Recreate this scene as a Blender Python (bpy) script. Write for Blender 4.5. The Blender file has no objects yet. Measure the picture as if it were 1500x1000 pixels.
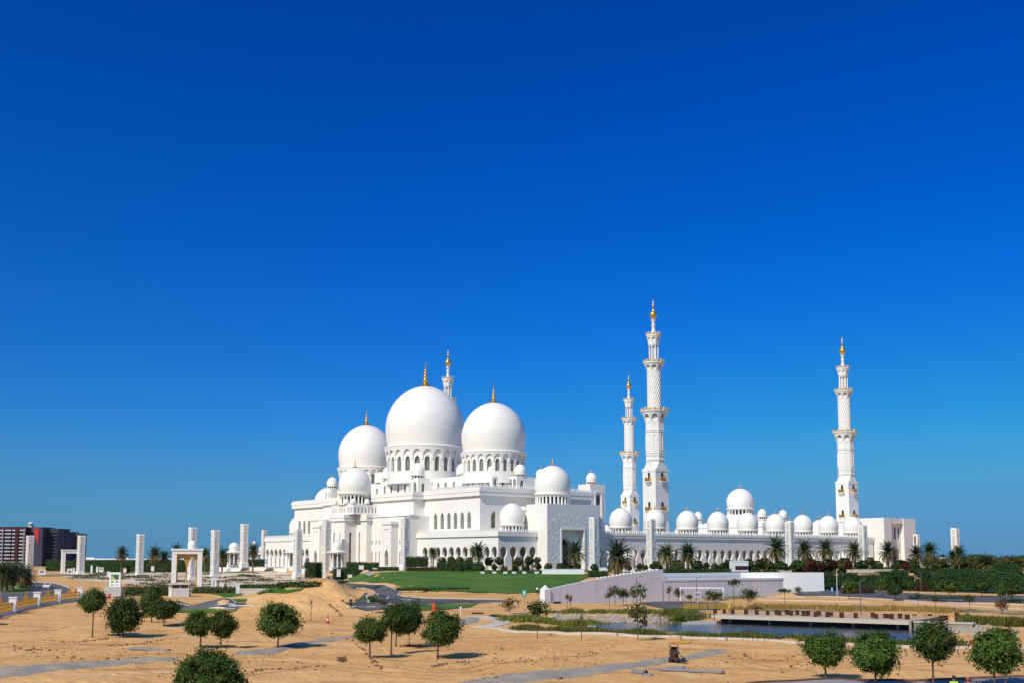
import bpy, bmesh, math, random
from mathutils import Vector, Matrix, noise
from mathutils.geometry import delaunay_2d_cdt
R = math.radians
PI = math.pi
scene = bpy.context.scene
COL = scene.collection
rnd = random.Random(7)

# ------------------------------------------------------------------ camera
F, CX, CY, TP, ZC = 1660.0, 750.0, 0.0, 0.1094, 9.0     # focal length and principal point in photo pixels (1500 wide)
HY = 816.0
CY = HY - F * TP
PITCH = math.atan(TP)
cp, sp = math.cos(PITCH), math.sin(PITCH)
cam = bpy.data.cameras.new("camera")
cam_o = bpy.data.objects.new("camera", cam)
COL.objects.link(cam_o)
cam_o.location = (0, 0, ZC)
cam_o.rotation_euler = (PI / 2 + PITCH, 0, 0)
cam.sensor_width = 36.0
cam.lens = 36.0 * F / 1500.0
cam.shift_y = (CY - 500.0) / 1500.0
cam.clip_start = 0.5
cam.clip_end = 30000
scene.camera = cam_o

# ------------------------------------------------------------------ light
SUN = Vector((-0.60, -0.80, 0.0)).normalized()
ELEV = R(42)
sd = Vector((SUN.x * math.cos(ELEV), SUN.y * math.cos(ELEV), math.sin(ELEV)))
sl = bpy.data.lights.new("sun", 'SUN')
sl.energy = 4.1
sl.angle = R(0.5)
sl.color = (1.0, 0.93, 0.81)
so = bpy.data.objects.new("sun", sl)
COL.objects.link(so)
so.rotation_euler = (-sd).to_track_quat('-Z', 'Y').to_euler()
so.location = (0, 0, 200)
w = bpy.data.worlds.new("World")
scene.world = w
w.use_nodes = True
nt = w.node_tree
for n in list(nt.nodes): nt.nodes.remove(n)
sky = nt.nodes.new('ShaderNodeTexSky')
sky.sky_type = 'NISHITA'
sky.sun_disc = False
sky.sun_elevation = ELEV
sky.sun_rotation = math.atan2(sd.x, sd.y)
sky.altitude = 0
sky.air_density = 1.0
sky.dust_density = 4.0
sky.ozone_density = 2.0
tcw = nt.nodes.new('ShaderNodeTexCoord')           # the clear sky is looked up a little above the true horizon: no dust band
vad = nt.nodes.new('ShaderNodeVectorMath'); vad.operation = 'ADD'; vad.inputs[1].default_value = (0, 0, 0.081)
vno = nt.nodes.new('ShaderNodeVectorMath'); vno.operation = 'NORMALIZE'
nt.links.new(tcw.outputs['Generated'], vad.inputs[0]); nt.links.new(vad.outputs[0], vno.inputs[0]); nt.links.new(vno.outputs[0], sky.inputs['Vector'])
hs = nt.nodes.new('ShaderNodeHueSaturation')
hs.inputs['Saturation'].default_value = 1.618
gm = nt.nodes.new('ShaderNodeGamma')
gm.inputs['Gamma'].default_value = 1.724
bg = nt.nodes.new('ShaderNodeBackground')
bg.inputs['Strength'].default_value = 0.064
wo = nt.nodes.new('ShaderNodeOutputWorld')
nt.links.new(sky.outputs[0], hs.inputs['Color'])
nt.links.new(hs.outputs[0], gm.inputs['Color'])
vmi = nt.nodes.new('ShaderNodeVectorMath'); vmi.operation = 'MINIMUM'; vmi.inputs[1].default_value = (2.3, 6.2, 11.0)   # no glare round the sun
vmu = nt.nodes.new('ShaderNodeVectorMath'); vmu.operation = 'MULTIPLY'; vmu.inputs[1].default_value = (0.80, 1.07, 1.03)
nt.links.new(gm.outputs[0], vmu.inputs[0]); nt.links.new(vmu.outputs[0], vmi.inputs[0])
sxz = nt.nodes.new('ShaderNodeSeparateXYZ'); nt.links.new(tcw.outputs['Generated'], sxz.inputs[0])     # thin blue-grey haze hugging the horizon
mrh = nt.nodes.new('ShaderNodeMapRange'); mrh.inputs['From Min'].default_value = 0.0; mrh.inputs['From Max'].default_value = 0.11
mrh.inputs['To Min'].default_value = 0.85; mrh.inputs['To Max'].default_value = 0.0; nt.links.new(sxz.outputs[2], mrh.inputs['Value'])
mxh = nt.nodes.new('ShaderNodeMix'); mxh.data_type = 'RGBA'; mxh.inputs[7].default_value = (1.42, 4.05, 7.6, 1)
nt.links.new(mrh.outputs[0], mxh.inputs[0]); nt.links.new(vmi.outputs[0], mxh.inputs[6])
nt.links.new(mxh.outputs[2], bg.inputs['Color'])
nt.links.new(bg.outputs[0], wo.inputs['Surface'])
scene.view_settings.view_transform = 'Standard'
scene.view_settings.look = 'None'
scene.view_settings.gamma = 1.0
scene.view_settings.exposure = 0.0
scene.render.engine = 'CYCLES'
scene.cycles.max_bounces = 6
scene.cycles.diffuse_bounces = 3
scene.cycles.glossy_bounces = 3

# ------------------------------------------------------------------ materials
def mat(name, col, rough=0.7, metal=0.0, var=0.12, vscale=3.0, bump=0.0, bscale=20.0, col2=None, c2scale=0.3, c2lo=0.45, c2hi=0.6,
        spec=0.3, fn=None):
    m = bpy.data.materials.new(name)
    m.use_nodes = True
    t = m.node_tree
    b = t.nodes['Principled BSDF']
    b.inputs['Roughness'].default_value = rough
    b.inputs['Metallic'].default_value = metal
    b.inputs['Specular IOR Level'].default_value = spec
    tc = t.nodes.new('ShaderNodeTexCoord')
    n1 = t.nodes.new('ShaderNodeTexNoise')
    n1.inputs['Scale'].default_value = vscale
    n1.inputs['Detail'].default_value = 5
    t.links.new(tc.outputs['Object'], n1.inputs['Vector'])
    mx = t.nodes.new('ShaderNodeMix'); mx.data_type = 'RGBA'
    mx.inputs[6].default_value = (*[c * (1 - var) for c in col], 1)
    mx.inputs[7].default_value = (*[min(1, c * (1 + var)) for c in col], 1)
    t.links.new(n1.outputs['Fac'], mx.inputs[0])
    out = mx.outputs[2]
    if col2:
        n2 = t.nodes.new('ShaderNodeTexNoise')
        n2.inputs['Scale'].default_value = c2scale
        n2.inputs['Detail'].default_value = 6
        t.links.new(tc.outputs['Object'], n2.inputs['Vector'])
        mr = t.nodes.new('ShaderNodeMapRange')
        mr.inputs['From Min'].default_value = c2lo
        mr.inputs['From Max'].default_value = c2hi
        t.links.new(n2.outputs['Fac'], mr.inputs['Value'])
        m2 = t.nodes.new('ShaderNodeMix'); m2.data_type = 'RGBA'
        t.links.new(mr.outputs[0], m2.inputs[0])
        t.links.new(out, m2.inputs[6])
        m2.inputs[7].default_value = (*col2, 1)
        out = m2.outputs[2]
    if fn: out = fn(t, tc, out, b)
    t.links.new(out, b.inputs['Base Color'])
    if bump:
        nb = t.nodes.new('ShaderNodeTexNoise')
        nb.inputs['Scale'].default_value = bscale
        nb.inputs['Detail'].default_value = 6
        t.links.new(tc.outputs['Object'], nb.inputs['Vector'])
        bp = t.nodes.new('ShaderNodeBump')
        bp.inputs['Strength'].default_value = bump
        bp.inputs['Distance'].default_value = 0.1
        t.links.new(nb.outputs['Fac'], bp.inputs['Height'])
        t.links.new(bp.outputs[0], b.inputs['Normal'])
    return m

def leafmat(name, c1, c2, trans=0.25):
    """leaf colour varies per leaf (random per island) and the leaf lets some light through"""
    m = bpy.data.materials.new(name); m.use_nodes = True
    t = m.node_tree; b = t.nodes['Principled BSDF']
    g = t.nodes.new('ShaderNodeNewGeometry')
    oi = t.nodes.new('ShaderNodeObjectInfo')
    rp = t.nodes.new('ShaderNodeMix'); rp.data_type = 'RGBA'
    rp.inputs[6].default_value = (*c1, 1); rp.inputs[7].default_value = (*c2, 1)
    t.links.new(g.outputs['Random Per Island'], rp.inputs[0])
    hv = t.nodes.new('ShaderNodeHueSaturation')
    mr = t.nodes.new('ShaderNodeMapRange')
    mr.inputs['To Min'].default_value = 0.65; mr.inputs['To Max'].default_value = 1.3
    t.links.new(oi.outputs['Random'], mr.inputs['Value'])
    t.links.new(mr.outputs[0], hv.inputs['Value'])
    t.links.new(rp.outputs[2], hv.inputs['Color'])
    t.links.new(hv.outputs[0], b.inputs['Base Color'])
    b.inputs['Roughness'].default_value = 0.55
    b.inputs['Specular IOR Level'].default_value = 0.3
    tr = t.nodes.new('ShaderNodeBsdfTranslucent')
    t.links.new(hv.outputs[0], tr.inputs['Color'])
    ms = t.nodes.new('ShaderNodeMixShader'); ms.inputs[0].default_value = trans
    t.links.new(b.outputs[0], ms.inputs[1]); t.links.new(tr.outputs[0], ms.inputs[2])
    t.links.new(ms.outputs[0], t.nodes['Material Output'].inputs['Surface'])
    return m

def lattice(t, tc, out, b):
    """carved screen: pale tracery over dark glass"""
    v = t.nodes.new('ShaderNodeTexVoronoi'); v.feature = 'DISTANCE_TO_EDGE'
    v.inputs['Scale'].default_value = 2.2
    t.links.new(tc.outputs['Object'], v.inputs['Vector'])
    mr = t.nodes.new('ShaderNodeMapRange')
    mr.inputs['From Min'].default_value = 0.04; mr.inputs['From Max'].default_value = 0.10
    t.links.new(v.outputs['Distance'], mr.inputs['Value'])
    m2 = t.nodes.new('ShaderNodeMix'); m2.data_type = 'RGBA'
    t.links.new(mr.outputs[0], m2.inputs[0])
    m2.inputs[6].default_value = (0.36, 0.35, 0.29, 1)
    t.links.new(out, m2.inputs[7])
    return m2.outputs[2]

def slabs(sx, sz, amt):
    """faint ashlar joints of stone cladding"""
    def f(t, tc, out, b):
        mp = t.nodes.new('ShaderNodeMapping'); mp.inputs['Rotation'].default_value = (0, 0, 0)
        br = t.nodes.new('ShaderNodeTexBrick')
        sx_ = t.nodes.new('ShaderNodeSeparateXYZ'); cb = t.nodes.new('ShaderNodeCombineXYZ')
        ad = t.nodes.new('ShaderNodeMath'); ad.operation = 'ADD'
        t.links.new(tc.outputs['Object'], sx_.inputs[0])
        t.links.new(sx_.outputs[0], ad.inputs[0]); t.links.new(sx_.outputs[1], ad.inputs[1])
        t.links.new(ad.outputs[0], cb.inputs[0]); t.links.new(sx_.outputs[2], cb.inputs[1])
        t.links.new(cb.outputs[0], br.inputs['Vector'])
        br.inputs['Scale'].default_value = 1.0
        br.inputs['Brick Width'].default_value = sx; br.inputs['Row Height'].default_value = sz
        br.inputs['Mortar Size'].default_value = 0.03
        br.inputs['Color1'].default_value = (1, 1, 1, 1); br.inputs['Color2'].default_value = (1 - amt, 1 - amt, 1 - amt, 1)
        br.inputs['Mortar'].default_value = (1 - 2.5 * amt,) * 3 + (1,)
        m2 = t.nodes.new('ShaderNodeMix'); m2.data_type = 'RGBA'; m2.blend_type = 'MULTIPLY'
        m2.inputs[0].default_value = 1
        t.links.new(out, m2.inputs[6]); t.links.new(br.outputs['Color'], m2.inputs[7])
        return m2.outputs[2]
    return f

M = {}
M['marble'] = mat('white_marble', (0.82, 0.785, 0.73), 0.45, var=0.045, vscale=0.35, fn=slabs(2.4, 1.2, 0.035))
M['dome'] = mat('dome_marble', (0.82, 0.785, 0.725), 0.38, var=0.035, vscale=0.4, fn=slabs(3.0, 1.0, 0.025))
M['relief'] = mat('carved_marble', (0.78, 0.76, 0.73), 0.5, var=0.03, vscale=0.3, bump=1.0, bscale=0.9)
M['glass'] = mat('dark_window', (0.045, 0.05, 0.05), 0.25, var=0.2, vscale=0.5, spec=0.5)
M['screen'] = mat('window_screen', (0.10, 0.11, 0.09), 0.4, var=0.2, vscale=0.5, fn=lattice)
M['gold'] = mat('gold_leaf', (0.85, 0.50, 0.10), 0.32, metal=0.85, var=0.1, vscale=2)
M['goldpaint'] = mat('gold_paint', (0.50, 0.27, 0.05), 0.45, metal=0.15, var=0.2, vscale=3)
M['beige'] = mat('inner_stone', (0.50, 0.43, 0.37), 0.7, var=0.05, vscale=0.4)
M['panel'] = mat('pylon_panel', (0.55, 0.53, 0.50), 0.6, var=0.1, vscale=1.5, bump=0.8, bscale=2.5)
M['white'] = mat('white_paint', (0.78, 0.77, 0.75), 0.5, var=0.05, vscale=0.5)
def streaks(t, tc, out, b):
    mp = t.nodes.new('ShaderNodeMapping'); mp.inputs['Scale'].default_value = (1.0, 1.0, 0.06)
    n = t.nodes.new('ShaderNodeTexNoise'); n.inputs['Scale'].default_value = 0.9; n.inputs['Detail'].default_value = 7
    t.links.new(tc.outputs['Object'], mp.inputs[0]); t.links.new(mp.outputs[0], n.inputs['Vector'])
    mr = t.nodes.new('ShaderNodeMapRange'); mr.inputs['From Min'].default_value = .35; mr.inputs['From Max'].default_value = .7; mr.inputs['To Min'].default_value = 1.03; mr.inputs['To Max'].default_value = .91
    t.links.new(n.outputs['Fac'], mr.inputs['Value'])
    m2 = t.nodes.new('ShaderNodeMix'); m2.data_type = 'RGBA'; m2.blend_type = 'MULTIPLY'; m2.inputs[0].default_value = 1
    t.links.new(out, m2.inputs[6]); t.links.new(mr.outputs[0], m2.inputs[7])
    return m2.outputs[2]
M['wallgrey'] = mat('ramp_wall_paint', (0.66, 0.66, 0.68), 0.7, var=0.05, vscale=0.3, fn=streaks)
M['track'] = mat('tyre_track', (0.47, 0.25, 0.09), 0.95, var=0.3, vscale=2.5, bump=1.0, bscale=5)
M['concrete'] = mat('concrete', (0.42, 0.41, 0.40), 0.8, var=0.12, vscale=1.5, bump=0.2)
M['pale'] = mat('pale_concrete', (0.52, 0.445, 0.36), 0.8, var=0.08, vscale=0.7)
M['asphalt'] = mat('asphalt', (0.085, 0.08, 0.085), 0.9, var=0.12, vscale=0.6, col2=(0.13, 0.12, 0.115), c2scale=0.15)
M['paving'] = mat('paving', (0.30, 0.27, 0.26), 0.85, var=0.12, vscale=0.6)
M['kerb'] = mat('kerb_stone', (0.55, 0.47, 0.40), 0.8, var=0.1, vscale=1.0)
M['gravel'] = mat('gravel', (0.30, 0.265, 0.22), 0.95, var=0.35, vscale=4.0, bump=1.0, bscale=5, col2=(0.40, 0.32, 0.23), c2scale=0.5)
M['rocks'] = mat('pale_rock', (0.34, 0.295, 0.25), 0.9, var=0.25, vscale=1.5)
M['lawn'] = mat('lawn_grass', (0.048, 0.125, 0.008), 0.9, var=0.28, vscale=0.35, bump=0.6, bscale=6, col2=(0.085, 0.150, 0.016), c2scale=0.10)
M['drylawn'] = mat('dry_grass', (0.20, 0.17, 0.06), 0.9, var=0.3, vscale=0.5, bump=0.4, col2=(0.42, 0.32, 0.20), c2scale=0.2)
M['garden'] = mat('garden_paving', (0.68, 0.54, 0.39), 0.9, var=0.12, vscale=0.3, col2=(0.55, 0.42, 0.27), c2scale=0.06)
M['bark'] = mat('bark', (0.13, 0.085, 0.055), 0.9, var=0.3, vscale=6, bump=0.5)
M['palmbark'] = mat('palm_bark', (0.16, 0.11, 0.075), 0.95, var=0.35, vscale=5, bump=1.0, bscale=6)
M['leaf'] = leafmat('tree_leaf', (0.034, 0.070, 0.010), (0.105, 0.155, 0.022), 0.35)
M['leafolive'] = leafmat('olive_leaf', (0.035, 0.055, 0.012), (0.14, 0.14, 0.03))
M['leafhedge'] = leafmat('hedge_leaf', (0.014, 0.045, 0.009), (0.050, 0.095, 0.018), 0.15)
M['hedgecore'] = mat('hedge_core', (0.012, 0.030, 0.008), 0.9, var=0.3, vscale=1.0)
M['leafred'] = leafmat('red_leaf', (0.045, 0.011, 0.008), (0.13, 0.030, 0.02))
M['leafyellow'] = leafmat('yellow_leaf', (0.16, 0.09, 0.03), (0.36, 0.24, 0.09))
M['leafpink'] = leafmat('pink_leaf', (0.25, 0.10, 0.14), (0.5, 0.2, 0.25))
M['frond'] = leafmat('palm_leaf', (0.032, 0.064, 0.026), (0.115, 0.150, 0.060), 0.25)
M['frondold'] = leafmat('old_palm_leaf', (0.12, 0.10, 0.03), (0.30, 0.20, 0.07), 0.25)
M['reed'] = leafmat('reed_leaf', (0.085, 0.12, 0.018), (0.28, 0.28, 0.055), 0.35)
M['reeddry'] = leafmat('dry_reed', (0.30, 0.19, 0.05), (0.55, 0.38, 0.11), 0.3)
M['brush'] = leafmat('dead_brush', (0.07, 0.035, 0.02), (0.20, 0.10, 0.055), 0.1)
M['rust'] = mat('rusty_steel', (0.065, 0.027, 0.017), 0.8, var=0.4, vscale=5)
M['pipe'] = mat('grey_pipe', (0.20, 0.19, 0.20), 0.55, var=0.15, vscale=2)
M['metal'] = mat('lamp_metal', (0.16, 0.15, 0.16), 0.5, metal=0.4, var=0.1)
M['whitemetal'] = mat('white_metal', (0.7, 0.69, 0.68), 0.45, var=0.04)
M['black'] = mat('black_rubber', (0.02, 0.02, 0.02), 0.7, var=0.2)
M['orange'] = mat('orange_paint', (0.50, 0.10, 0.02), 0.45, var=0.15, vscale=2)
M['red'] = mat('red_paint', (0.55, 0.045, 0.03), 0.5, var=0.1)
M['yellow'] = mat('yellow_paint', (0.65, 0.42, 0.03), 0.5, var=0.1)
M['blue'] = mat('blue_paint', (0.04, 0.13, 0.42), 0.5, var=0.1)
M['teal'] = mat('teal_paint', (0.02, 0.30, 0.25), 0.5, var=0.1)
M['hivis'] = mat('hi_vis_cloth', (0.50, 0.68, 0.06), 0.8, var=0.1, vscale=4)
M['hivisorange'] = mat('orange_cloth', (0.75, 0.20, 0.03), 0.8, var=0.1, vscale=4)
M['skin'] = mat('skin', (0.22, 0.12, 0.075), 0.6, var=0.05)
M['darkcloth'] = mat('dark_cloth', (0.03, 0.035, 0.05), 0.9, var=0.2)
M['hair'] = mat('hair', (0.012, 0.01, 0.009), 0.6)
M['dirt'] = mat('dug_soil', (0.17, 0.085, 0.05), 0.95, var=0.3, vscale=2, bump=0.6, bscale=4)
M['shed'] = mat('shed_wall', (0.50, 0.48, 0.47), 0.7, var=0.05)
M['apartglass'] = mat('apartment_glass', (0.035, 0.045, 0.07), 0.3, var=0.3, vscale=0.2, spec=0.5)
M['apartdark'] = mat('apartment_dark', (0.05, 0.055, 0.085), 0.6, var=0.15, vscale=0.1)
M['apartmaroon'] = mat('apartment_maroon', (0.050, 0.014, 0.022), 0.6, var=0.1, vscale=0.1)
M['apartred'] = mat('apartment_red', (0.50, 0.03, 0.025), 0.6, var=0.05, vscale=0.1)
M['apartgrey'] = mat('apartment_grey', (0.20, 0.20, 0.22), 0.6, var=0.05, vscale=0.1)
M['apartbalcony'] = mat('apartment_balcony', (0.42, 0.42, 0.45), 0.6, var=0.06, vscale=0.1)
M['pinkstone'] = mat('pink_stone', (0.55, 0.40, 0.34), 0.8, var=0.08, vscale=0.2)

def water_mat():
    m = bpy.data.materials.new('pond_water'); m.use_nodes = True
    t = m.node_tree; b = t.nodes['Principled BSDF']
    b.inputs['Base Color'].default_value = (0.018, 0.030, 0.034, 1)
    b.inputs['Roughness'].default_value = 0.07
    tc = t.nodes.new('ShaderNodeTexCoord')
    n = t.nodes.new('ShaderNodeTexNoise'); n.inputs['Scale'].default_value = 0.9; n.inputs['Detail'].default_value = 4
    mp = t.nodes.new('ShaderNodeMapping'); mp.inputs['Scale'].default_value = (0.6, 1.6, 1)
    t.links.new(tc.outputs['Object'], mp.inputs[0]); t.links.new(mp.outputs[0], n.inputs['Vector'])
    bp = t.nodes.new('ShaderNodeBump'); bp.inputs['Strength'].default_value = 0.6; bp.inputs['Distance'].default_value = 0.2
    t.links.new(n.outputs['Fac'], bp.inputs['Height']); t.links.new(bp.outputs[0], b.inputs['Normal'])
    return m
M['water'] = water_mat()

def sand_mat():
    m = bpy.data.materials.new('sand'); m.use_nodes = True
    t = m.node_tree; b = t.nodes['Principled BSDF']
    b.inputs['Roughness'].default_value = 0.95; b.inputs['Specular IOR Level'].default_value = 0.1
    tc = t.nodes.new('ShaderNodeTexCoord')
    def nz(scale, det=6, stretch=None, dist=0.0):
        n = t.nodes.new('ShaderNodeTexNoise'); n.inputs['Scale'].default_value = scale; n.inputs['Detail'].default_value = det
        n.inputs['Distortion'].default_value = dist
        if stretch:
            mp = t.nodes.new('ShaderNodeMapping'); mp.inputs['Scale'].default_value = stretch
            mp.inputs['Rotation'].default_value = (0, 0, R(18))
            t.links.new(tc.outputs['Object'], mp.inputs[0]); t.links.new(mp.outputs[0], n.inputs['Vector'])
        else: t.links.new(tc.outputs['Object'], n.inputs['Vector'])
        return n.outputs['Fac']
    def mix(f, a, bb, lo, hi):
        mr = t.nodes.new('ShaderNodeMapRange'); mr.inputs['From Min'].default_value = lo; mr.inputs['From Max'].default_value = hi
        t.links.new(f, mr.inputs['Value'])
        x = t.nodes.new('ShaderNodeMix'); x.data_type = 'RGBA'
        t.links.new(mr.outputs[0], x.inputs[0])
        for i, s in ((6, a), (7, bb)):
            if isinstance(s, tuple): x.inputs[i].default_value = (*s, 1)
            else: t.links.new(s, x.inputs[i])
        return x.outputs[2]
    c = mix(nz(0.045, 5), (0.61, 0.335, 0.125), (0.70, 0.41, 0.17), 0.35, 0.65)
    c = mix(nz(0.25, 6, (0.35, 1.6, 1), 0.6), c, (0.43, 0.22, 0.08), 0.56, 0.72)
    c = mix(nz(1.3, 8), c, (0.48, 0.26, 0.095), 0.55, 0.8)
    c = mix(nz(0.12, 7, (0.5, 1.3, 1), 1.0), c, (0.72, 0.46, 0.24), 0.56, 0.74)
    c = mix(nz(0.09, 8, (0.45, 1.3, 1), 1.2), c, (0.40, 0.20, 0.075), 0.58, 0.76)
    c = mix(nz(5.0, 3), c, (0.36, 0.19, 0.08), 0.66, 0.76)
    t.links.new(c, b.inputs['Base Color'])
    bp = t.nodes.new('ShaderNodeBump'); bp.inputs['Strength'].default_value = 0.8; bp.inputs['Distance'].default_value = 0.3
    ad = t.nodes.new('ShaderNodeMath'); ad.operation = 'ADD'
    t.links.new(nz(1.1, 8), ad.inputs[0]); t.links.new(nz(0.35, 6, (0.6, 1.2, 1), 0.8), ad.inputs[1])
    t.links.new(ad.outputs[0], bp.inputs['Height']); t.links.new(bp.outputs[0], b.inputs['Normal'])
    return m
M['sand'] = sand_mat()

# ------------------------------------------------------------------ mesh helpers
class MB:
    """collects shapes; build() links them as ONE mesh object"""
    def __init__(s): s.v = []; s.f = []; s.mi = []; s.cur = 0
    def add(s, vs, fs):
        o = len(s.v); s.v += [tuple(p) for p in vs]; s.f += [tuple(i + o for i in f) for f in fs]; s.mi += [s.cur] * len(fs)
        return s
    def box(s, x0, x1, y0, y1, z0, z1, tx=0.0, ty=0.0):
        """box; tx, ty taper the top inward"""
        return s.add([(x0, y0, z0), (x1, y0, z0), (x1, y1, z0), (x0, y1, z0), (x0 + tx, y0 + ty, z1), (x1 - tx, y0 + ty, z1), (x1 - tx, y1 - ty, z1), (x0 + tx, y1 - ty, z1)],
                     [(3, 2, 1, 0), (4, 5, 6, 7), (0, 1, 5, 4), (1, 2, 6, 5), (2, 3, 7, 6), (3, 0, 4, 7)])
    def prism(s, poly, z0, z1):
        n = len(poly)
        return s.add([(p[0], p[1], z0) for p in poly] + [(p[0], p[1], z1) for p in poly],
                     [tuple(range(n))[::-1], tuple(range(n, 2 * n))] + [(i, (i + 1) % n, n + (i + 1) % n, n + i) for i in range(n)])
    def lathe(s, prof, n=24, c=(0, 0, 0), rot=0.0, cap=True):
        vs = []; fs = []
        for r, z in prof:
            for k in range(n):
                a = 2 * PI * k / n + rot
                vs.append((c[0] + r * math.cos(a), c[1] + r * math.sin(a), c[2] + z))
        for i in range(len(prof) - 1):
            for k in range(n):
                k2 = (k + 1) % n
                fs.append((i * n + k, i * n + k2, (i + 1) * n + k2, (i + 1) * n + k))
        if cap:
            if prof[0][0] > 1e-4: fs.append(tuple(range(n))[::-1])
            if prof[-1][0] > 1e-4: fs.append(tuple((len(prof) - 1) * n + k for k in range(n)))
        return s.add(vs, fs)
    def tube(s, pts, rs, n=8):
        pts = [Vector(p) for p in pts]
        if not isinstance(rs, (list, tuple)): rs = [rs] * len(pts)
        vs = []; fs = []
        for i, p in enumerate(pts):
            d = (pts[min(i + 1, len(pts) - 1)] - pts[max(i - 1, 0)]).normalized()
            a = d.orthogonal().normalized() if abs(d.z) < 0.95 else Vector((1, 0, 0))
            a = (a - d * a.dot(d)).normalized(); b = d.cross(a)
            for k in range(n):
                t = 2 * PI * k / n
                vs.append(p + (a * math.cos(t) + b * math.sin(t)) * rs[i])
        for i in range(len(pts) - 1):
            for k in range(n):
                k2 = (k + 1) % n
                fs.append((i * n + k, i * n + k2, (i + 1) * n + k2, (i + 1) * n + k))
        fs.append(tuple(range(n))[::-1]); fs.append(tuple((len(pts) - 1) * n + k for k in range(n)))
        return s.add(vs, fs)
    def ball(s, c, rx, ry=None, rz=None, n=12, m=8):
        ry = ry or rx; rz = rz or rx
        vs = [(c[0], c[1], c[2] - rz)]; fs = []
        for j in range(1, m):
            t = PI * j / m
            for k in range(n):
                a = 2 * PI * k / n
                vs.append((c[0] + rx * math.sin(t) * math.cos(a), c[1] + ry * math.sin(t) * math.sin(a), c[2] - rz * math.cos(t)))
        vs.append((c[0], c[1], c[2] + rz)); L = len(vs) - 1
        for k in range(n):
            k2 = (k + 1) % n
            fs.append((0, 1 + k2, 1 + k))
            for j in range(m - 2): fs.append((1 + j * n + k, 1 + j * n + k2, 1 + (j + 1) * n + k2, 1 + (j + 1) * n + k))
            fs.append((L, 1 + (m - 2) * n + k, 1 + (m - 2) * n + k2))
        return s.add(vs, fs)
    def mesh(s, name, mats, smooth=False):
        me = bpy.data.meshes.new(name)
        me.from_pydata(s.v, [], s.f)
        for m in (mats if isinstance(mats, list) else [mats]): me.materials.append(m)
        if isinstance(mats, list): me.polygons.foreach_set('material_index', s.mi)
        if smooth:
            me.polygons.foreach_set('use_smooth', [True] * len(me.polygons))
            if smooth != 'all': me.set_sharp_from_angle(angle=R(38))
        me.update()
        return me
    def build(s, name, mats, parent=None, loc=(0, 0, 0), rz=0.0, smooth=False):
        o = bpy.data.objects.new(name, s.mesh(name, mats, smooth)); COL.objects.link(o)
        o.location = loc; o.rotation_euler = (0, 0, rz)
        if parent: o.parent = parent
        return o

def tag(o, label=None, cat=None, group=None, kind=None):
    if label: o['label'] = label
    if cat: o['category'] = cat
    if group: o['group'] = group
    if kind: o['kind'] = kind
    return o
def thing(name, label, cat, loc=(0, 0, 0), rz=0.0, group=None):
    o = bpy.data.objects.new(name, None); COL.objects.link(o)
    o.location = loc; o.rotation_euler = (0, 0, rz); o.empty_display_size = 0.3
    return tag(o, label, cat, group)
def inst(name, me, parent, loc=(0, 0, 0), rz=0.0, sc=None):
    o = bpy.data.objects.new(name, me); COL.objects.link(o)
    o.location = loc; o.rotation_euler = (0, 0, rz)
    if sc: o.scale = sc if isinstance(sc, tuple) else (sc, sc, sc)
    if parent: o.parent = parent
    return o
def copy_tree(o, label, loc=None, rz=None, sc=None, group=None):
    r = o.copy(); COL.objects.link(r); r['label'] = label
    if group: r['group'] = group
    if loc is not None: r.location = loc
    if rz is not None: r.rotation_euler = (0, 0, rz)
    if sc is not None: r.scale = sc if isinstance(sc, tuple) else (sc, sc, sc)
    for ch in list(o.children):
        c = ch.copy(); COL.objects.link(c); c.parent = r
        for g in ch.children:
            d = g.copy(); COL.objects.link(d); d.parent = c
    return r

# photo pixel -> point of the place
def ray(px, py):
    a = (px - CX) / F; b = (CY - py) / F
    return Vector((a, cp - b * sp, sp + b * cp))
def zig(x, y):      # ground height, defined with the terrain
    return ground_z(x, y)
def at(px, py):
    """where the line of sight through a photo pixel meets the terrain"""
    r = ray(px, py); d = 20.0; prev = 20.0
    while d < 9000:
        p = r * (d / r.y)
        if ZC + p.z <= ground_z(p.x, p.y, False): break
        prev = d; d *= 1.02
    lo, hi = prev, d
    for _ in range(30):
        m = (lo + hi) / 2; p = r * (m / r.y)
        if ZC + p.z <= ground_z(p.x, p.y, False): hi = m
        else: lo = m
    p = r * (hi / r.y)
    return Vector((p.x, p.y, ground_z(p.x, p.y, False)))
def atd(px, d, z=None):
    """a point at distance d in the photo column px; on the ground unless z is given"""
    x = (px - CX) / F * (d * cp + ((z or 2) - ZC) * sp)
    return Vector((x, d, ground_z(x, d, False) if z is None else z))
# ------------------------------------------------------------------ arches, domes, finials
ANG = R(38.2)
MO = (12.36, 494.9, 5.0)                     # the mosque's own frame: x along the arcade, -y towards the pond
def m2w(s, t, z=0.0):
    return Vector((MO[0] + s * math.cos(ANG) - t * math.sin(ANG), MO[1] + s * math.sin(ANG) + t * math.cos(ANG), MO[2] + z))

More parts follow.
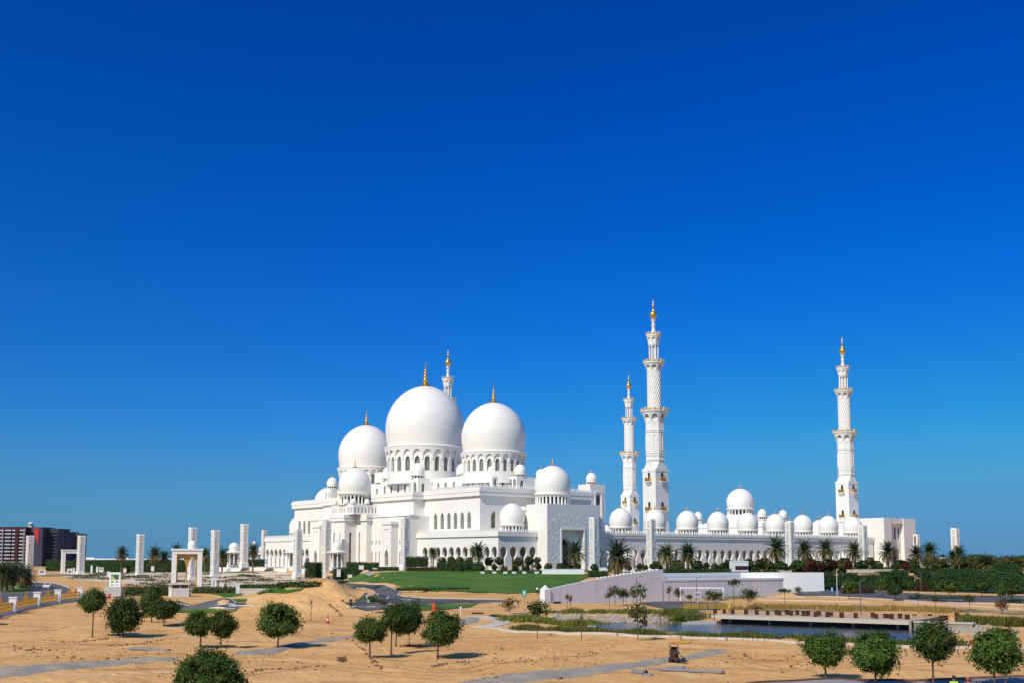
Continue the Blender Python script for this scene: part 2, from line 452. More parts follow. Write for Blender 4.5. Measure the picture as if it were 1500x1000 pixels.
def arch(hw, sill, spring, apex, n=7, e=0.75, p=1.7):
    """pointed arch: half widths going up"""
    pr = [(hw, sill), (hw, spring)]
    for i in range(1, n + 1):
        t = i / n
        pr.append((hw * max(0.0, 1 - t ** p) ** e, spring + (apex - spring) * t))
    return pr
def horseshoe(hw, neck, z0, zn, apex, n=10):
    """columns' gap below, a narrow neck, then the round arch swelling out above it"""
    pr = [(neck * 1.06, z0), (neck * 1.06, zn - 0.5), (neck, zn - 0.45), (neck, zn)]
    H = apex - zn
    for i in range(1, n + 1):
        t = i / n
        c = 0.46
        if t < c: wv = neck + (hw - neck) * math.sin(PI / 2 * t / c)
        else: wv = hw * max(0.0, 1 - ((t - c) / (1 - c)) ** 2.1) ** 0.55
        pr.append((wv, zn + H * t))
    return pr
def arch_panel(mb, u0, u1, z0, z1, ops, depth, fm, back=False):
    """a wall face from u0 to u1 pierced by openings [(centre, profile)], with reveals going in by depth"""
    def q(a, b, c, d, dd=0.0):
        mb.add([fm(*a, dd), fm(*b, dd), fm(*c, dd), fm(*d, dd)], [(0, 1, 2, 3)])
    ops = sorted(ops, key=lambda o: o[0])
    if not ops: q((u0, z0), (u1, z0), (u1, z1), (u0, z1)); return
    bd = [u0] + [(ops[i][0] + ops[i + 1][0]) / 2 for i in range(len(ops) - 1)] + [u1]
    for i, (c, pr) in enumerate(ops):
        a, b = bd[i], bd[i + 1]
        for dd in ([0.0, depth] if back else [0.0]):
            if pr[0][1] > z0 + 1e-4:
                q((a, z0), (c - pr[0][0], z0), (c - pr[0][0], pr[0][1]), (a, pr[0][1]), dd)
                q((c - pr[0][0], z0), (c + pr[0][0], z0), (c + pr[0][0], pr[0][1]), (c - pr[0][0], pr[0][1]), dd)
                q((c + pr[0][0], z0), (b, z0), (b, pr[0][1]), (c + pr[0][0], pr[0][1]), dd)
            for (w0, y0), (w1, y1) in zip(pr, pr[1:]):
                q((a, y0), (c - w0, y0), (c - w1, y1), (a, y1), dd)
                q((c + w0, y0), (b, y0), (b, y1), (c + w1, y1), dd)
            zt = pr[-1][1]
            q((a, zt), (c, zt), (c, z1), (a, z1), dd); q((c, zt), (b, zt), (b, z1), (c, z1), dd)
        for (w0, y0), (w1, y1) in zip(pr, pr[1:]):
            for s in (-1, 1):
                mb.add([fm(c + s * w0, y0, 0), fm(c + s * w0, y0, depth), fm(c + s * w1, y1, depth), fm(c + s * w1, y1, 0)], [(0, 1, 2, 3)])
        w0, y0 = pr[0]
        if y0 > z0 + 1e-4:
            mb.add([fm(c - w0, y0, 0), fm(c + w0, y0, 0), fm(c + w0, y0, depth), fm(c - w0, y0, depth)], [(0, 1, 2, 3)])
def pane(c, pr, fm, d):
    mb = MB(); n = len(pr)
    mb.add([fm(c - w, z, d) for w, z in pr] + [fm(c + w, z, d) for w, z in pr],
           [(i, n + i, n + i + 1, i + 1) for i in range(n - 1)])
    return mb
def fx(x0): return lambda u, z, d: (x0 + d, u, z)         # a face looking to -x
def fy(y0): return lambda u, z, d: (u, y0 + d, z)         # a face looking to -y
def cyl(c, rf):                                            # the outside of a drum; u is the angle
    return lambda u, z, d: (c[0] + (rf(z) - d) * math.cos(u), c[1] + (rf(z) - d) * math.sin(u), z)
def scaled(pr, k): return [(w * k, z) for w, z in pr]

def open_box(mb, x0, x1, y0, y1, z0, z1, skip=''):
    F_ = {'d': ((x0, y1, z0), (x1, y1, z0), (x1, y0, z0), (x0, y0, z0)), 't': ((x0, y0, z1), (x1, y0, z1), (x1, y1, z1), (x0, y1, z1)),
          'x': ((x0, y1, z0), (x0, y0, z0), (x0, y0, z1), (x0, y1, z1)), 'X': ((x1, y0, z0), (x1, y1, z0), (x1, y1, z1), (x1, y0, z1)),
          'y': ((x0, y0, z0), (x1, y0, z0), (x1, y0, z1), (x0, y0, z1)), 'Y': ((x1, y1, z0), (x0, y1, z0), (x0, y1, z1), (x1, y1, z1))}
    for k, vs in F_.items():
        if k not in skip: mb.add(vs, [(0, 1, 2, 3)])

def merlons(mb, p0, p1, z, h=1.05, wd=0.52, pitch=0.98, th=0.16):
    p0 = Vector(p0); p1 = Vector(p1); d = p1 - p0; L = d.length; d /= L; nrm = Vector((-d.y, d.x))
    n = max(1, int(L / pitch))
    for i in range(n):
        c = p0 + d * (i + 0.5) * L / n
        pts = [(-wd / 2, 0), (wd / 2, 0), (wd / 2, h * .35), (wd * .32, h * .62), (0, h), (-wd * .32, h * .62), (-wd / 2, h * .35)]
        vs = []
        for sgn in (-1, 1):
            for a, b in pts:
                q = c + d * a + nrm * sgn * th
                vs.append((q.x, q.y, z + b))
        k = len(pts)
        mb.add(vs, [tuple(range(k))[::-1], tuple(range(k, 2 * k))] + [(i, (i + 1) % k, k + (i + 1) % k, k + i) for i in range(k)])

def cornice(mb, x0, x1, y0, y1, z0, z1, o=0.6, steps=2):
    """stepped projecting cornice round a block's top"""
    for i in range(steps):
        a = z0 + (z1 - z0) * i / steps; b = z0 + (z1 - z0) * (i + 1) / steps
        oo = o * (0.72 + 0.28 * (i + 1) / steps) if steps > 1 else o
        mb.box(x0 - oo, x1 + oo, y0 - oo, y1 + oo, a + 0.002 * i, b)

def dome_prof(r, h, r0=0.93, n=18):
    pr = []
    for i in range(n + 1):
        t = i / n
        if t < 0.30: wv = r0 + (1 - r0) * math.sin(PI / 2 * t / 0.30)
        else: wv = max(0.0, 1 - ((t - 0.30) / 0.70) ** 1.98) ** 0.545
        pr.append((r * wv, h * t))
    # finer steps where the crown closes
    pr = pr[:-1] + [(r * max(0.0, 1 - ((t - 0.30) / 0.70) ** 1.98) ** 0.545, h * t) for t in (0.965, 0.985, 0.995, 1.0)]
    return pr
def finial_mb(h, s=1.0):
    """gilded finial: skirt, stacked balls, spike with a crescent"""
    b = MB()
    pr = [(h * .30, -h * .02), (h * .22, h * .03), (h * .11, h * .10), (h * .08, h * .16)]
    def bead(z, r, k=5):
        for i in range(k + 1):
            a = -PI / 2 + PI * i / k
            pr.append((max(h * .022, r * math.cos(a)), z + r * math.sin(a)))
    bead(h * .25, h * .105); bead(h * .41, h * .078); bead(h * .54, h * .06); bead(h * .64, h * .045)
    pr += [(h * .028, h * .70), (h * .02, h * .82), (0.0, h * .84)]
    b.lathe(pr, 10)
    pts = []
    for i in range(11):
        a = R(-235 + 290 * i / 10)
        pts.append((h * .055 * math.cos(a), 0, h * .90 + h * .055 * math.sin(a)))
    b.tube(pts, [h * .004] + [h * .012] * 9 + [h * .004], 6)
    return b

_mesh = {}
def shared(key, fn):
    if key not in _mesh: _mesh[key] = fn()
    return _mesh[key]

def small_dome(parent, c, r, h, hf, hd, ncol=18, key=None, name='dome'):
    """bulbous dome with its ring of columns below and gilt finial; c = centre at the foot of the drum, hd = drum height"""
    k = ('sd', round(r, 2), round(h, 2), round(hd, 2), ncol)
    def shell():
        b = MB(); b.lathe([(r * .97, -r * .05), (r * 1.03, 0), (r * 1.03, r * .07), (r * .95, r * .09)] + [(a, z + r * .09) for a, z in dome_prof(r, h - r * .09)], 40, cap=False)
        return b.mesh('dome', M['dome'], True)
    def drum():
        b = MB()
        b.cur = 0
        b.lathe([(r * .98, 0), (r * .98, hd * .10), (r * .88, hd * .10)], 36, cap=False)
        b.lathe([(r * .86, hd * .82), (r * .93, hd * .84), (r * .99, hd * .995), (0.1, hd * .995)], 36, cap=False)
        for i in range(ncol):
            a = 2 * PI * i / ncol
            x, y = r * .90 * math.cos(a), r * .90 * math.sin(a)
            cr = min(r * .062, 0.36)
            b.lathe([(cr * 1.3, hd * .09), (cr, hd * .17), (cr * .9, hd * .70), (cr * 1.5, hd * .84)], 8, (x, y, 0), cap=False)
        b.cur = 1
        b.lathe([(r * .80, hd * .08), (r * .80, hd * .86)], 32, cap=False)
        return b.mesh('drum', [M['marble'], M['glass']], True)
    d = inst(name, shared(k + ('s',), shell), parent, (c[0], c[1], c[2] + hd))
    inst('drum', shared(k + ('d',), drum), d, (0, 0, -hd))
    inst('finial', shared(('fin', round(hf, 1)), lambda: finial_mb(hf).mesh('finial', M['gold'], True)), d, (0, 0, h - hf * .01), sc=None)
    return d

def big_dome(parent, c, r, zb, zr, zt, hf, nwin, wz, name='dome', r_d=None):
    """large dome on a drum of arched windows under a flaring ring of blind arches; returns drum, dome"""
    rd = (r_d or r * .955)
    step = 2 * PI / nwin
    b = MB()
    wpr = arch(0.27 * step, wz[0], wz[0] + (wz[1] - wz[0]) * .66, wz[1], 7, 0.55, 2.0)
    H = zr - zb
    zc = wz[1] + (zr - wz[1]) * .02
    rf = lambda z: rd
    for i in range(nwin):
        a = i * step
        arch_panel(b, a - step / 2, a + step / 2, zb, zr - .02, [(a, wpr)], r * .055, cyl(c, rf))
    # flaring ring with blind arches
    z0 = wz[1] - (wz[1] - wz[0]) * .22
    rf2 = lambda z: rd + 0.25 + max(0.0, (z - z0) / (zr - z0)) ** 1.5 * r * .062
    bpr = arch(0.405 * step, z0, z0 + (zr - z0) * .30, z0 + (zr - z0) * .78, 7, 0.6, 1.8)
    for i in range(nwin):
        a = i * step
        arch_panel(b, a - step / 2, a + step / 2, z0, zr, [(a, bpr)], 0.24 + r * .018, cyl(c, rf2))
    b.lathe([(rd + 0.02, z0 - .3), (rd + 0.28, z0)], nwin * 2, (c[0], c[1], 0), cap=False) if False else None
    drum = b.build('drum', M['marble'], parent, smooth=False)
    for i in range(nwin):
        a = i * step
        wx, wy = math.cos(a + ANG), math.sin(a + ANG)
        if wy < 0.25:            # the far side of the ring cannot be seen from the gardens in front
            pane(a, wpr, cyl(c, rf), r * .05).build('window', M['screen'], drum)
    sb = MB()
    sb.lathe([(rd, zr - .35), (r * 1.03, zr - .05), (r * 1.045, zr + r * .012), (r * 1.03, zr + r * .035), (r * .97, zr + r * .045), (r * .945, zr + r * .05)]
             + [(a, zr + r * .05 + z) for a, z in dome_prof(r, zt - zr - r * .05, .945, 26)], 72, (c[0], c[1], 0), cap=False)
    d = sb.build(name, M['dome'], parent, smooth=True)
    finial_mb(hf).build('finial', M['gold'], d, (c[0], c[1], zt - hf * .01), smooth=True)
    return d

# ------------------------------------------------------------------ the mosque's prayer hall
mosque = thing('mosque', 'white marble mosque with three great bulbous domes, arched windows and gold finials', 'mosque', MO, ANG)
MQ = mosque
def win(c, pr, fm, d, m='screen', name='window', parent=None):
    return pane(c, pr, fm, d).build(name, M[m], parent or MQ)
def wall(mb, name='wall', m='marble'): return mb.build(name, M[m], MQ)

# lower block with its horseshoe arcades, right wing and left wing
HS = lambda: horseshoe(1.50, 0.62, 0.0, 3.9, 7.75)
colmesh = None
def column_mesh():
    b = MB()
    b.cur = 0
    for s in (-.34, .34):
        b.lathe([(.34, 0), (.34, .25), (.22, .4), (.20, 2.7)], 10, (s, 0, 0), cap=False)
    b.cur = 1
    for s in (-.34, .34):
        b.lathe([(.21, 2.7), (.36, 3.1), (.46, 3.45), (.44, 3.5)], 10, (s, 0, 0), cap=True)
    return b.mesh('column', [M['marble'], M['goldpaint']], True)
def col_at(parent, x, y, rz): inst('column', shared('col', column_mesh), parent, (x, y, 0), rz)

b = MB()
ys = [-83.0 + 4.08 * k for k in range(12)][:11]
arch_panel(b, -85.2, -37.3, 0, 11.0, [(y, HS()) for y in ys], 0.9, fx(-88.5), True)
xs = [-86.3 + 4.15 * k for k in range(4)]
arch_panel(b, -88.5, -72.02, 0, 11.0, [(x, HS()) for x in xs], 0.9, fy(-85.2), True)
ysl = [83.0 - 4.08 * k for k in range(11)]
arch_panel(b, 37.3, 85.2, 0, 11.0, [(y, HS()) for y in ysl], 0.9, fx(-88.5), True)
arch_panel(b, -88.5, -60, 0, 11.0, [], 0.9, fy(85.2))
b.box(-87.55, -83.35, -84.2, -37.35, 10.4, 10.98); b.box(-83.3, -72.1, -84.2, -68.3, 10.4, 10.98)
b.box(-87.55, -83.35, 37.35, 84.2, 10.4, 10.98); b.box(-83.3, -62, 68.3, 85.1, 10.4, 10.98)
wall(b)
for y in ys[:-1]: col_at(MQ, -88.05, y + 2.04, PI / 2)
for y in ysl[:-1]: col_at(MQ, -88.05, y - 2.04, PI / 2)
for x in xs[:-1]: col_at(MQ, x + 2.07, -84.75, 0)
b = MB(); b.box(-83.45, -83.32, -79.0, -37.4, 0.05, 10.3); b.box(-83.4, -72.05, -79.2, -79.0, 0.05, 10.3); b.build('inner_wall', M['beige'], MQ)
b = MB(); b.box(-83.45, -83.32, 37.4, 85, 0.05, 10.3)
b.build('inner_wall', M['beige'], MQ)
b = MB()
for (x0, x1, y0, y1) in ((-88.5, -83.31, -85.2, -37.32), (-83.29, -72.03, -85.2, -68.12), (-88.5, -83.31, 37.32, 85.2), (-83.29, -60, 68.12, 85.2)):
    pass
b.box(-89.05, -83.31, -85.72, -37.31, 11.0, 12.5); b.box(-83.31, -72.03, -85.72, -68.13, 11.0, 12.5)
b.build('cornice', M['marble'], MQ)
b = MB(); b.box(-88.9, -83.31, 37.31, 85.6, 11.0, 12.5); b.box(-83.31, -60, 68.13, 85.6, 11.0, 12.5)
b.build('cornice', M['marble'], MQ)
b = MB()
merlons(b, (-88.6, -85.3), (-88.6, -37.5), 12.5); merlons(b, (-88.6, -85.3), (-72.2, -85.3), 12.5)
b.build('parapet', M['marble'], MQ); b = MB(); merlons(b, (-88.6, 37.5), (-88.6, 85.3), 12.5)
b.build('parapet', M['marble'], MQ)

# upper block
UW = lambda: arch(1.12, 14.1, 18.2, 20.0, 6, .7)
b = MB()
open_box(b, -83.3, -32, -68.1, 68.1, 0, 25.2, 'xyd')
uw_r = [-41.1, -45.35, -49.5, -53.5, -57.6, -61.7]; uw_l = [63.1, 58.8, 54.7, 50.5, 46.3, 42.1]
arch_panel(b, -68.1, -33.7, 0, 25.2, [(y, UW()) for y in uw_r], .5, fx(-83.3))
arch_panel(b, 33.7, 68.1, 0, 25.2, [(y, UW()) for y in uw_l], .5, fx(-83.3))
wy_ = [-77.4, -65.5, -53.6, -44.0]
arch_panel(b, -83.3, -32, 0, 25.2, [(x, UW()) for x in wy_], .5, fy(-68.1))
wall(b)
for y in uw_r + uw_l: win(y, UW(), fx(-83.3), .45)
for x in wy_: win(x, UW(), fy(-68.1), .45)
b = MB(); cornice(b, -83.3, -32, -68.1, 68.1, 25.2, 28.0, 1.05, 2)
b.build('cornice', M['marble'], MQ); b = MB(); cornice(b, -88.0, -83.4, -33.7, 33.7, 25.2, 27.99, 1.05, 2)
b.build('cornice', M['marble'], MQ)
b = MB(); merlons(b, (-83.9, -68.7), (-83.9, -34.5), 28.0, 1.2); merlons(b, (-83.9, -68.7), (-32, -68.7), 28.0, 1.2)
b.build('parapet', M['marble'], MQ); b = MB(); merlons(b, (-83.9, 34.5), (-83.9, 68.7), 28.0, 0.5)
b.build('parapet', M['marble'], MQ)

# protruding middle of the front: upper part, string course and annex
b = MB()
open_box(b, -88.0, -83.31, -33.7, 33.7, 19.4, 25.2, 'X')
wall(b)
b = MB()
slit = lambda z0, z1, hw=.32: arch(hw, z0, z1 - hw, z1, 4, .6, 2)
small = [(y, slit(8.8, 10.4, .36)) for y in (-11.9, -14.5, -17.0, -31.0, 14.5, 17, 31.0)]
tall = [(y, slit(1.4, 6.3, .36)) for y in (-11.9, -14.5, -17.0, -31.0, 14.5, 17, 31.0)]
open_box(b, -92, -83.32, -37.3, 37.3, 0, 19.0, 'x')
arch_panel(b, -37.3, 37.3, 7.5, 19.0, small, .5, fx(-92))
arch_panel(b, -37.3, 37.3, 0, 7.5, tall, .5, fx(-92))
wall(b)
for y, pr in small + tall: win(y, pr, fx(-92), .45, 'screen')
b = MB(); b.box(-88.7, -83.31, -34.4, 34.4, 19.0, 20.1); b.box(-92.35, -88.72, -37.65, 37.65, 19.0, 19.5)
b.build('cornice', M['marble'], MQ)
# two piers with a pointed doorway
for sgn in (-1, 1):
    y0, y1 = sorted((sgn * 23.7, sgn * 29.8)); yc = (y0 + y1) / 2
    b = MB(); dr = arch(1.25, 1.0, 4.2, 7.0, 8, .75)
    open_box(b, -95.0, -92.01, y0, y1, 0, 16.0, 'xX')
    arch_panel(b, y0, y1, 0, 7.6, [(yc, dr)], .8, fx(-95))
    arch_panel(b, y0, y1, 7.6, 16.0, [(yc, [(1.9, 9.0), (1.9, 14.4), (0.0, 14.41)])], .22, fx(-95))
    b.add([fx(-95)(yc - 1.95, 8.9, .22), fx(-95)(yc + 1.95, 8.9, .22), fx(-95)(yc + 1.95, 14.5, .22), fx(-95)(yc - 1.95, 14.5, .22)], [(0, 1, 2, 3)])
    b.box(-95.35, -92.01, y0 - .35, y1 + .35, 16.0, 17.1)
    pr_ = wall(b, 'pier'); win(yc, dr, fx(-95), .7, 'screen', 'doorway', pr_)
# mihrab block with its own dome
b = MB()
BS = [(y, slit(1.5, 13.5, .62)) for y in (3.9,)] + [(-0.2, slit(8, 13.5, .3))]
open_box(b, -99.5, -94.31, -4.0, 6.5, 0, 17.8, 'xyX')
arch_panel(b, -4.0, 6.5, 0, 17.8, [(3.9, slit(1.5, 13.6, .55)), (-0.6, slit(8.4, 13.6, .30))], .8, fx(-99.5))
arch_panel(b, -99.5, -94.31, 0, 17.8, [(-96.9, slit(1.5, 13.6, .55))], .8, fy(-4.0))
open_box(b, -94.3, -92.01, -11.4, 14.0, 0, 17.8, 'xX')
arch_panel(b, -11.4, 14.0, 0, 17.8, [(-6.2, slit(1.5, 13.6, .55)), (10.2, slit(1.5, 13.6, .55))], .8, fx(-94.3))
wall(b)
for c_, pr, fm in ((3.9, slit(1.5, 13.6, .55), fx(-99.5)), (-0.6, slit(8.4, 13.6, .30), fx(-99.5)), (-96.9, slit(1.5, 13.6, .55), fy(-4.0)), (-6.2, slit(1.5, 13.6, .55), fx(-94.3)), (10.2, slit(1.5, 13.6, .55), fx(-94.3))):
    win(c_, pr, fm, .7, 'screen')
b = MB()
b.box(-100.1, -94.9, -4.6, 7.1, 17.8, 19.0); b.box(-100.3, -94.91, -4.8, 7.3, 19.003, 20.2)
b.box(-94.89, -84, -12.0, 14.6, 17.8, 19.0); b.box(-94.905, -84, -12.2, 14.8, 19.003, 20.2)
b.build('cornice', M['marble'], MQ)
b = MB()
sl2 = lambda c_: (c_, slit(20.9, 23.0, .26))
fr = [sl2(-7.0 + 1.3 * k) for k in range(12) if k not in (3, 8)]
arch_panel(b, -8.2, 8.4, 20.2, 24.0, fr, .4, fx(-98.4)); arch_panel(b, -98.4, -85, 20.2, 24.0, [sl2(-97.4 + 1.5 * k) for k in range(8)], .4, fy(-8.2))
open_box(b, -98.4, -85, -8.2, 8.4, 20.2, 24.0, 'xyd')
tow = wall(b, 'dome_base')
for c_, pr in fr: win(c_, pr, fx(-98.4), .38, 'screen', 'window', tow)
for c_, pr in [sl2(-97.4 + 1.5 * k) for k in range(8)]: win(c_, pr, fy(-8.2), .38, 'screen', 'window', tow)
for (x, y) in ((-97.6, 7.0), (-98.0, 1.8), (-97.6, -7.2), (-92.0, -7.6), (-87, -7.6), (-98.0, -2.6)):
    small_dome(MQ, (x, y, 24.0), 1.05, 1.9, .7, .35, 10)
small_dome(MQ, (-93.0, 0, 24.0), 6.25, 10.4, 3.7, 4.2, 24)

# clerestory stages under the three great domes, with corner turrets
b = MB()
st_w = lambda c_, z0=29.2, z1=32.5, hw=.8: (c_, arch(hw, z0, z1 - hw, z1, 5, .65))
mains = [st_w(-11.6, 29, 33.4, 1.15), st_w(-8.9, 29.2, 32.8, .36), st_w(-7.5, 29.2, 32.8, .36), st_w(10.5, 28.8, 33), st_w(5.5, 28.8, 33), st_w(0.5, 28.8, 33), st_w(-4.5, 28.8, 33)]
open_box(b, -73, -48, -13.7, 13.7, 28, 34.7, 'xyd')
arch_panel(b, -13.7, 13.7, 28, 34.7, mains, .5, fx(-73))
sy = [st_w(-70.5, 29, 32.8)]
arch_panel(b, -73, -48, 28, 34.7, sy, .5, fy(-13.7))
nears = [st_w(-38.2), st_w(-41.3), st_w(-44.4), st_w(-48.5, 29.4, 32, .36), st_w(-50.3, 29.4, 32, .36), st_w(-53.6, 28.9, 32.2, .95)]
sides = [st_w(-67.4), st_w(-64.0), st_w(-60)]
farl = [st_w(-c_[0], c_[1][0][1], c_[1][-1][1], c_[1][0][0]) for c_ in nears]
open_box(b, -69, -50, -56, -36, 28, 33.2, 'xyd')
arch_panel(b, -56, -36, 28, 33.2, nears, .5, fx(-69)); arch_panel(b, -69, -50, 28, 33.2, sides, .5, fy(-56))
open_box(b, -69, -50, 36, 56, 28, 33.2, 'xyd')
arch_panel(b, 36, 56, 28, 33.2, farl, .5, fx(-69)); arch_panel(b, -69, -50, 28, 33.2, sides, .5, fy(36))
mids = [st_w(-57.9), st_w(-60.2)]
open_box(b, -62, -52, -61.5, -56.01, 28, 33.1, 'xydX'); arch_panel(b, -61.5, -56.01, 28, 33.1, mids, .5, fx(-62)); arch_panel(b, -62, -52, 28, 33.1, [st_w(-59.5, 28.9, 31.9)], .5, fy(-61.5))
open_box(b, -62, -52, 56.01, 61.5, 28, 33.1, 'dX')
links = [st_w(-17.5, 29.2, 33.0), st_w(-22.5, 29.2, 33.0), st_w(-28, 29.2, 33.0), st_w(-33, 29.2, 33.0, .5)]
open_box(b, -66, -50, -35.99, -13.71, 28, 34.6, 'xdyY'); arch_panel(b, -35.99, -13.71, 28, 34.6, links, .5, fx(-66))
links_l = [st_w(-c_[0], c_[1][0][1], c_[1][-1][1], c_[1][0][0]) for c_ in links]
open_box(b, -66, -50, 13.71, 35.99, 28, 34.6, 'xdyY'); arch_panel(b, 13.71, 35.99, 28, 34.6, links_l, .5, fx(-66))
cl = wall(b, 'clerestory')
for lst, fm in ((mains, fx(-73)), (sy, fy(-13.7)), (nears, fx(-69)), (sides, fy(-56)), (farl, fx(-69)), (mids, fx(-62)), ([st_w(-59.5, 28.9, 31.9)], fy(-61.5)), (links, fx(-66)), (links_l, fx(-66))):
    for c_, pr in lst: win(c_, pr, fm, .42, 'screen', 'window', cl)
TD = lambda x, y, z, r=2.75: small_dome(MQ, (x, y, z), r, r * 1.72, r * .8, r * .42, 14)
TD(-70.6, -10.0, 34.7, 2.95); TD(-70.6, 11.0, 34.7, 2.9); TD(-62, 26.0, 34.6, 2.9); TD(-61, 33.0, 34.6, 2.7)
TD(-63.6, -33.0, 34.6, 2.5); TD(-61.5, -27.6, 34.6, 2.6); TD(-66.6, -52.6, 33.2, 2.35); TD(-58.8, -59.6, 33.1, 2.2); TD(-46, -56.0, 32.2, 2.2)
TD(-66.8, 38.4, 33.2, 2.5); TD(-66.8, 53.8, 33.2, 2.4); TD(-59.5, 59.6, 33.1, 2.3)
b = MB(); b.box(-50, -34, -58, -50, 28, 32.2); b.box(-49, -36, -45, 45, 28, 32.0); wall(b, 'clerestory')
big_dome(MQ, (-60.7, 0), 15.95, 33.0, 47.6, 73.6, 10.3, 24, (37.9, 43.8))
big_dome(MQ, (-60.7, -46.0), 12.0, 31.0, 42.3, 61.8, 7.4, 24, (35.3, 39.8))
big_dome(MQ, (-60.7, 46.0), 12.0, 31.0, 42.3, 61.8, 7.4, 24, (35.3, 39.8))

# portal block with carved face
b = MB()
open_box(b, -72.0, -48.5, -90.5, -79.5, 0, 22.0, 'yd')
wall(b)
b = MB()
rec = [(4.8, 0.0), (4.8, 13.3), (0.0, 13.31)]
arch_panel(b, -72.0, -48.5, 0, 22.0, [(-60.6, [(5.0, 0.0), (5.0, 13.3), (0.0, 13.302)])], 2.4, fy(-90.5))
# carved floral relief raised on the portal face
rr = random.Random(3)
for i in range(900):
    a = rr.uniform(0, 2 * PI); u = -60.6 + rr.uniform(-11.3, 11.3); z = rr.uniform(0.5, 18.3)
    dx = max(0, abs(u + 60.6) - 5.7); 
    if abs(u + 60.6) < 5.7 and z < 14.3: continue
    if math.hypot(max(0, abs(u + 60.6) - 5), max(0, z - 12)) > 6.4: continue
    L = rr.uniform(.22, .55); k = rr.uniform(-4, 4)
    pts = [(u + L * t * math.cos(a + k * t), -90.5, z + L * t * math.sin(a + k * t)) for t in (-1, -.5, 0, .5, 1)]
    b.tube(pts, [.02, .08, .105, .08, .02], 4)
    b.ball((pts[4][0], -90.5, pts[4][2]), .13, .09, .13, 5, 4)

b.build('carved_face', M['relief'], MQ)
b = MB(); pd = arch(2.9, 0.0, 7.0, 10.6, 10, .62, 1.9)
arch_panel(b, -65.6, -55.6, 0, 13.3, [(-61.9, pd)], 2.2, fy(-88.1))
wall(b)
win(-61.9, pd, fy(-88.1), 2.1, 'glass', 'doorway')
b = MB()
fr_o = [(5.0, 0.0), (5.0, 13.3)]
b.box(-66.1, -65.62, -90.72, -90.3, 0, 13.9); b.box(-55.58, -55.1, -90.72, -90.3, 0, 13.9); b.box(-65.62, -55.58, -90.72, -90.3, 13.32, 13.9)
b.build('door_frame', M['marble'], MQ)
b = MB(); open_box(b, -72.0, -48.5, -79.5, -68.12, 0, 20.0, 'dyY'); wall(b)
b = MB(); b.box(-72.4, -48.1, -79.48, -68.9, 20.0, 21.4); b.box(-74, -46.5, -84.0, -73.2, 21.4, 22.2) if False else None
b.build('cornice', M['marble'], MQ)
small_dome(MQ, (-60.3, -79.6, 22.0), 6.4, 10.3, 3.2, 3.7, 26)
small_dome(MQ, (-76.3, -77.0, 12.5), 4.35, 7.6, 2.4, 2.4, 20)
small_dome(MQ, (-76.3, 77.0, 12.5), 4.35, 7.6, 2.4, 2.4, 20)
# the same portal on the far side: only its dome shows past the hall's left shoulder
b = MB(); b.box(-72.0, -48.5, 68.13, 90.5, 0, 22.0); wall(b)
small_dome(MQ, (-60.3, 79.6, 22.0), 6.4, 10.3, 3.2, 3.7, 26)
b = MB(); tq = [st_w(59.7, 29.0, 32.6, .45), st_w(62.4, 29.0, 32.6, .55)]
open_box(b, -71, -66.5, 58.6, 63.6, 28, 34.2, 'xd'); arch_panel(b, 58.6, 63.6, 28, 34.2, tq, .5, fx(-71)); tb_ = wall(b, 'turret')
for c_, pr in tq: win(c_, pr, fx(-71), .42, 'screen', 'window', tb_)
TD(-68.8, 61.0, 34.2, 2.4)
# square pavilion tower behind the portal
b = MB()
open_box(b, -26.8, -19.2, -62.0, -55.2, 0, 31.8, 'xyd')
tx_ = [(-58.6, arch(1.1, 20, 25.4, 27.2))]; ty_ = [(-22.6, horseshoe(1.35, .9, 14.0, 23.5, 28.0))]
arch_panel(b, -62.0, -55.2, 0, 31.8, tx_, 1.2, fx(-26.8))
arch_panel(b, -26.8, -19.2, 0, 31.8, ty_, 1.2, fy(-62.0))
tw = wall(b, 'corner_tower')
win(-58.6, tx_[0][1], fx(-26.8), 1.1, 'glass', 'window', tw); win(-22.6, ty_[0][1], fy(-62), 1.1, 'glass', 'window', tw)
b = MB(); b.box(-24.6, -24.0, -62.25, -61.9, 13, 29.2); b.box(-21.2, -20.6, -62.25, -61.9, 13, 29.2); b.box(-24.0, -21.2, -62.25, -61.9, 28.6, 29.2); b.build('window_frame', M['marble'], tw)
small_dome(MQ, (-23.0, -58.6, 31.8), 2.15, 3.7, 1.9, 1.0, 14)

# ------------------------------------------------------------------ the arcades round the courtyard
def arcade(name, label, cat, length, n, x0, loc, rz, dome_x, width=10.2):
    """one arcaded wing: outer wall at y=0 going along +x, inner wall at y=width"""
    t = thing(name, label, cat, loc, rz, None)
    b = MB()
    ops = [(x0 + 4.3 * k, horseshoe(1.55, 0.66, 0.0, 3.3, 7.05)) for k in range(n)]
    arch_panel(b, 0, length, 0, 10.9, ops, .9, fy(0.0), True)
    b.build('outer_wall', M['marble'], t)
    b = MB(); arch_panel(b, 0, length, 0, 10.9, ops, .9, fy(width - .9), True); b.build('inner_wall', M['marble'], t)
    b = MB(); b.box(.05, length - .05, .95, width - .95, 10.3, 10.88)
    b.box(-.02, 0.9, 0.0, width, 0, 10.87); b.box(length - .9, length + .02, 0.0, width, 0, 10.87); b.build('roof', M['marble'], t)
    b = MB(); b.box(-.01, length, -.36, width + .28, 10.9, 11.75); b.box(-.01, length, -.48, width + .38, 11.752, 12.4); b.build('cornice', M['marble'], t)
    b = MB(); merlons(b, (0, -.3), (length, -.3), 12.4, 1.2); b.build('parapet', M['marble'], t)
    for k in range(n - 1):
        col_at(t, x0 + 4.3 * k + 2.15, .45, 0)
        if k % 2 == 0: col_at(t, x0 + 4.3 * k + 2.15, width - .45, 0)
    for x in dome_x: small_dome(t, (x, width / 2, 12.4), 4.25, 7.3, 2.3, 2.35, 20)
    return t
p = m2w(-48.5, -85.2)
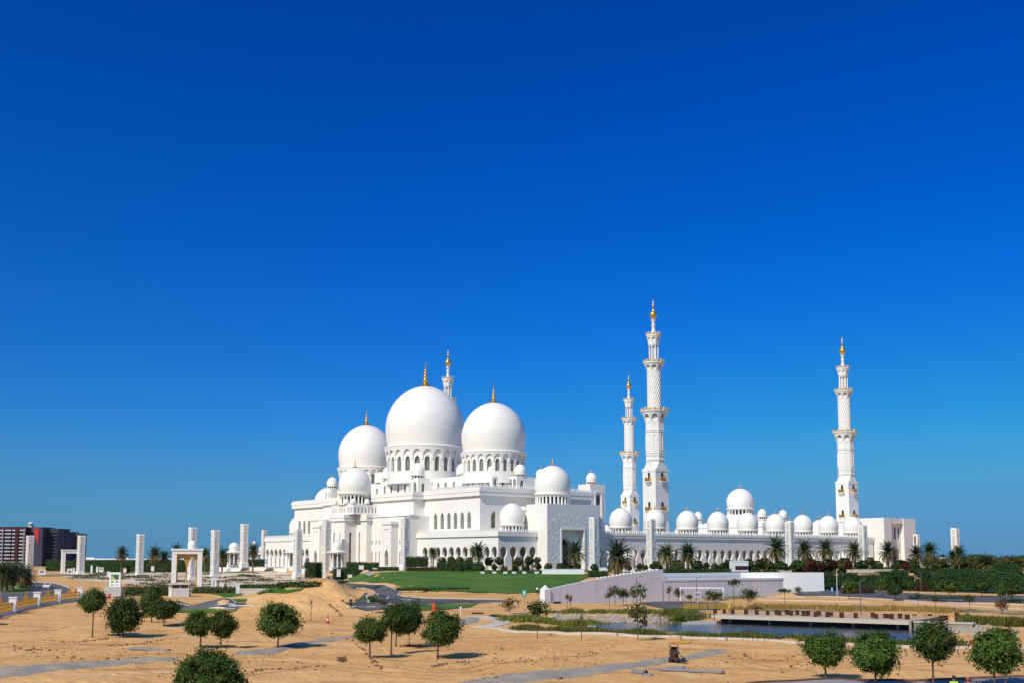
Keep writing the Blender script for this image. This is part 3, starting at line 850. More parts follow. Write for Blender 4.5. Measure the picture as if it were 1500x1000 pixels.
arc = arcade('arcade', 'long white arcade of horseshoe arches with a row of nine small domes, facing the pond', 'arcade', 169.0, 38, 5.0, p, ANG,
             [48.5 + s for s in (-28.3, -10.6, 6.9, 24.3, 42.0, 59.7, 77.4, 95.0, 112.6)])
p = m2w(131.5, 80.0)
arcade('arcade', 'far white arcade across the courtyard, dome tops showing left of the right minaret', 'arcade', 160.0, 36, 5.0, p, ANG - PI / 2,
       [80 - t for t in (62, 44.5, 27, -27, -44.5, -62)])
p = m2w(131.0, 85.2)
arcade('arcade', 'rear white arcade across the courtyard, glimpsed through the arches of the near arcade', 'arcade', 150.0, 34, 5.0, p, ANG + PI,
       [131 - s for s in (-10.6, 6.9, 24.3, 42.0, 59.7, 77.4, 95.0, 112.6)])
court = MB(); court.box(-48, 121, -75, 75, -.2, .02)
tag(court.build('courtyard', M['white'], None, MO, ANG), kind='structure')

# entrance pavilion with a dome and turrets across the courtyard
ep = thing('pavilion', 'white entrance pavilion whose larger dome rises behind the row of arcade domes', 'pavilion', m2w(132, 0), ANG)
b = MB(); b.box(-9.5, 9.5, -21.5, 21.5, 0, 21.0); b.box(-9, 9, -11, 11, 21.002, 25.2); b.build('wall', M['marble'], ep)
b = MB(); cornice(b, -9.5, 9.5, -21.5, 21.5, 19.0, 20.98, .5, 1); b.build('cornice', M['marble'], ep)
for x in (-7.5, 8.5):
    for y in (-20, 22):
        b = MB(); b.lathe([(2.0, 0), (2.0, 1.2), (2.3, 1.2), (2.3, 1.6)], 8, (x, y, 21.0)); b.build('turret', M['marble'], ep)
        small_dome(ep, (x, y, 22.6), 2.2, 3.9, 1.4, 1.2, 12)
small_dome(ep, (0, 0, 25.2), 7.0, 10.6, 3.6, 3.2, 22)

# gatehouse at the arcade's right end
gh = thing('gatehouse', 'plain white gatehouse block with a recessed porch of three slit windows, right of the arcade', 'gatehouse', MO, ANG)
b = MB()
open_box(b, 120.6, 126.3, -90.5, -74, 0, 21.4, 'd'); open_box(b, 135.7, 145.0, -90.5, -74, 0, 21.4, 'd')
b.box(126.31, 135.69, -90.2, -74, 19.0, 21.3)
sl3 = [(128.4, slit(12.0, 17.6, .8)), (131.2, slit(12.0, 17.6, .8)), (134.0, slit(12.0, 17.6, .8))]
b.build('wall', M['marble'], gh)
b = MB()
arch_panel(b, 126.31, 135.69, 11.0, 18.99, sl3, .7, fy(-88.9))
ga = arch(2.7, 0, 5.2, 8.2, 8, .65)
arch_panel(b, 126.31, 135.69, 0, 10.99, [(131.6, ga)], 2.0, fy(-88.9))
rw = b.build('porch_wall', M['marble'], gh)
for c_, pr in sl3: win(c_, pr, fy(-88.9), .6, 'glass', 'window', rw)
win(131.6, ga, fy(-88.9), 1.9, 'glass', 'doorway', rw)
b = MB(); b.box(119.5, 122, -78, -60, 12.4, 20.0); b.box(119.2, 122.2, -78.3, -60, 20.002, 21.2); b.build('rear_wall', M['marble'], gh)

# ------------------------------------------------------------------ minarets
def minaret(label, s, t, sc=1.0, group='minarets'):
    T = thing('minaret', label, 'minaret', m2w(s, t), ANG, group)
    return T
def minaret_parts(T):
    a = 3.5
    b = MB()
    b.box(-a, a, -a, a, 0, 38.2)
    b.box(-a - .12, a + .12, -a - .12, a + .12, 37.2, 38.35)
    # shoulder from square to octagon
    o = 3.45; k = o * math.tan(PI / 8)
    oct_ = [(o, -k), (o, k), (k, o), (-k, o), (-o, k), (-o, -k), (-k, -o), (k, -o)]
    sq = [(a, -a * .8), (a, a * .8), (a * .8, a), (-a * .8, a), (-a, a * .8), (-a, -a * .8), (-a * .8, -a), (a * .8, -a)]
    vs = [(x, y, 38.36) for x, y in sq] + [(x * .97, y * .97, 41.0) for x, y in oct_]
    b.add(vs, [(i, (i + 1) % 8, 8 + (i + 1) % 8, 8 + i) for i in range(8)])
    b.build('base_tower', M['marble'], T)
    for z in (33.2, 21.8):                   # gilt oriel balconies on each face
        for (dx, dy, rz) in ((-1, 0, PI / 2), (0, -1, PI), (1, 0, -PI / 2), (0, 1, 0)):
            ob = MB(); ob.cur = 0
            ob.add([(-1.35, 0, 0), (1.35, 0, 0), (1.35, 1.1, 0), (-1.35, 1.1, 0), (0, 0, -1.9)], [(0, 1, 2, 3), (4, 1, 0), (4, 2, 1), (4, 3, 2), (4, 0, 3)])
            ob.box(-1.45, 1.45, 0.02, 1.2, 0.003, .3)
            ob.cur = 1
            ob.box(-1.3, 1.3, .04, 1.1, .65, .95); ob.box(-1.3, -1.0, .04, 1.1, .303, 1.7); ob.box(1.0, 1.3, .04, 1.1, .303, 1.7); ob.box(-.22, .22, .9, 1.1, .303, 1.5)
            ob.cur = 2
            ob.box(-.6, .6, .0, .05, .9, 3.1)
            ob.lathe([(.6, 0), (.3, .5), (0, .7)], 8, (0, .02, 3.1))
            ob.build('balcony', [M['marble'], M['gold'], M['glass']], T, (dx * (a + .01), dy * (a + .01), z), rz)
    # octagonal stage
    b = MB()
    rot = PI / 8
    Ro = 3.55 / math.cos(PI / 8)
    def band(z0, z1, r): b.lathe([(r, z0), (r, z1)], 8, rot=rot)
    b.lathe([(Ro * .985, 41.0), (Ro * .985, 58)], 8, rot=rot)
    for z in (41.6, 43.3, 44.2, 52.6, 53.3): band(z, z + .35, Ro * 1.035)
    b.build('octagon_stage', M['marble'], T)
    nb = MB(); nb.cur = 0
    for i in range(8):
        an = PI / 4 * i; c_, s_ = math.cos(an), math.sin(an)
        def tr(x, y, z): return (x * c_ - y * s_, x * s_ + y * c_, z)
        r0 = 3.5
        for (u0, u1, z0, z1) in ((-.75, -.58, 45.2, 51.8), (.58, .75, 45.2, 51.8), (-.58, .58, 51.4, 51.8), (-.58, .58, 45.2, 45.5)):
            q = []
            for x in (r0 - .1, r0 + .16):
                q += [tr(x, u0, z0), tr(x, u1, z0), tr(x, u1, z1), tr(x, u0, z1)]
            nb.add(q, [(3, 2, 1, 0), (4, 5, 6, 7), (0, 1, 5, 4), (1, 2, 6, 5), (2, 3, 7, 6), (3, 0, 4, 7)])
    nb.build('niche_frame', M['marble'], T)
    def flare(z0, z1, ra, rb, n, nm):
        """corbelled balcony: a flaring ring of niches, a floor and a gilt merloned parapet"""
        b = MB(); st = 2 * PI / n
        b.lathe([(ra * .9, z0 - .4), (ra * .93, z0), (ra * .97, z0 + (z1 - z0) * .5), (ra * .97, z1)], 24, cap=False)
        rf = lambda z: ra * .985 + (rb - ra) * max(0, min(1, (z - z0) / (z1 - z0))) ** 1.35
        for i in range(n):
            arch_panel(b, i * st - st / 2, i * st + st / 2, z0, z1, [(i * st, arch(st * .36, z0 + .25 * (z1 - z0), z0 + .55 * (z1 - z0), z0 + .84 * (z1 - z0), 6, .6))], rb * .14, cyl((0, 0), rf))
        b.lathe([(ra * .9, z1 - .01), (rb * 1.0, z1), (rb * 1.03, z1 + .15), (rb * 1.03, z1 + .55), (rb, z1 + .6), (0.2, z1 + .6)], 24, cap=False)
        bo = b.build(nm, M['marble'], T)
        g = MB(); g.cur = 0
        m = n * 2
        g.cur = 1
        g.lathe([(rb * .97, z1 + .6), (rb * .97, z1 + 1.05), (rb * .90, z1 + 1.05), (rb * .90, z1 + .6)], 24, cap=False)
        for i in range(m):
            an = 2 * PI * i / m
            g.cur = i % 2
            wd = rb * .10; hh = 1.75 if i % 2 == 0 else 1.5
            x, y = rb * .94 * math.cos(an), rb * .94 * math.sin(an)
            g.lathe([(wd * 1.3, .5), (wd * 1.2, hh * .7), (wd * .5, hh * .9), (0, hh)], 6, (x, y, z1 + .1))
        g.build('parapet', [M['pinkstone'], M['gold']], bo)
        return bo
    flare(55.6, 60.6, 3.6, 5.35, 8, 'balcony')
    # twisted cylinder
    b = MB(); n = 20; zs = [60.9 + (77.3 - 60.9) * i / 24 for i in range(25)]; vs = []; fs = []
    N = n * 4
    for i, z in enumerate(zs):
        for k in range(N):
            an = 2 * PI * k / N + i * 0.062 * 1.7
            r = 2.66 + .14 * math.cos(an * n - i * 0.062 * 1.7 * n + 0) if False else 2.62 + (.17 if k % 4 < 2 else -.02)
            vs.append((r * math.cos(an), r * math.sin(an), z))
    for i in range(24):
        for k in range(N):
            k2 = (k + 1) % N
            fs.append((i * N + k, i * N + k2, (i + 1) * N + k2, (i + 1) * N + k))
    b.add(vs, fs); b.build('twisted_shaft', M['marble'], T)
    flare(76.4, 79.9, 2.75, 4.05, 8, 'balcony')
    b = MB()
    b.lathe([(2.35, 80.5), (2.35, 81.0), (1.1, 81.0), (1.1, 87.6), (2.1, 87.6)], 16, cap=False)
    for i in range(8):
        an = PI / 4 * i + PI / 8
        b.lathe([(.36, 81.0), (.26, 81.5), (.25, 87.0), (.42, 87.7)], 8, (1.78 * math.cos(an), 1.78 * math.sin(an), 0), cap=False)
    b.build('lantern', M['marble'], T, smooth=False)
    flare(87.4, 90.5, 2.15, 2.85, 8, 'balcony')
    b = MB(); b.lathe([(1.5, 91.1), (1.0, 92.2), (.62, 93.6), (.72, 94.6), (.95, 95.0), (.62, 95.3), (.5, 96.2), (.95, 97.0), (1.05, 97.3), (.5, 97.5)], 16)
    b.build('spindle', M['marble'], T, smooth=True)
    b = MB(); pr = [(.6, 97.4)]
    for i in range(9):
        an = -PI / 2 + PI * (i + .6) / 9.6
        pr.append((1.5 * math.cos(an) + .02, 99.2 + 1.6 * math.sin(an)))
    pr += [(.35, 101.1), (.28, 102.3), (.5, 102.7), (.28, 103.1), (.14, 103.6), (.12, 104.6), (0, 104.8)]
    b.lathe(pr, 14)
    b.tube([(.45 * math.cos(R(-235 + 29 * i)), 0, 105.3 + .45 * math.sin(R(-235 + 29 * i))) for i in range(11)], [.04] + [.11] * 9 + [.04], 6)
    b.build('finial', M['gold'], T, smooth=True)
mA = minaret('tallest looking white minaret, rising behind the arcade domes in mid picture', 0.9, -69.3)
minaret_parts(mA)
copy_tree(mA, 'white minaret standing alone at the right end of the arcade near the gatehouse', m2w(124.3, -69.3))
copy_tree(mA, 'smaller looking distant white minaret just left of the nearest minaret', m2w(121.5, 69.3))
copy_tree(mA, 'minaret hidden behind the biggest dome so that only its top shows above it', m2w(-.9, 69.6))
# ------------------------------------------------------------------ terrain
def lerp_tab(t, x):
    if x <= t[0][0]: return t[0][1]
    for (a, b), (c, d) in zip(t, t[1:]):
        if x <= c: return b + (d - b) * (x - a) / (c - a)
    return t[-1][1]
def sstep(a, b, x):
    t = max(0.0, min(1.0, (x - a) / (b - a))); return t * t * (3 - 2 * t)
def pdist(poly, x, y):
    """signed distance to a polygon, negative inside"""
    d = 1e18; c = False; n = len(poly)
    for i in range(n):
        ax, ay = poly[i]; bx, by = poly[i - 1]
        ex, ey = bx - ax, by - ay; wx, wy = x - ax, y - ay
        t = max(0.0, min(1.0, (wx * ex + wy * ey) / (ex * ex + ey * ey)))
        q = (wx - ex * t) ** 2 + (wy - ey * t) ** 2
        if q < d: d = q
        if (ay > y) != (by > y) and x < ex * (y - ay) / (by - ay) + ax: c = not c
    d = math.sqrt(d)
    return -d if c else d
BASE = [(0, 0), (165, 0), (230, .4), (300, .8), (400, 1.6), (500, 1.9), (9000, 1.9)]
PLATEAU = [(-124, 508), (-88.7, 462), (-70, 425), (-55, 392), (-42, 352), (0, 345), (22, 330), (36, 285), (37.5, 268.5), (58, 285), (78, 287), (112, 305), (145, 330), (230, 430), (300, 700), (-150, 720)]
LAWN = [(-44, 352), (-32, 300), (-16, 268), (7, 264), (18, 262), (36, 266), (36, 300), (22, 332), (0, 347)]
def zpx(px, py, z):
    r = ray(px, py); t = (z - ZC) / r.z
    return (r.x * t, r.y * t)
WZ = -0.4
POND = [zpx(*p, WZ) for p in ((884, 917), (905, 912.5), (960, 911.5), (1030, 910.5), (1100, 909.5), (1200, 911), (1335, 914), (1347, 920), (1360, 930), (1345, 942), (1270, 940.5), (1180, 935.5), (1100, 932), (1000, 927), (930, 923), (895, 920))]
DRYBED = [zpx(*p, -.4) for p in ((800, 913), (850, 908), (905, 907), (905, 924), (840, 922), (800, 918))]
W0 = Vector((7.85, 237.0)); UD = Vector((math.cos(ANG), math.sin(ANG))); VD = Vector((-UD.y, UD.x))
W1 = W0 + UD * 33.4
def ground_z(x, y, fine=True):
    z = lerp_tab(BASE, y)
    if y < 60 and y < 0: return 0.0
    # garden rising to the terrace on the left
    if y > 330: z += 1.45 * math.exp(-((x + 108) / 45) ** 2 - ((y - 475) / 40) ** 2)
    # heap of dug sand
    if 130 < y < 260 and -70 < x < 10:
        u = (x + 32.5); v = (y - 189)
        h = 4.8 * math.exp(-((u / 9.5) ** 2) - ((v / 9.0) ** 2))
        h += 2.0 * math.exp(-(((x + 44) / 9) ** 2) - (((y - 182) / 8) ** 2)) + 1.5 * math.exp(-(((x + 22) / 6.5) ** 2) - (((y - 196) / 12) ** 2))
        if fine: h *= 1 + .30 * noise.noise((x * .22, y * .22, 3))
        z += h
    if 190 < y < 300 and -10 < x < 100:
        a = W0 + UD * 6; b = W1 + UD * 30
        t = max(0, min(1, (Vector((x, y)) - a).dot(b - a) / (b - a).length_squared))
        q = (Vector((x, y)) - (a + (b - a) * t)).length
        z -= 1.35 * math.exp(-(q / 13) ** 2)
    if 115 < y < 215 and x > -15:
        dp = pdist(POND, x, y)
        if dp < 9: z -= 1.25 * sstep(8.0, -10.0, dp)
        dd = pdist(DRYBED, x, y)
        if dd < 6: z -= 0.45 * sstep(4, -3, dd)
        if x > 15: z += 0.5 * sstep(158, 172, y) * sstep(15, 35, x) * (1 - sstep(200, 240, y))
    if y > 225:
        dp = pdist(PLATEAU, x, y) if y < 760 else (0 if -150 < x < 300 else 1e3)
        zp = 4.85 - max(0.0, dp + 2.2) * 2.2
        if zp > z: z = zp
        if y < 360 and -60 < x < 50:
            dl = pdist(LAWN, x, y)
            zl = 0.9 + 3.95 * max(0.0, min(1.0, (y - 266) / 78)) - max(0.0, dl) * .35
            if zl > z: z = zl
    if fine and y < 220 and -1.3 < x / max(y, 30) < 1.3:
        k = 1 - sstep(150, 215, y)
        z += k * (.24 * noise.noise((x * .16, y * .16, 0)) + .20 * noise.noise((x * .05, y * .11, 9)) + .09 * noise.noise((x * .55, y * .55, 7)) + .05 * abs(noise.noise((x * .3 + y * .05, y * 1.4, 4))))
    return z
def build_ground():
    ds = [-60, -20, 0, 20, 40]
    d = 50.0
    while d < 9000:
        ds.append(d)
        d += .75 if d < 205 else (1.6 if d < 370 else d * .04)
    xs = [-9, -5, -3, -2, -1.5, -1.2, -1.0, -.85, -.75, -.68, -.62, -.58]
    a = -.55
    while a < .551: xs.append(a); a += .0042
    xs += [-v for v in (-.58, -.62, -.68, -.75, -.85, -1, -1.2, -1.5, -2, -3, -5, -9)]
    vs = []; n = len(xs)
    for d in ds:
        s = max(d, 55)
        for a in xs: vs.append((a * s, d, ground_z(a * s, d)))
    fs = [(i * n + k, i * n + k + 1, (i + 1) * n + k + 1, (i + 1) * n + k) for i in range(len(ds) - 1) for k in range(n - 1)]
    b = MB(); b.add(vs, fs)
    return tag(b.build('ground', M['sand'], smooth='all'), kind='structure')
build_ground()

def drape_w(name, pts, m, off=.06, step=2.0, kind='structure', lump=0.0):
    """a sheet laid over the terrain inside a world polygon"""
    x0, x1 = min(p[0] for p in pts), max(p[0] for p in pts); y0, y1 = min(p[1] for p in pts), max(p[1] for p in pts)
    vs = []; es = []
    for i, p in enumerate(pts):
        q = pts[(i + 1) % len(pts)]; L = math.hypot(q[0] - p[0], q[1] - p[1]); k = max(1, int(L / step))
        for j in range(k): vs.append(Vector((p[0] + (q[0] - p[0]) * j / k, p[1] + (q[1] - p[1]) * j / k)))
    nb = len(vs); es = [(i, (i + 1) % nb) for i in range(nb)]
    gx = x0
    while gx < x1:
        gy = y0
        while gy < y1:
            if pdist(pts, gx, gy) < -step * .35: vs.append(Vector((gx + rnd.uniform(-.2, .2) * step, gy)))
            gy += step
        gx += step
    r = delaunay_2d_cdt(vs, es, [], 1, 1e-4)
    b = MB(); z0 = []
    for v in r[0]:
        e = -pdist(pts, v.x, v.y)
        z = ground_z(v.x, v.y) + off
        if lump: z += lump * sstep(0, 1.0, e) * (.6 + .7 * noise.noise((v.x * .8, v.y * .8, 2))) - off * (1 - sstep(0, .3, e))
        z0.append((v.x, v.y, z))
    b.add(z0, [tuple(f) for f in r[2]])
    o = b.build(name, m, smooth='all')
    return tag(o, kind=kind) if kind else o
def wp(pts): return [tuple(at(*p)[:2]) for p in pts]
def drape(name, pts, m, off=.06, step=2.0, kind='structure', lump=0.0): return drape_w(name, wp(pts), m, off, step, kind, lump)
def chaikin(pts, n=2, closed=False):
    for _ in range(n):
        o = [] if closed else [pts[0]]
        for i in range(len(pts) if closed else len(pts) - 1):
            p, q = pts[i], pts[(i + 1) % len(pts)]
            o += [(p[0] * .75 + q[0] * .25, p[1] * .75 + q[1] * .25), (p[0] * .25 + q[0] * .75, p[1] * .25 + q[1] * .75)]
        if not closed: o.append(pts[-1])
        pts = o
    return pts
def ribbon(name, pts, width, m, h=.12, base=-.2, kind='structure', mb=None):
    """kerb or strip of given width following world points, standing h above the terrain"""
    b = mb or MB(); vs = []; fs = []
    P_ = [Vector(p[:2]) for p in pts]; Q = [P_[0]]
    for a, c in zip(P_, P_[1:]):
        k = max(1, int((c - a).length / 2.0))
        Q += [a + (c - a) * (j + 1) / k for j in range(k)]
    for i, p in enumerate(Q):
        t = (Q[min(i + 1, len(Q) - 1)] - Q[max(i - 1, 0)]).normalized(); n = Vector((-t.y, t.x)) * width / 2
        z = ground_z(p.x, p.y)
        for q, zz in ((p + n, z + base), (p + n, z + h), (p - n, z + h), (p - n, z + base)): vs.append((q.x, q.y, zz))
    for i in range(len(Q) - 1):
        for k in range(3): fs.append((i * 4 + k, i * 4 + k + 1, (i + 1) * 4 + k + 1, (i + 1) * 4 + k))
    fs.append((0, 1, 2, 3)); e = (len(Q) - 1) * 4; fs.append((e + 3, e + 2, e + 1, e))
    b.add(vs, fs)
    if mb: return
    o = b.build(name, m)
    return tag(o, kind=kind) if kind else o

# lawn, roads, paving, garden
lawn_px = [(586, 837), (620, 836.6), (700, 836.3), (800, 836.3), (874, 838.5), (862, 845), (838, 855.5), (811, 867), (770, 869), (700, 868), (640, 866.5), (600, 864), (588, 859), (575, 855), (545, 853.5), (530, 851), (548, 846), (575, 841)]
drape('lawn', lawn_px, M['lawn'], .14, 2.0)
drape('road', [(0, 866), (20, 867), (40, 867), (46, 862), (40, 857), (22, 853), (24, 851.5), (50, 852.5), (75, 853.5), (92, 857), (103, 862), (101, 867), (80, 873), (50, 878), (0, 883)], M['asphalt'], .06, 2)
drape('road', [(258, 883), (345, 882), (362, 882), (350, 890), (345, 893), (258, 893.5)], M['asphalt'], .06, 2)
drape('road', [(503, 881.8), (520, 881.5), (600, 881.5), (600, 893), (535, 894.5), (515, 888)], M['asphalt'], .06, 2)
main_road = [(476, 849.5), (494, 847.5), (504, 853), (525, 855), (552, 856.5), (572, 859.5), (588, 866), (580, 870.5), (590, 874), (620, 876.5), (690, 878.5), (745, 879), (745, 882), (690, 882.5), (630, 883), (580, 882.5), (560, 879), (553, 873), (550, 867), (540, 862), (522, 858.5), (500, 857), (480, 855)]
drape('road', main_road, M['asphalt'], .10, 1.5)
drape('paving', [(503, 834.5), (530, 834), (545, 838), (546, 842), (530, 845), (505, 845.5), (498, 840)], M['paving'], .08, 2)
drape('road', [(940, 882), (960, 880.5), (1010, 880.5), (1045, 881.5), (1065, 884), (1055, 893), (1010, 893.5), (975, 891), (948, 887)], M['asphalt'], .06, 2)
drape('road', [(1160, 867), (1200, 861), (1260, 861), (1300, 866), (1360, 870), (1440, 872), (1500, 872), (1500, 884), (1440, 882), (1400, 882), (1340, 878.5), (1270, 875), (1220, 872), (1180, 872)], M['asphalt'], .06, 2)
drape('garden_paving', [(80, 841.5), (110, 836), (200, 833.5), (345, 834), (432, 834.8), (470, 839), (476, 848), (440, 853), (430, 858), (330, 864), (250, 866), (200, 856), (120, 850)], M['garden'], .06, 5)
for nm, pts, m in (('grass', [(300, 868), (345, 866), (420, 861.5), (446, 859), (440, 864), (420, 867), (380, 870), (320, 871)], 'lawn'),
                   ('grass', [(505, 847.5), (540, 843), (556, 838), (592, 836.3), (590, 841), (562, 846), (535, 851), (512, 852)], 'lawn'),
                   ('grass', [(258, 879), (330, 878.5), (362, 878), (360, 881), (340, 881.7), (258, 882.5)], 'lawn'),
                   ('grass', [(258, 894), (335, 893.5), (348, 893.8), (330, 897.5), (300, 898.5), (258, 898)], 'lawn'),
                   ('grass', [(500, 878.5), (550, 877.5), (560, 880), (556, 881.2), (500, 881.2)], 'lawn'),
                   ('grass', [(585, 884), (640, 883.5), (700, 884), (688, 889), (660, 892), (620, 893.5), (602, 893)], 'lawn'),
                   ('grass', [(622, 877.6), (690, 878.9), (735, 880.6), (680, 881.4), (625, 880)], 'lawn'),
                   ('grass', [(0, 853), (20, 853.5), (38, 857), (45, 862), (38, 866.5), (20, 866.5), (0, 865)], 'lawn'),
                   ('grass', [(85, 840), (130, 842), (160, 846), (140, 847), (100, 843), (60, 843.8), (54, 842)], 'drylawn'),
                   ('grass', [(1185, 866), (1200, 845), (1240, 842), (1300, 843), (1400, 843), (1505, 843), (1505, 870), (1440, 868), (1360, 866), (1300, 864), (1240, 862)], 'hedgecore'),
                   ('grass', [(1085, 873), (1100, 868), (1130, 861.5), (1175, 859.5), (1172, 864), (1130, 867), (1095, 873.5), (1050, 879), (1060, 876)], 'drylawn'),
                   ('grass', [(1070, 892), (1130, 888), (1200, 887), (1300, 888), (1400, 891), (1500, 895), (1500, 899), (1400, 896), (1300, 894.5), (1150, 895)], 'drylawn')):
    drape(nm, pts, M[m], .09, 2.5, 'structure')
kb = MB()
for pts, wd in (([(22, 851.8), (50, 852.2), (75, 853.2), (92, 856.7), (104, 862)], .6), ([(0, 857), (20, 858.6), (26, 860.5)], .4), ([(480, 855.6), (500, 857.4), (522, 859), (541, 862.6), (551, 867.5), (553, 873.3)], .35),
                ([(525, 854.4), (552, 856), (573, 859), (590, 866), (581, 870.5), (590, 873.6), (620, 876), (745, 879.2)], .4), ([(580, 882.9), (690, 883.2), (760, 882.2)], .4),
                ([(1200, 873), (1270, 875.8), (1340, 879.5), (1400, 883), (1440, 883.2), (1500, 885)], .5), ([(1110, 878), (1200, 880), (1290, 882), (1400, 886.5), (1500, 892)], .5),
                ([(258, 883), (345, 881.8)], .3), ([(1040, 882), (1075, 876), (1130, 874), (1180, 874.5)], .4)):
    kb = MB(); ribbon('kerb', chaikin(wp(pts)), wd, M['kerb'], .16, mb=kb); tag(kb.build('kerb', M['kerb']), kind='structure')
# pale kerb path round the pond
path = chaikin(wp([(745, 882.5), (790, 894), (850, 893.5), (930, 895)]))
ribbon('path', chaikin(wp([(690, 904), (716, 905.5), (738, 909), (730, 915), (700, 917.5)])), 2.4, M['kerb'], .10)
ribbon('path', chaikin(wp([(704, 916.5), (722, 920.5), (760, 925), (820, 927.5), (900, 929), (1000, 932.5), (1100, 936.5), (1180, 941.5), (1240, 945), (1290, 947.3), (1400, 948), (1520, 949)])), .75, M['kerb'], .22)
ribbon('path', chaikin(wp([(745, 899), (800, 894.8), (860, 893.8), (930, 895.2), (980, 896)])), .8, M['kerb'], .16)
# road paint
pm = MB(); ribbon('road_marking', chaikin(wp([(345, 884.6), (320, 885.2), (303, 886.6), (296, 888.2), (304, 889.6), (322, 890.6), (345, 891)])), .3, M['white'], .085, -.05, mb=pm); tag(pm.build('road_marking', M['white']), kind='structure')
pm = MB(); ribbon('road_marking', wp([(335, 887.6), (372, 887.4)]), .3, M['white'], .085, -.05, mb=pm); tag(pm.build('road_marking', M['white']), kind='structure')
pm = MB(); ribbon('road_marking', chaikin(wp([(508, 887.5), (530, 888.5), (550, 888.2)])), .35, M['white'], .085, -.05, mb=pm); tag(pm.build('road_marking', M['white']), kind='structure')
pm = MB(); ribbon('road_marking', chaikin(wp([(566, 876.6), (585, 877.2), (603, 877.8)])), .5, M['white'], .125, -.05, mb=pm); tag(pm.build('road_marking', M['white']), kind='structure')
# grey gravel trenches across the sand, and the pavement edge bottom right
def strip(name, top, bot, m, **k):
    return drape(name, chaikin(top) + chaikin(bot)[::-1], m, **k)
strip('gravel_strip', [(-10, 980), (60, 975), (150, 969), (262, 963.5)], [(-10, 996), (60, 987), (150, 976.5), (262, 968)], M['gravel'], off=.05, step=.9, lump=.32)
strip('gravel_strip', [(345, 955), (400, 949), (440, 939), (490, 932.5), (540, 929)], [(345, 960), (400, 956), (440, 945), (490, 938), (540, 933)], M['gravel'], off=.05, step=.9, lump=.16)
strip('gravel_strip', [(640, 1004), (740, 988), (830, 981.5), (900, 974), (980, 963), (1035, 954.5), (1063, 951)], [(700, 1010), (760, 1001), (830, 994), (900, 984), (980, 970), (1040, 961.5), (1066, 956)], M['gravel'], off=.05, step=.9, lump=.36)
drape('gravel_strip', [(690, 902), (705, 905), (700, 911), (672, 916), (668, 909)], M['gravel'], .05, 1.2, 'structure', .1)
strip('paving', [(1100, 1004), (1180, 999.5), (1260, 996.5), (1380, 995.5), (1520, 995)], [(1100, 1030), (1180, 1030), (1260, 1030), (1380, 1030), (1520, 1030)], M['paving'], off=.10, step=1.2)
kb = MB(); ribbon('kerb', chaikin(wp([(1095, 1003.5), (1180, 998.8), (1260, 995.6), (1380, 994.6), (1520, 994)])), .3, M['dirt'], .2, mb=kb); tag(kb.build('kerb', M['dirt']), kind='structure')
# plateau planting round the mosque, and tyre tracks over the sand
for i, pts in enumerate(([(-10, 962), (120, 966), (260, 957), (420, 968), (560, 985)], [(560, 972), (640, 985), (760, 968), (900, 958), (1010, 962)], [(430, 925), (520, 938), (640, 950), (760, 948), (900, 944)], [(700, 940), (820, 955), (960, 952), (1080, 968), (1180, 985)], [(20, 925), (120, 915), (260, 925), (360, 915)], [(1010, 975), (1100, 982), (1240, 975), (1420, 972)], [(180, 985), (300, 995), (460, 975), (640, 992)], [(840, 940), (960, 945), (1060, 955), (1200, 962)])):
    wpts = chaikin(wp(pts), 3)
    for off in (-.85, .85):
        q = []
        for j, p_ in enumerate(wpts):
            a_ = Vector(wpts[min(j + 1, len(wpts) - 1)]) - Vector(wpts[max(j - 1, 0)]); a_.normalize()
            q.append((p_[0] - a_.y * off, p_[1] + a_.x * off))
        tb = MB(); ribbon('tyre_track', q, .34, M['track'], .018, -.05, mb=tb); tag(tb.build('tyre_track', M['track']), kind='structure')
front = [m2w(s_, t_) for s_, t_ in ((121, -93), (-47, -93), (-73, -93), (-73, -87), (-90, -87), (-90, -39), (-96, -39), (-101, -6), (-101, 8), (-96, 39), (-90, 39), (-90, 88))]
gp = [(p_.x, p_.y) for p_ in front] + [(-104, 490), (-86, 466), (-68, 432), (-53, 398), (-39, 357), (0, 349), (24, 334), (39, 290), (41, 274), (58, 290), (78, 292), (111, 310), (143, 336)]
drape_w('grass', gp, mat('terrace_planting', (.055, .085, .018), .95, var=.3, vscale=.4, bump=.6, bscale=4, col2=(.30, .25, .20), c2scale=.05, c2lo=.56, c2hi=.60), .05, 6.0)
# yellow stain of sand by the sapling
drape('sand_patch', chaikin([(988, 941.5), (1000, 939.5), (1014, 940.5), (1012, 943), (998, 944)], 2, True), mat('yellow_sand', (.62, .38, .05), .95, var=.15), .06, .8)
# pond water
wb = MB(); pc = (sum(p[0] for p in POND) / len(POND), sum(p[1] for p in POND) / len(POND))
wb.add([(pc[0] + (p[0] - pc[0]) * 1.06, pc[1] + (p[1] - pc[1]) * 1.25, WZ) for p in POND], [tuple(range(len(POND)))]); tag(wb.build('water', M['water']), kind='structure')

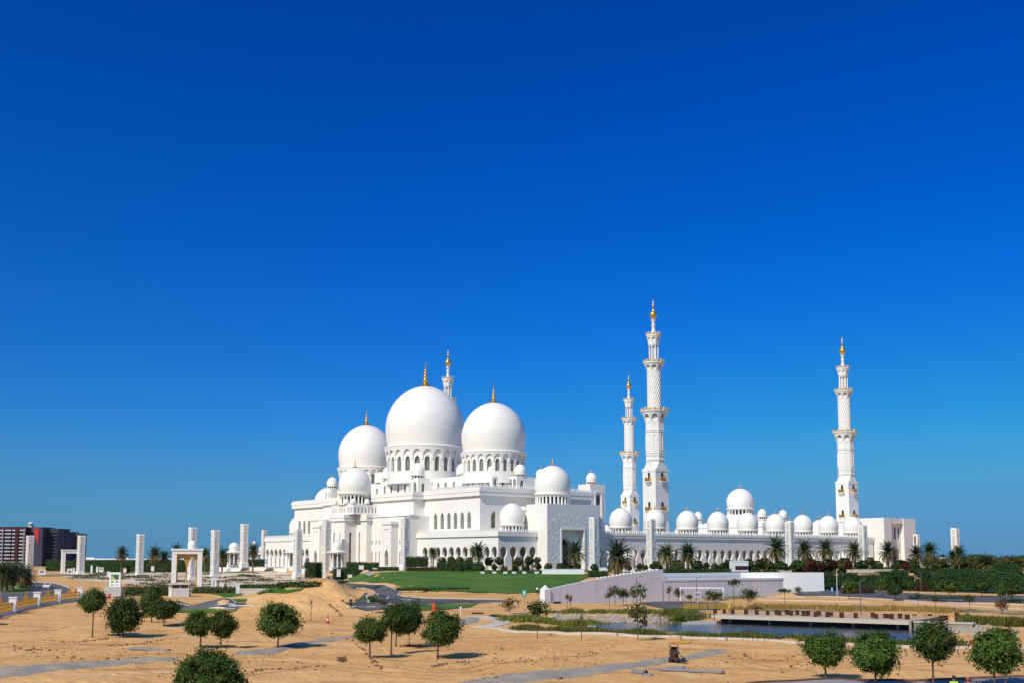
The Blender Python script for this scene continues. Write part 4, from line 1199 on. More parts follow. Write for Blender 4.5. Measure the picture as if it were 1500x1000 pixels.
# ------------------------------------------------------------------ retaining walls and the ramp
def wall_run(name, label, cat, pts, tops, base, th, m, cap=None, capm='white'):
    """wall along plan points with a given top height at each point"""
    t = thing(name, label, cat, (pts[0][0], pts[0][1], base)); o = Vector((pts[0][0], pts[0][1], base))
    b = MB(); vs = []; cb = MB(); cv = []
    for i, p in enumerate(pts):
        p = Vector(p); d = (Vector(pts[min(i + 1, len(pts) - 1)]) - Vector(pts[max(i - 1, 0)])).normalized(); n = Vector((-d.y, d.x))
        for q, z in ((p, base), (p, tops[i]), (p + n * th, tops[i]), (p + n * th, base)): vs.append((q.x - o.x, q.y - o.y, z - o.z))
        for q, z in ((p - n * .12, tops[i] + .004), (p - n * .12, tops[i] + (cap or 0)), (p + n * (th + .1), tops[i] + (cap or 0)), (p + n * (th + .1), tops[i] + .004)): cv.append((q.x - o.x, q.y - o.y, z - o.z))
    n = len(pts); fs = [(i * 4 + k, i * 4 + (k + 1) % 4, i * 4 + 4 + (k + 1) % 4, i * 4 + 4 + k) for i in range(n - 1) for k in range(4)] + [(0, 1, 2, 3), (n * 4 - 1, n * 4 - 2, n * 4 - 3, n * 4 - 4)]
    b.add(vs, fs); b.build('wall', M[m], t)
    if cap: cb.add(cv, fs); cb.build('coping', M[capm], t)
    return t
wr = wall_run('ramp_wall', 'tall plain lavender grey ramp wall rising from the lawn towards the palms', 'wall',
         [tuple(W0 + UD * k) for k in (0, 6, 12, 20, 28, 33.4)], [2.55, 3.5, 4.25, 5.1, 5.85, 6.3], -2.5, .7, 'wallgrey')
for i in range(17):                      # white blocks along the ramp's crest
    s = 14 + i * 1.12; p = W0 + UD * s + VD * .1; z = 5.0 - 14 * .0 + lerp_tab([(12, 4.25), (20, 5.1), (28, 5.85), (33.4, 6.3)], s) - 5.0
    k = MB(); k.box(-.34, .34, 0, .5, 0, .3); k.build('crest_block', M['white'], wr, (p.x - W0.x, p.y - W0.y, z + 2.5), ANG)
e = W0 - UD * .9
t = thing('wall_pier', 'white pointed pier ending the ramp wall beside the lawn', 'pier', (e.x, e.y, ground_z(e.x, e.y) - .3), ANG)
k = MB(); k.box(-.75, .75, -.3, 1.2, 0, 3.3); k.add([(-.75, -.3, 3.3), (.75, -.3, 3.3), (.75, 1.2, 3.3), (-.75, 1.2, 3.3), (0, .45, 4.3)], [(0, 1, 4), (1, 2, 4), (2, 3, 4), (3, 0, 4)]); k.build('post', M['white'], t)
k = MB(); k.box(-.95, .95, -.5, 1.4, -.2, .5); k.build('plinth', M['white'], t)
wall_run('retaining_wall', 'lower lavender grey underpass wall under a white ledge', 'wall', [tuple(W1 + UD * k + VD * .01) for k in (.05, 20, 44)], [3.75, 3.7, 3.55], -2.5, 5.0, 'wallgrey', .45, 'white')
w3 = [tuple(W1 + VD * 6 + UD * k) for k in (0, 33.5)]
wall_run('retaining_wall', 'upper grey to white terrace wall above the underpass ledge', 'wall', [w3[0], w3[1], (66, 283.6), (78, 285.6)], [5.35, 5.35, 5.35, 5.3], -1.0, .6, 'white')
wall_run('garden_wall', 'long low white terrace wall at the left, below the kiosk and hedges', 'wall', [(-150, 540), (-124.5, 507), (-89.3, 461.2), (-70.7, 424.4)], [4.7, 4.75, 4.75, 4.6], 0.5, .5, 'white')
for i, (pa, pb, py0, z1, lab) in enumerate(((794, 856, 836, 1.2, 'white low wall at the foot of the carved portal block'), (878, 890, 838.5, 3.0, 'short white wall panel left of the nearest palm before the arcade'),
                         (897, 930, 838.5, 2.4, 'white wall panel behind the nearest palm trunk before the arcade'), (1084, 1120, 840.3, 2.2, 'beige stone wall panel left of its neighbours below the arcade'), (1122, 1130, 840.3, 2.2, 'narrow beige wall panel between two wider ones below the arcade'),
                         (1131, 1160, 840.3, 2.2, 'beige wall panel right of the narrow panel, below the tall pylon'), (1240, 1332, 838.5, 2.0, 'pale wall behind the clipped hedges in front of the gatehouse'))):
    a = atd(pa, 330 if pa < 1000 else 312); c = atd(pb, 330 if pa < 1000 else 312)
    zz = ZC - (py0 - HY) / F * (330 if pa < 1000 else 312)
    t = thing('garden_wall', lab, 'wall', (a.x, a.y, zz))
    k = MB(); k.box(0, c.x - a.x, -.3, .3, -.8, z1 * .5); k.build('wall', M['white'] if pa < 1000 else M['pale'], t)
    k = MB(); k.box(-.08, c.x - a.x + .08, -.38, .38, z1 * .5 + .002, z1 * .5 + .12); k.build('coping', M['white'] if pa < 1000 else M['pale'], t)

# ------------------------------------------------------------------ deck over the pond
DA = Vector(zpx(1042, 900.3, .7)); DB = Vector(zpx(1331, 909.3, .7)); dd_ = (DB - DA).normalized(); dn = Vector((-dd_.y, dd_.x))
dk = thing('deck', 'long pale concrete promenade deck overhanging the pond with a dark gap beneath', 'deck', (DA.x, DA.y, 0), math.atan2(dd_.y, dd_.x))
L = (DB - DA).length
k = MB(); k.box(0, L, 0, 3.6, .24, .70); k.build('slab', M['pale'], dk)
k = MB(); k.box(0, L, 3.601, 15.5, .24, .69); k.build('walkway', mat('sandy_paving', (.50, .33, .19), .9, var=.15, vscale=.8), dk)
k = MB(); k.box(.4, L - .3, 2.5, 3.0, -2.6, .236); k.build('back_wall', M['apartdark'], dk)  # dark colour stands in for the deep shade under the slab
for i in range(5):
    x = 2.0 + (L - 4) * i / 4
    k = MB(); k.box(x - .2, x + .2, 2.0, 2.5, -2.6, .236); k.build('support', M['concrete'], dk)
k = MB(); k.box(L + .01, L + .3, .1, 14, -2.5, .68); k.build('end_wall', M['gravel'], dk)
rs = thing('retaining_wall', 'mottled grey stone embankment wall at the right end of the deck', 'wall', (DB.x + .6 * dd_.x, DB.y + .6 * dd_.y, 0), math.atan2(dd_.y, dd_.x) + .12)
k = MB(); k.box(0, 7.2, .3, 3, -2.2, .50); k.build('wall', M['gravel'], rs)
k = MB(); k.box(-.05, 7.3, .2, 3.1, .504, .64); k.build('coping', M['pale'], rs)
pj = thing('jetty', 'small dark floating jetty at the left end of the deck', 'jetty', (*zpx(1003, 911, -.2), -.2), 0.05)
k = MB(); k.box(-.5, 4.4, -.6, 1.2, -.2, .12); k.build('platform', M['concrete'], pj)
for x in (.2, 2.2, 4.2):
    k = MB(); k.box(x - .05, x + .05, -.5, -.4, .12, 1.15); k.build('post', M['metal'], pj)
k = MB(); k.box(.2, 4.2, -.49, -.41, 1.1, 1.17); k.box(.2, 4.2, -.48, -.42, .6, .65); k.build('rail', M['metal'], pj)
# ------------------------------------------------------------------ vegetation
def leaf_quad(vs, fs, c, size, rr, nrm=None, asp=.55):
    """one small folded leaf"""
    if nrm is None: nrm = Vector((rr.gauss(0, 1), rr.gauss(0, 1), rr.gauss(0, 1) + .5))
    else: nrm = nrm + Vector((rr.gauss(0, .45), rr.gauss(0, .45), rr.gauss(0, .45)))
    nrm.normalize()
    a = nrm.orthogonal().normalized(); a = a * math.cos(t := rr.uniform(0, 6.28)) + nrm.cross(a) * math.sin(t); b = nrm.cross(a)
    s = size * rr.uniform(.65, 1.35); o = len(vs)
    vs += [c - a * s, c + b * s * asp, c + a * s, c - b * s * asp]
    fs.append((o, o + 1, o + 2, o + 3))
def crown_mesh(key, seed, nclump, nleaf, size, shell=.62, lump=.30, mats='leaf', squash=1.0):
    """unit-radius crown: leaf clumps through an uneven ellipsoid"""
    def fn():
        rr = random.Random(seed); vs = []; fs = []
        for i in range(nclump):
            while True:
                p = Vector((rr.uniform(-1, 1), rr.uniform(-1, 1), rr.uniform(-1, 1)))
                if .02 < p.length < 1: break
            d = p.normalized(); r = shell + (1 - shell) * rr.random() ** .6 if rr.random() < .8 else rr.uniform(.1, shell)
            k = .78 + .36 * noise.noise(d * 1.9 + Vector((seed * 3.1, 0, 0)))
            if d.z < -.35: k *= .90
            c = d * r * k; cr = rr.uniform(.6, 1.15) * lump
            for j in range(nleaf):
                q = Vector((rr.gauss(0, .5), rr.gauss(0, .5), rr.gauss(0, .42))) * cr
                leaf_quad(vs, fs, c + q, size, rr, (c + q) * .9 + Vector((0, 0, .35)))
        b = MB(); b.add(vs, fs)
        return b.mesh('crown', M[mats])
    return shared(('crown', key), fn)
def trunk_mesh(key, seed, r0=.09, r1=.06, limbs=5, lh=.9, spread=.6, mats='bark'):
    """unit-height trunk (stretched to fit) with limbs running into the crown"""
    def fn():
        rr = random.Random(seed); b = MB()
        b.tube([(0, 0, -.08), (rr.uniform(-.02, .02), 0, .3), (rr.uniform(-.04, .04), rr.uniform(-.04, .04), .7), (0, 0, 1.0)], [r0 * 1.35, r0, r0 * .85, r1], 9)
        for i in range(limbs):
            a = 2 * PI * i / limbs + rr.uniform(-.5, .5); z0 = rr.uniform(.78, .99)
            e = Vector((math.cos(a) * spread * rr.uniform(.6, 1.2), math.sin(a) * spread * rr.uniform(.6, 1.2), z0 + lh * rr.uniform(.5, 1)))
            b.tube([(0, 0, z0), (e.x * .4, e.y * .4, z0 + (e.z - z0) * .5), e], [r1 * .75, r1 * .5, r1 * .15], 6)
        return b.mesh('trunk', M[mats], True)
    return shared(('trunk', key), fn)
def px_scale(p): return F / (p.y * cp + 0.0)
def round_tree(px, py, top, cx0, cx1, bot, label, kind=0, name='tree', cat='tree', group=None, crown='dense', d=None, lean=0.0):
    """tree standing at a photo point; crown spans columns cx0-cx1 and rows top-bot"""
    p = at(px, py) if d is None else atd(px, d)
    s = px_scale(p)
    zt = ZC - (top - HY) / s; zb = ZC - (bot - HY) / s
    r = (cx1 - cx0) / 2 / s / .93; rz = (zt - zb) / 2 / .90; zc = (zt + zb) / 2 - p.z
    t = thing(name, label, cat, p, rnd.uniform(0, 6.28), group)
    hx = ((cx0 + cx1) / 2 - px) / s
    o = inst('trunk', trunk_mesh(('t', kind % 3), kind % 3, .075, .05, 6, .5, .5), t, (0, 0, 0), 0, (1.0 if r > 1.2 else .6, 1.0 if r > 1.2 else .6, max(.4, zc - rz * .45)))
    rot = t.rotation_euler.z
    off = Vector((hx * math.cos(-rot), hx * math.sin(-rot), zc))
    if crown == 'dense': me = crown_mesh(('d', kind % 4), 11 + kind % 4, 180, 62, .060)
    elif crown == 'olive': me = crown_mesh(('o', kind % 3), 31 + kind % 3, 60, 22, .10, .4, .34, 'leafolive')
    elif crown == 'mid': me = crown_mesh(('m', kind % 3), 51 + kind % 3, 60, 26, .12, .5, .36)
    else: me = crown_mesh((crown, kind % 2), 71 + kind % 2, 34, 9, .10, .35, .36, crown)
    inst('crown', me, t, off, rnd.uniform(0, 6.28), (r, r, rz))
    return t
SAND = 'round-crowned trees planted in the sand'
T = round_tree
T(135, 933, 862, 115, 154, 898, 'slender tree with a small round crown beside the end of the gold fence', 0, group=SAND)
T(180, 933, 872, 153, 206, 927, 'low broad leaning tree, second from the left in the sand', 1, group=SAND)
T(222, 912, 857, 203, 238, 904, 'tall dark tree of the close pair behind the leaning tree at left', 2, group=SAND)
T(240, 915, 873, 219, 261, 908, 'lower tree of the close pair behind the leaning tree at left', 3, group=SAND)
T(293.5, 948, 893, 270, 311, 931, 'tree just behind the big bush, left one of the touching pair', 1, group=SAND)
T(323.5, 949, 894, 303, 346, 935, 'tree just behind the big bush, right one of the touching pair', 0, group=SAND)
T(407, 948, 880, 377, 441, 934, 'broad round tree standing by itself beside the gravel strip, in front of the sand heap', 2, group=SAND)
T(541.5, 964, 900, 518, 567, 942, 'dark low tree at the left end of the middle clump', 3, group=SAND)
T(573, 957, 883, 556, 606, 927, 'tall tree directly right of the dark low tree in the middle clump', 0, group=SAND)
T(580, 948, 886, 566, 618, 928, 'rear tree hidden among the middle clump, dark trunk', 1, group=SAND)
T(599.5, 943, 880, 590, 621, 927, 'thin pale-topped tree at the back right of the middle clump', 2, group=SAND, crown='olive')
T(641, 963, 892, 618, 676, 946, 'round tree at the right end of the middle clump, casting an oval shadow', 2, group=SAND)
T(1210, 994, 920, 1180, 1242, 977, 'leftmost of the four big round trees along the lower right pavement', 3, group=SAND)
T(1283, 1004, 921, 1249, 1320, 986, 'second from left of the four big round trees along the lower right pavement', 1, group=SAND)
T(1367, 1003, 908, 1338, 1403, 969, 'tallest of the four big round trees at lower right, third from left', 0, group=SAND)
T(1457, 1005, 916, 1422, 1499, 987, 'rightmost of the four big round trees along the lower right pavement', 2, group=SAND)
# the big bush cut by the lower edge
p = atd(307, 74)
t = thing('bush', 'big dark leafy bush cut off by the bottom edge of the picture', 'bush', p)
s = px_scale(p); r = 58 / s / .95
inst('crown', crown_mesh(('bush',), 5, 480, 80, .036, .7, .22), t, (0, 0, ZC - (1000 - HY) / s - p.z - .1), 0, (r, r, r * .98))
inst('trunk', trunk_mesh(('t', 0), 0), t, (0, 0, 0), 0, (1, 1, 1.0))

# thin young trees
def sapling_trunk(seed):
    def fn():
        rr = random.Random(seed); b = MB()
        b.tube([(0, 0, -.05), (.01, 0, .5), (rr.uniform(-.03, .03), 0, 1.0)], [.045, .035, .012], 7)
        for i in range(9):
            z = rr.uniform(.42, .95); a = rr.uniform(0, 6.28); L = rr.uniform(.12, .26)
            b.tube([(0, 0, z), (L * math.cos(a), L * math.sin(a), z + L * .6)], [.014, .005], 5)
        return b.mesh('trunk', M['bark'], False)
    return shared(('sap', seed), fn)
def sapling(px, py, top, w, bot, label, kind=0, leaf='leafolive', d=None, group=None, n=0, stake=False):
    p = at(px, py) if d is None else atd(px, d)
    s = px_scale(p); H = ZC - (top - HY) / s - p.z; zb = ZC - (bot - HY) / s - p.z
    t = thing('young_tree', label, 'young tree', p, rnd.uniform(0, 6.28), group)
    inst('trunk', sapling_trunk(kind % 4), t, (0, 0, 0), 0, (.9 + H * .1, .9 + H * .1, H * .95))
    nc = {0: (24, 12), 1: (9, 7), 2: (46, 20)}[n]
    me = crown_mesh(('s', leaf, n, kind % 3), 91 + kind % 3 + n * 10, nc[0], nc[1], .13 if n < 2 else .10, .3, .40, leaf)
    r = w / 2 / s / .9; inst('crown', me, t, (0, 0, (H + zb) / 2), 0, (r, r, max(.1, (H - zb) / 2 / .85)))
    return t
S = sapling
S(787, 935, 903, 12, 912, 'bare thin young tree on the near side of the pond, leftmost there', 0, n=1)
S(852, 937, 892, 14, 912, 'nearly leafless thin young tree before the left tip of the pond', 1, n=1)
S(934.5, 938, 880, 40, 915, 'thin young tree with sparse spreading reddish leaves before the pond', 2, leaf='leafolive', n=0)
S(997.5, 941, 897, 36, 913, 'thin young tree with a flat green crown in front of the jetty', 3, leaf='leaf', n=0)
S(746, 908, 872, 34, 895, 'young tree with sparse yellowish leaves left of the pond', 0, leaf='leafyellow', n=0)
S(787.5, 906, 876, 36, 904, 'dense dark green young tree standing at the left end of the reeds', 1, leaf='leaf', n=2)
S(455.5, 909, 876, 8, 888, 'bare stake with one green tuft in front of the sand heap', 2, n=1)
S(545, 899, 870, 22, 884, 'young tree with green top behind the dark low tree, by the grey road', 3, leaf='leaf', n=0)
S(561, 893, 876, 20, 886, 'small young tree next to the white cabinet and the grey road', 0, leaf='leaf', n=0)
for i, (px, py, top, w, bot, nn, lab) in enumerate((
        (888, 885, 868, 8, 876, 1, 'thin small young tree, leftmost of the row before the ramp wall'),
        (893, 895, 864, 16, 874, 0, 'young tree with round green head before the ramp wall, second from left'),
        (901, 888, 856, 24, 872, 0, 'tall pale sparse young tree before the ramp wall'),
        (913, 886, 860, 26, 876, 2, 'bushy green young tree before the ramp wall'),
        (928, 890, 856, 18, 874, 0, 'young tree left of the lamp post before the ramp wall'),
        (938, 886, 853, 22, 876, 0, 'grey green young tree behind the lamp post before the ramp wall'),
        (964, 880, 859, 6, 878, 0, 'thin tree hung with leaves at the corner of the ramp wall'),
        (980.5, 880, 857, 11, 868, 0, 'small tree just right of the wall corner'),
        (994, 879, 860, 16, 873, 2, 'dense small tree left of the white height barrier'),
        (1010, 879, 869, 12, 877, 2, 'small round shrub tree inside the white height barrier'),
        (1045, 879, 863, 30, 879, 2, 'wide green tree beside the right leg of the white height barrier'),
        (1051, 875, 853, 20, 862, 0, 'feathery tree top above the right leg of the white height barrier'),
        (1075.5, 900, 846, 22, 859, 0, 'tall slim tree with leaves at its top, beside the deck worker'),
        (1098, 893, 860, 26, 878, 2, 'leaning round tree on the sand right of the deck worker'),
        (1132, 861, 847, 14, 856, 0, 'small tree in front of the bright white terrace wall'),
        (1150, 888, 860, 22, 868, 2, 'tree with a dark flat crown on the mid sand, right of the leaning tree'),
        (1169, 871, 858, 12, 867, 2, 'small green tree near the road bend, left of the hedges'),
        (1180.5, 858, 842, 10, 850, 0, 'thin tree at the right end of the bright terrace wall'))):
    S(px, py, top, w, bot, lab, i, leaf='leaf' if i % 2 else 'leafolive', n=nn)
S(831, 893, 868, 8, 878, 'left one of two dry thin trees beside the pond bank path', 0, leaf='brush', n=0)
S(836, 893, 870, 8, 880, 'right one of two dry thin trees beside the pond bank path', 1, leaf='brush', n=0)
S(1468, 907, 876, 22, 892, 'dead grey brown bush tree near the right edge, behind the deck', 1, leaf='brush', n=2)
S(1345, 889, 866, 13, 876, 'slim leaning young tree on the sand below the clipped hedges', 1, leaf='leaf', n=0)
S(1371, 890, 871, 14, 880, 'slim young tree with drooping leaves, right of the leaning one', 2, leaf='leaf', n=0)
S(1421, 893, 869, 20, 882, 'young tree with a dark flat crown on the sand at right', 3, leaf='leaf', n=2)
for i, (px, py, top, c0, c1, bot, lab) in enumerate((
        (1244, 877, 848, 1234, 1262, 867, 'round green tree by the right-hand road, leftmost of its row'),
        (1293, 877, 843, 1281, 1309, 866, 'olive green tree by the right-hand road, between the leftmost tree and the thin pair'),
        (1311, 879, 857, 1300, 1322, 872, 'low brownish tree by the right-hand road'),
        (1333, 877, 848, 1324, 1343, 864, 'small tree before the dark clipped hedge by the road'),
        (1370.5, 880, 846, 1360, 1382, 866, 'light green tree left of the close pair by the right road'),
        (1391.5, 882, 848, 1377, 1410, 868, 'broad green tree, right one of the close pair by the right road'),
        (1438, 873, 850, 1424, 1452, 866, 'dense tree on the far kerb of the right road'),
        (1466, 881, 851, 1458, 1478, 873, 'light tree close to the tall clipped tree at the right edge'),
        (1482, 880, 852, 1472, 1496, 872, 'tree beneath the tall clipped tree at the right edge'))):
    T(px, py, top, c0, c1, bot, lab, i, crown='mid')

# date palms
def frond_geo(vs, fs, base, az, el, L, droop, rr, w=.55, nl=15):
    pts = []; p = Vector(base); e = el; step = L / 9
    for i in range(10):
        pts.append(p.copy())
        p = p + Vector((math.cos(az) * math.cos(e), math.sin(az) * math.cos(e), math.sin(e))) * step
        e -= droop / 9 * (.4 + 1.2 * i / 9)
    side = Vector((-math.sin(az), math.cos(az), 0))
    for i in range(9):
        o = len(vs); a, b = pts[i], pts[i + 1]; k = .035 * (1 - i / 10)
        vs += [a - side * k, a + side * k, b + side * k * .8, b - side * k * .8]; fs.append((o, o + 1, o + 2, o + 3))
    for j in range(nl):
        t = .12 + .88 * j / (nl - 1); f = t * 9; i = min(8, int(f)); q = pts[i].lerp(pts[i + 1], f - i); d = (pts[i + 1] - pts[i]).normalized()
        ll = w * math.sin(PI * min(1, .22 + .78 * t) ** .9) + .12; up = side.cross(d)
        for s in (-1, 1):
            v = (side * s * .8 + d * .6 + Vector((0, 0, -.25 + rr.uniform(-.15, .2)))).normalized() * ll * rr.uniform(.8, 1.15)
            o = len(vs); n = d * .10
            vs += [q - n, q + n, q + v]; fs.append((o, o + 1, o + 2))
def palm_crown(seed, n=84, L=3.5, dry=False):
    def fn():
        rr = random.Random(seed); b = MB()
        for k in range(n):
            t = k / n; vs = []; fs = []
            el = R(84) - R(132) * t ** .9 + rr.uniform(-.12, .12)
            frond_geo(vs, fs, (0, 0, rr.uniform(-.1, .1)), k * 2.4 + rr.uniform(-.2, .2), el, L * rr.uniform(.85, 1.1) * (1 - .12 * t), R(55) + R(35) * rr.random(), rr)
            b.cur = 1 if (t > .60 and rr.random() < .7) else 0
            b.add(vs, fs)
        return b.mesh('crown', [M['frond'], M['frondold']])
    return shared(('palm', seed), fn)
def palm_trunk():
    def fn():
        b = MB(); pr = []; rr = random.Random(2)
        for i in range(22):
            z = i / 21; r = .23 + .05 * (i % 2) + .10 * max(0, .12 - z) / .12 + (.12 if z > .9 else 0)
            pr.append((r, z - .04))
        b.lathe(pr, 10); return b.mesh('trunk', M['palmbark'])
    return shared('ptrunk', fn)
def palm(px, d, top, wpx, label, kind=0, group='date palms', base=None):
    p = atd(px, d) if base is None else at(px, base)
    s = px_scale(p); k = wpx / s / 5.4
    H = ZC - (top - HY) / s - p.z                     # top of the crown
    h = max(.8, H - 2.3 * k)
    t = thing('date_palm', label, 'palm tree', p, rnd.uniform(0, 6.28), group)
    inst('trunk', palm_trunk(), t, (0, 0, 0), 0, (max(.8, k), max(.8, k), h))
    inst('crown', palm_crown(20 + kind % 4), t, (0, 0, h), rnd.uniform(0, 6.28), k)
    return t
for i, (px, d, top, wd, lab) in enumerate((
        (634.5, 352, 802, 19, 'small date palm in front of the hall arcade, between two clipped hedges'),
        (700, 352, 795, 30, 'date palm in front of the middle of the hall arcade'),
        (843, 335, 794, 37, 'date palm standing before the arched door of the carved portal'),
        (906, 292, 793, 52, 'widest date palm, standing left of the tall pylon before the arcade'),
        (977.5, 292, 797, 36, 'date palm just right of the tall pylon before the arcade, left one of two'),
        (1008.5, 292, 796, 36, 'date palm before the arcade, right one of two behind the ramp wall corner'),
        (1139, 318, 787, 38, 'tall date palm left of the tall pylon with red bushes beyond'),
        (1180, 318, 792, 34, 'date palm among the red bushes, first one right of the tall pylon'),
        (1211, 322, 790, 33, 'date palm among the red bushes, between two other palms'),
        (1253, 318, 794, 31, 'date palm in front of the pylon left of the gatehouse'),
        (1302, 322, 794, 33, 'date palm standing before the gatehouse porch'),
        (1344, 318, 799, 28, 'low date palm with drooping yellow fronds, right of the gatehouse'),
        (1363.5, 330, 794, 30, 'taller date palm right of the gatehouse, against the sky'),
        (1382, 400, 811, 16, 'small far palm between the gatehouse palms and the lone pylon'),
        (1406, 340, 799, 28, 'date palm in front of the lone pylon at the right'),
        (1397, 330, 806, 20, 'lower shaggy palm left of the lone pylon palm'),
        (1446, 380, 812, 30, 'broad palm rising over the hedges near the right edge'),
        (1432, 385, 814, 18, 'small palm in the dark tree line at right'),
        (1475, 420, 816, 16, 'small palm top in the tree line close to the right edge'),
        (178, 520, 800, 24, 'single date palm between the left pylon and the sky-line hedge'),
        (226, 520, 800, 26, 'left one of the two palms right of the second pylon'),
        (240, 525, 806, 22, 'right one of the two palms right of the second pylon'),
        (258, 500, 798, 24, 'palm behind the domed gate frame, its top over the roof'),
        (300, 500, 802, 24, 'palm between the domed gate frame and the middle pylon'),
        (325, 480, 803, 26, 'palm right behind the middle pylon at left'),
        (335, 560, 804, 18, 'smaller palm behind the left kiosk'),
        (370, 470, 796, 24, 'dark palm right of the tall pylon beside the left kiosk'))):
    palm(px, d, top, wd, lab, i)
for i, (px, py, top, wd, lab) in enumerate(((2, 866, 824, 36, 'front-left palm cut by the left edge'), (10, 865, 826, 36, 'leftmost palm with a visible trunk on the traffic island'), (18.5, 864, 824, 34, 'second palm trunk on the traffic island at left'),
        (31, 861.5, 826, 34, 'third palm on the traffic island at left'), (38, 860.5, 830, 36, 'rightmost palm on the traffic island, beside the road with the white car'))):
    palm(px, 0, top, wd, lab, i + 1, base=py)

# clipped hedges: dark core and a skin of small leaves
def hedge_mesh(key, lx, ly, lz, seed, size=.16, dens=26, leaf='leafhedge', rough=.12, rnd_top=0.0):
    rr = random.Random(seed); b = MB()
    b.cur = 0; m = .22
    nx = max(2, int(lx / 1.0)); vs = []
    b.box(-lx / 2 + m, lx / 2 - m, -ly / 2 + m, ly / 2 - m, 0.0, lz - m, .1, .1)
    b.cur = 1; V_ = []; F_ = []
    def face(n, area, fn):
        for _ in range(int(area * dens)):
            c, nr = fn()
            leaf_quad(V_, F_, Vector(c) + Vector((rr.gauss(0, rough), rr.gauss(0, rough), rr.gauss(0, rough))), size, rr, Vector(nr))
    bump = lambda u, v: .14 * noise.noise((u * .7 + seed, v * .7, 1))
    face(0, lx * lz, lambda: ((u := rr.uniform(-lx / 2, lx / 2), -ly / 2 - bump(u, v := rr.uniform(0, lz)), v), (0, -1, .3)))
    face(1, lx * lz * .3, lambda: ((rr.uniform(-lx / 2, lx / 2), ly / 2, rr.uniform(0, lz)), (0, 1, .3)))
    face(2, ly * lz, lambda: ((-lx / 2, rr.uniform(-ly / 2, ly / 2), rr.uniform(0, lz)), (-1, 0, .3)))
    face(3, ly * lz, lambda: ((lx / 2, rr.uniform(-ly / 2, ly / 2), rr.uniform(0, lz)), (1, 0, .3)))
    face(4, lx * ly, lambda: ((u := rr.uniform(-lx / 2, lx / 2), w_ := rr.uniform(-ly / 2, ly / 2), lz + bump(u, w_)), (0, 0, 1)))
    b.add(V_, F_)
    return b.mesh('hedge', [M['hedgecore'], M[leaf]])
def hedge(x0, x1, top, label, d=None, base=None, depth=2.5, leaf='leafhedge', name='hedge', size=.16, dens=26, stem=0.0, cat='hedge', rz=0.0, group=None):
    p = atd((x0 + x1) / 2, d) if base is None else at((x0 + x1) / 2, base)
    s = px_scale(p); lx = (x1 - x0) / s; lz = max(.4, ZC - (top - HY) / s - p.z - stem)
    if d and d > 400: dens *= .5; size *= 1.5
    o = bpy.data.objects.new(name, hedge_mesh(None, lx, depth, lz, int(x0 * 7) % 997, size, dens, leaf))
    COL.objects.link(o); o.location = (p.x, p.y + depth / 2, p.z); o.rotation_euler = (0, 0, rz)
    if stem > 0:
        t = thing(name, label, cat, (p.x, p.y + depth / 2, p.z), 0, group); o.parent = t; o.location = (0, 0, stem); o.name = 'foliage'
        n = max(1, int(lx / 3.2))
        for i in range(n):
            x = -lx / 2 + lx * (i + .5) / n
            k = MB(); k.tube([(0, 0, -.2), (.03, 0, stem * .5), (0, 0, stem + .5)], [.16, .13, .11], 7); k.build('stem', M['bark'], t, (x, 0, 0))
        return t
    return tag(o, label, cat, group)
H = hedge
H(594, 611, 815.5, 'left half of the clipped box hedge on stems by the hall pylon', d=356, stem=1.3, depth=3)
H(611, 626, 815, 'right half of the clipped box hedge on stems by the hall pylon', d=356, stem=1.3, depth=3)
H(640, 707, 823.5, 'long low dark box hedge at the top of the lawn', d=346, depth=3)
H(507, 536, 823, 'long clipped hedge left of the white block in front of the mihrab tower', d=400, depth=2.5)
H(536, 545.5, 824, 'short light green hedge joining the long one before the hall front', d=396, depth=2.5)
H(545.5, 554, 823.5, 'small square hedge at the end of the hedge row before the hall front', d=392, depth=2.5)
H(446.5, 470.5, 823.5, 'clipped hedge between the kiosk and the near white pylon', d=412, depth=2.5)
H(553, 585, 830.5, 'curved thick green hedge on the bank left of the lawn', d=372, depth=6)
H(540, 562, 836, 'darker low hedge below the curved hedge, beside the forecourt', d=352, depth=5)
H(487, 553, 831, 'low trimmed hedge ring around the grey forecourt', d=386, depth=2)
H(579, 688, 859.5, 'low dark hedge line across the lower left of the lawn', base=864.5, depth=1.6, size=.13)
H(519, 600, 857, 'low hedge strip along the road edge at the lawn corner', base=859.5, depth=1.2, size=.13)
for i, (x0, x1, tp, dd, lab) in enumerate(((66, 91, 819.5, 600, 'hedge at the horizon left of the white gate frame'), (91, 124, 821, 590, 'dark hedge seen through the white gate frame'), (123, 156, 820, 570, 'hedge at the horizon right of the first tall pylon'), (156, 210, 820, 560, 'hedge under the single palm at left'),
        (209, 284, 820, 545, 'hedge below the palm pair right of the second pylon'), (160, 186, 829, 520, 'brown green low hedge in front of the left hedges'), (345, 376, 819.5, 520, 'hedge beside the left kiosk on the terrace'), (376, 398, 819, 518, 'hedge behind the blue sign on the terrace'), (398, 424, 819, 512, 'hedge in front of the left wing arcade'),
        (283, 330, 815, 520, 'bushy hedge under the palms left of the left kiosk'))):
    H(x0, x1, tp, lab, d=dd, depth=4, size=.2)
for i, (x0, x1, tp, b_, lab) in enumerate(((470, 545, 850.5, 853, 'low dark planting strip at the garden corner'), (405, 470, 853.5, 858.5, 'thick green planting hedge behind the young trees of the garden'), (345, 405, 856.5, 861.5, 'planting hedge along the lower garden edge'))):
    H(x0, x1, tp, lab, base=b_, depth=4, size=.2)
H(180, 252, 860, 'reddish mixed planting hedge left of the guard booth', base=872, depth=4, leaf='leafolive', size=.2)
H(281, 345, 860, 'reddish mixed planting hedge right of the guard booth', base=868.5, depth=3, leaf='leafolive', size=.2)
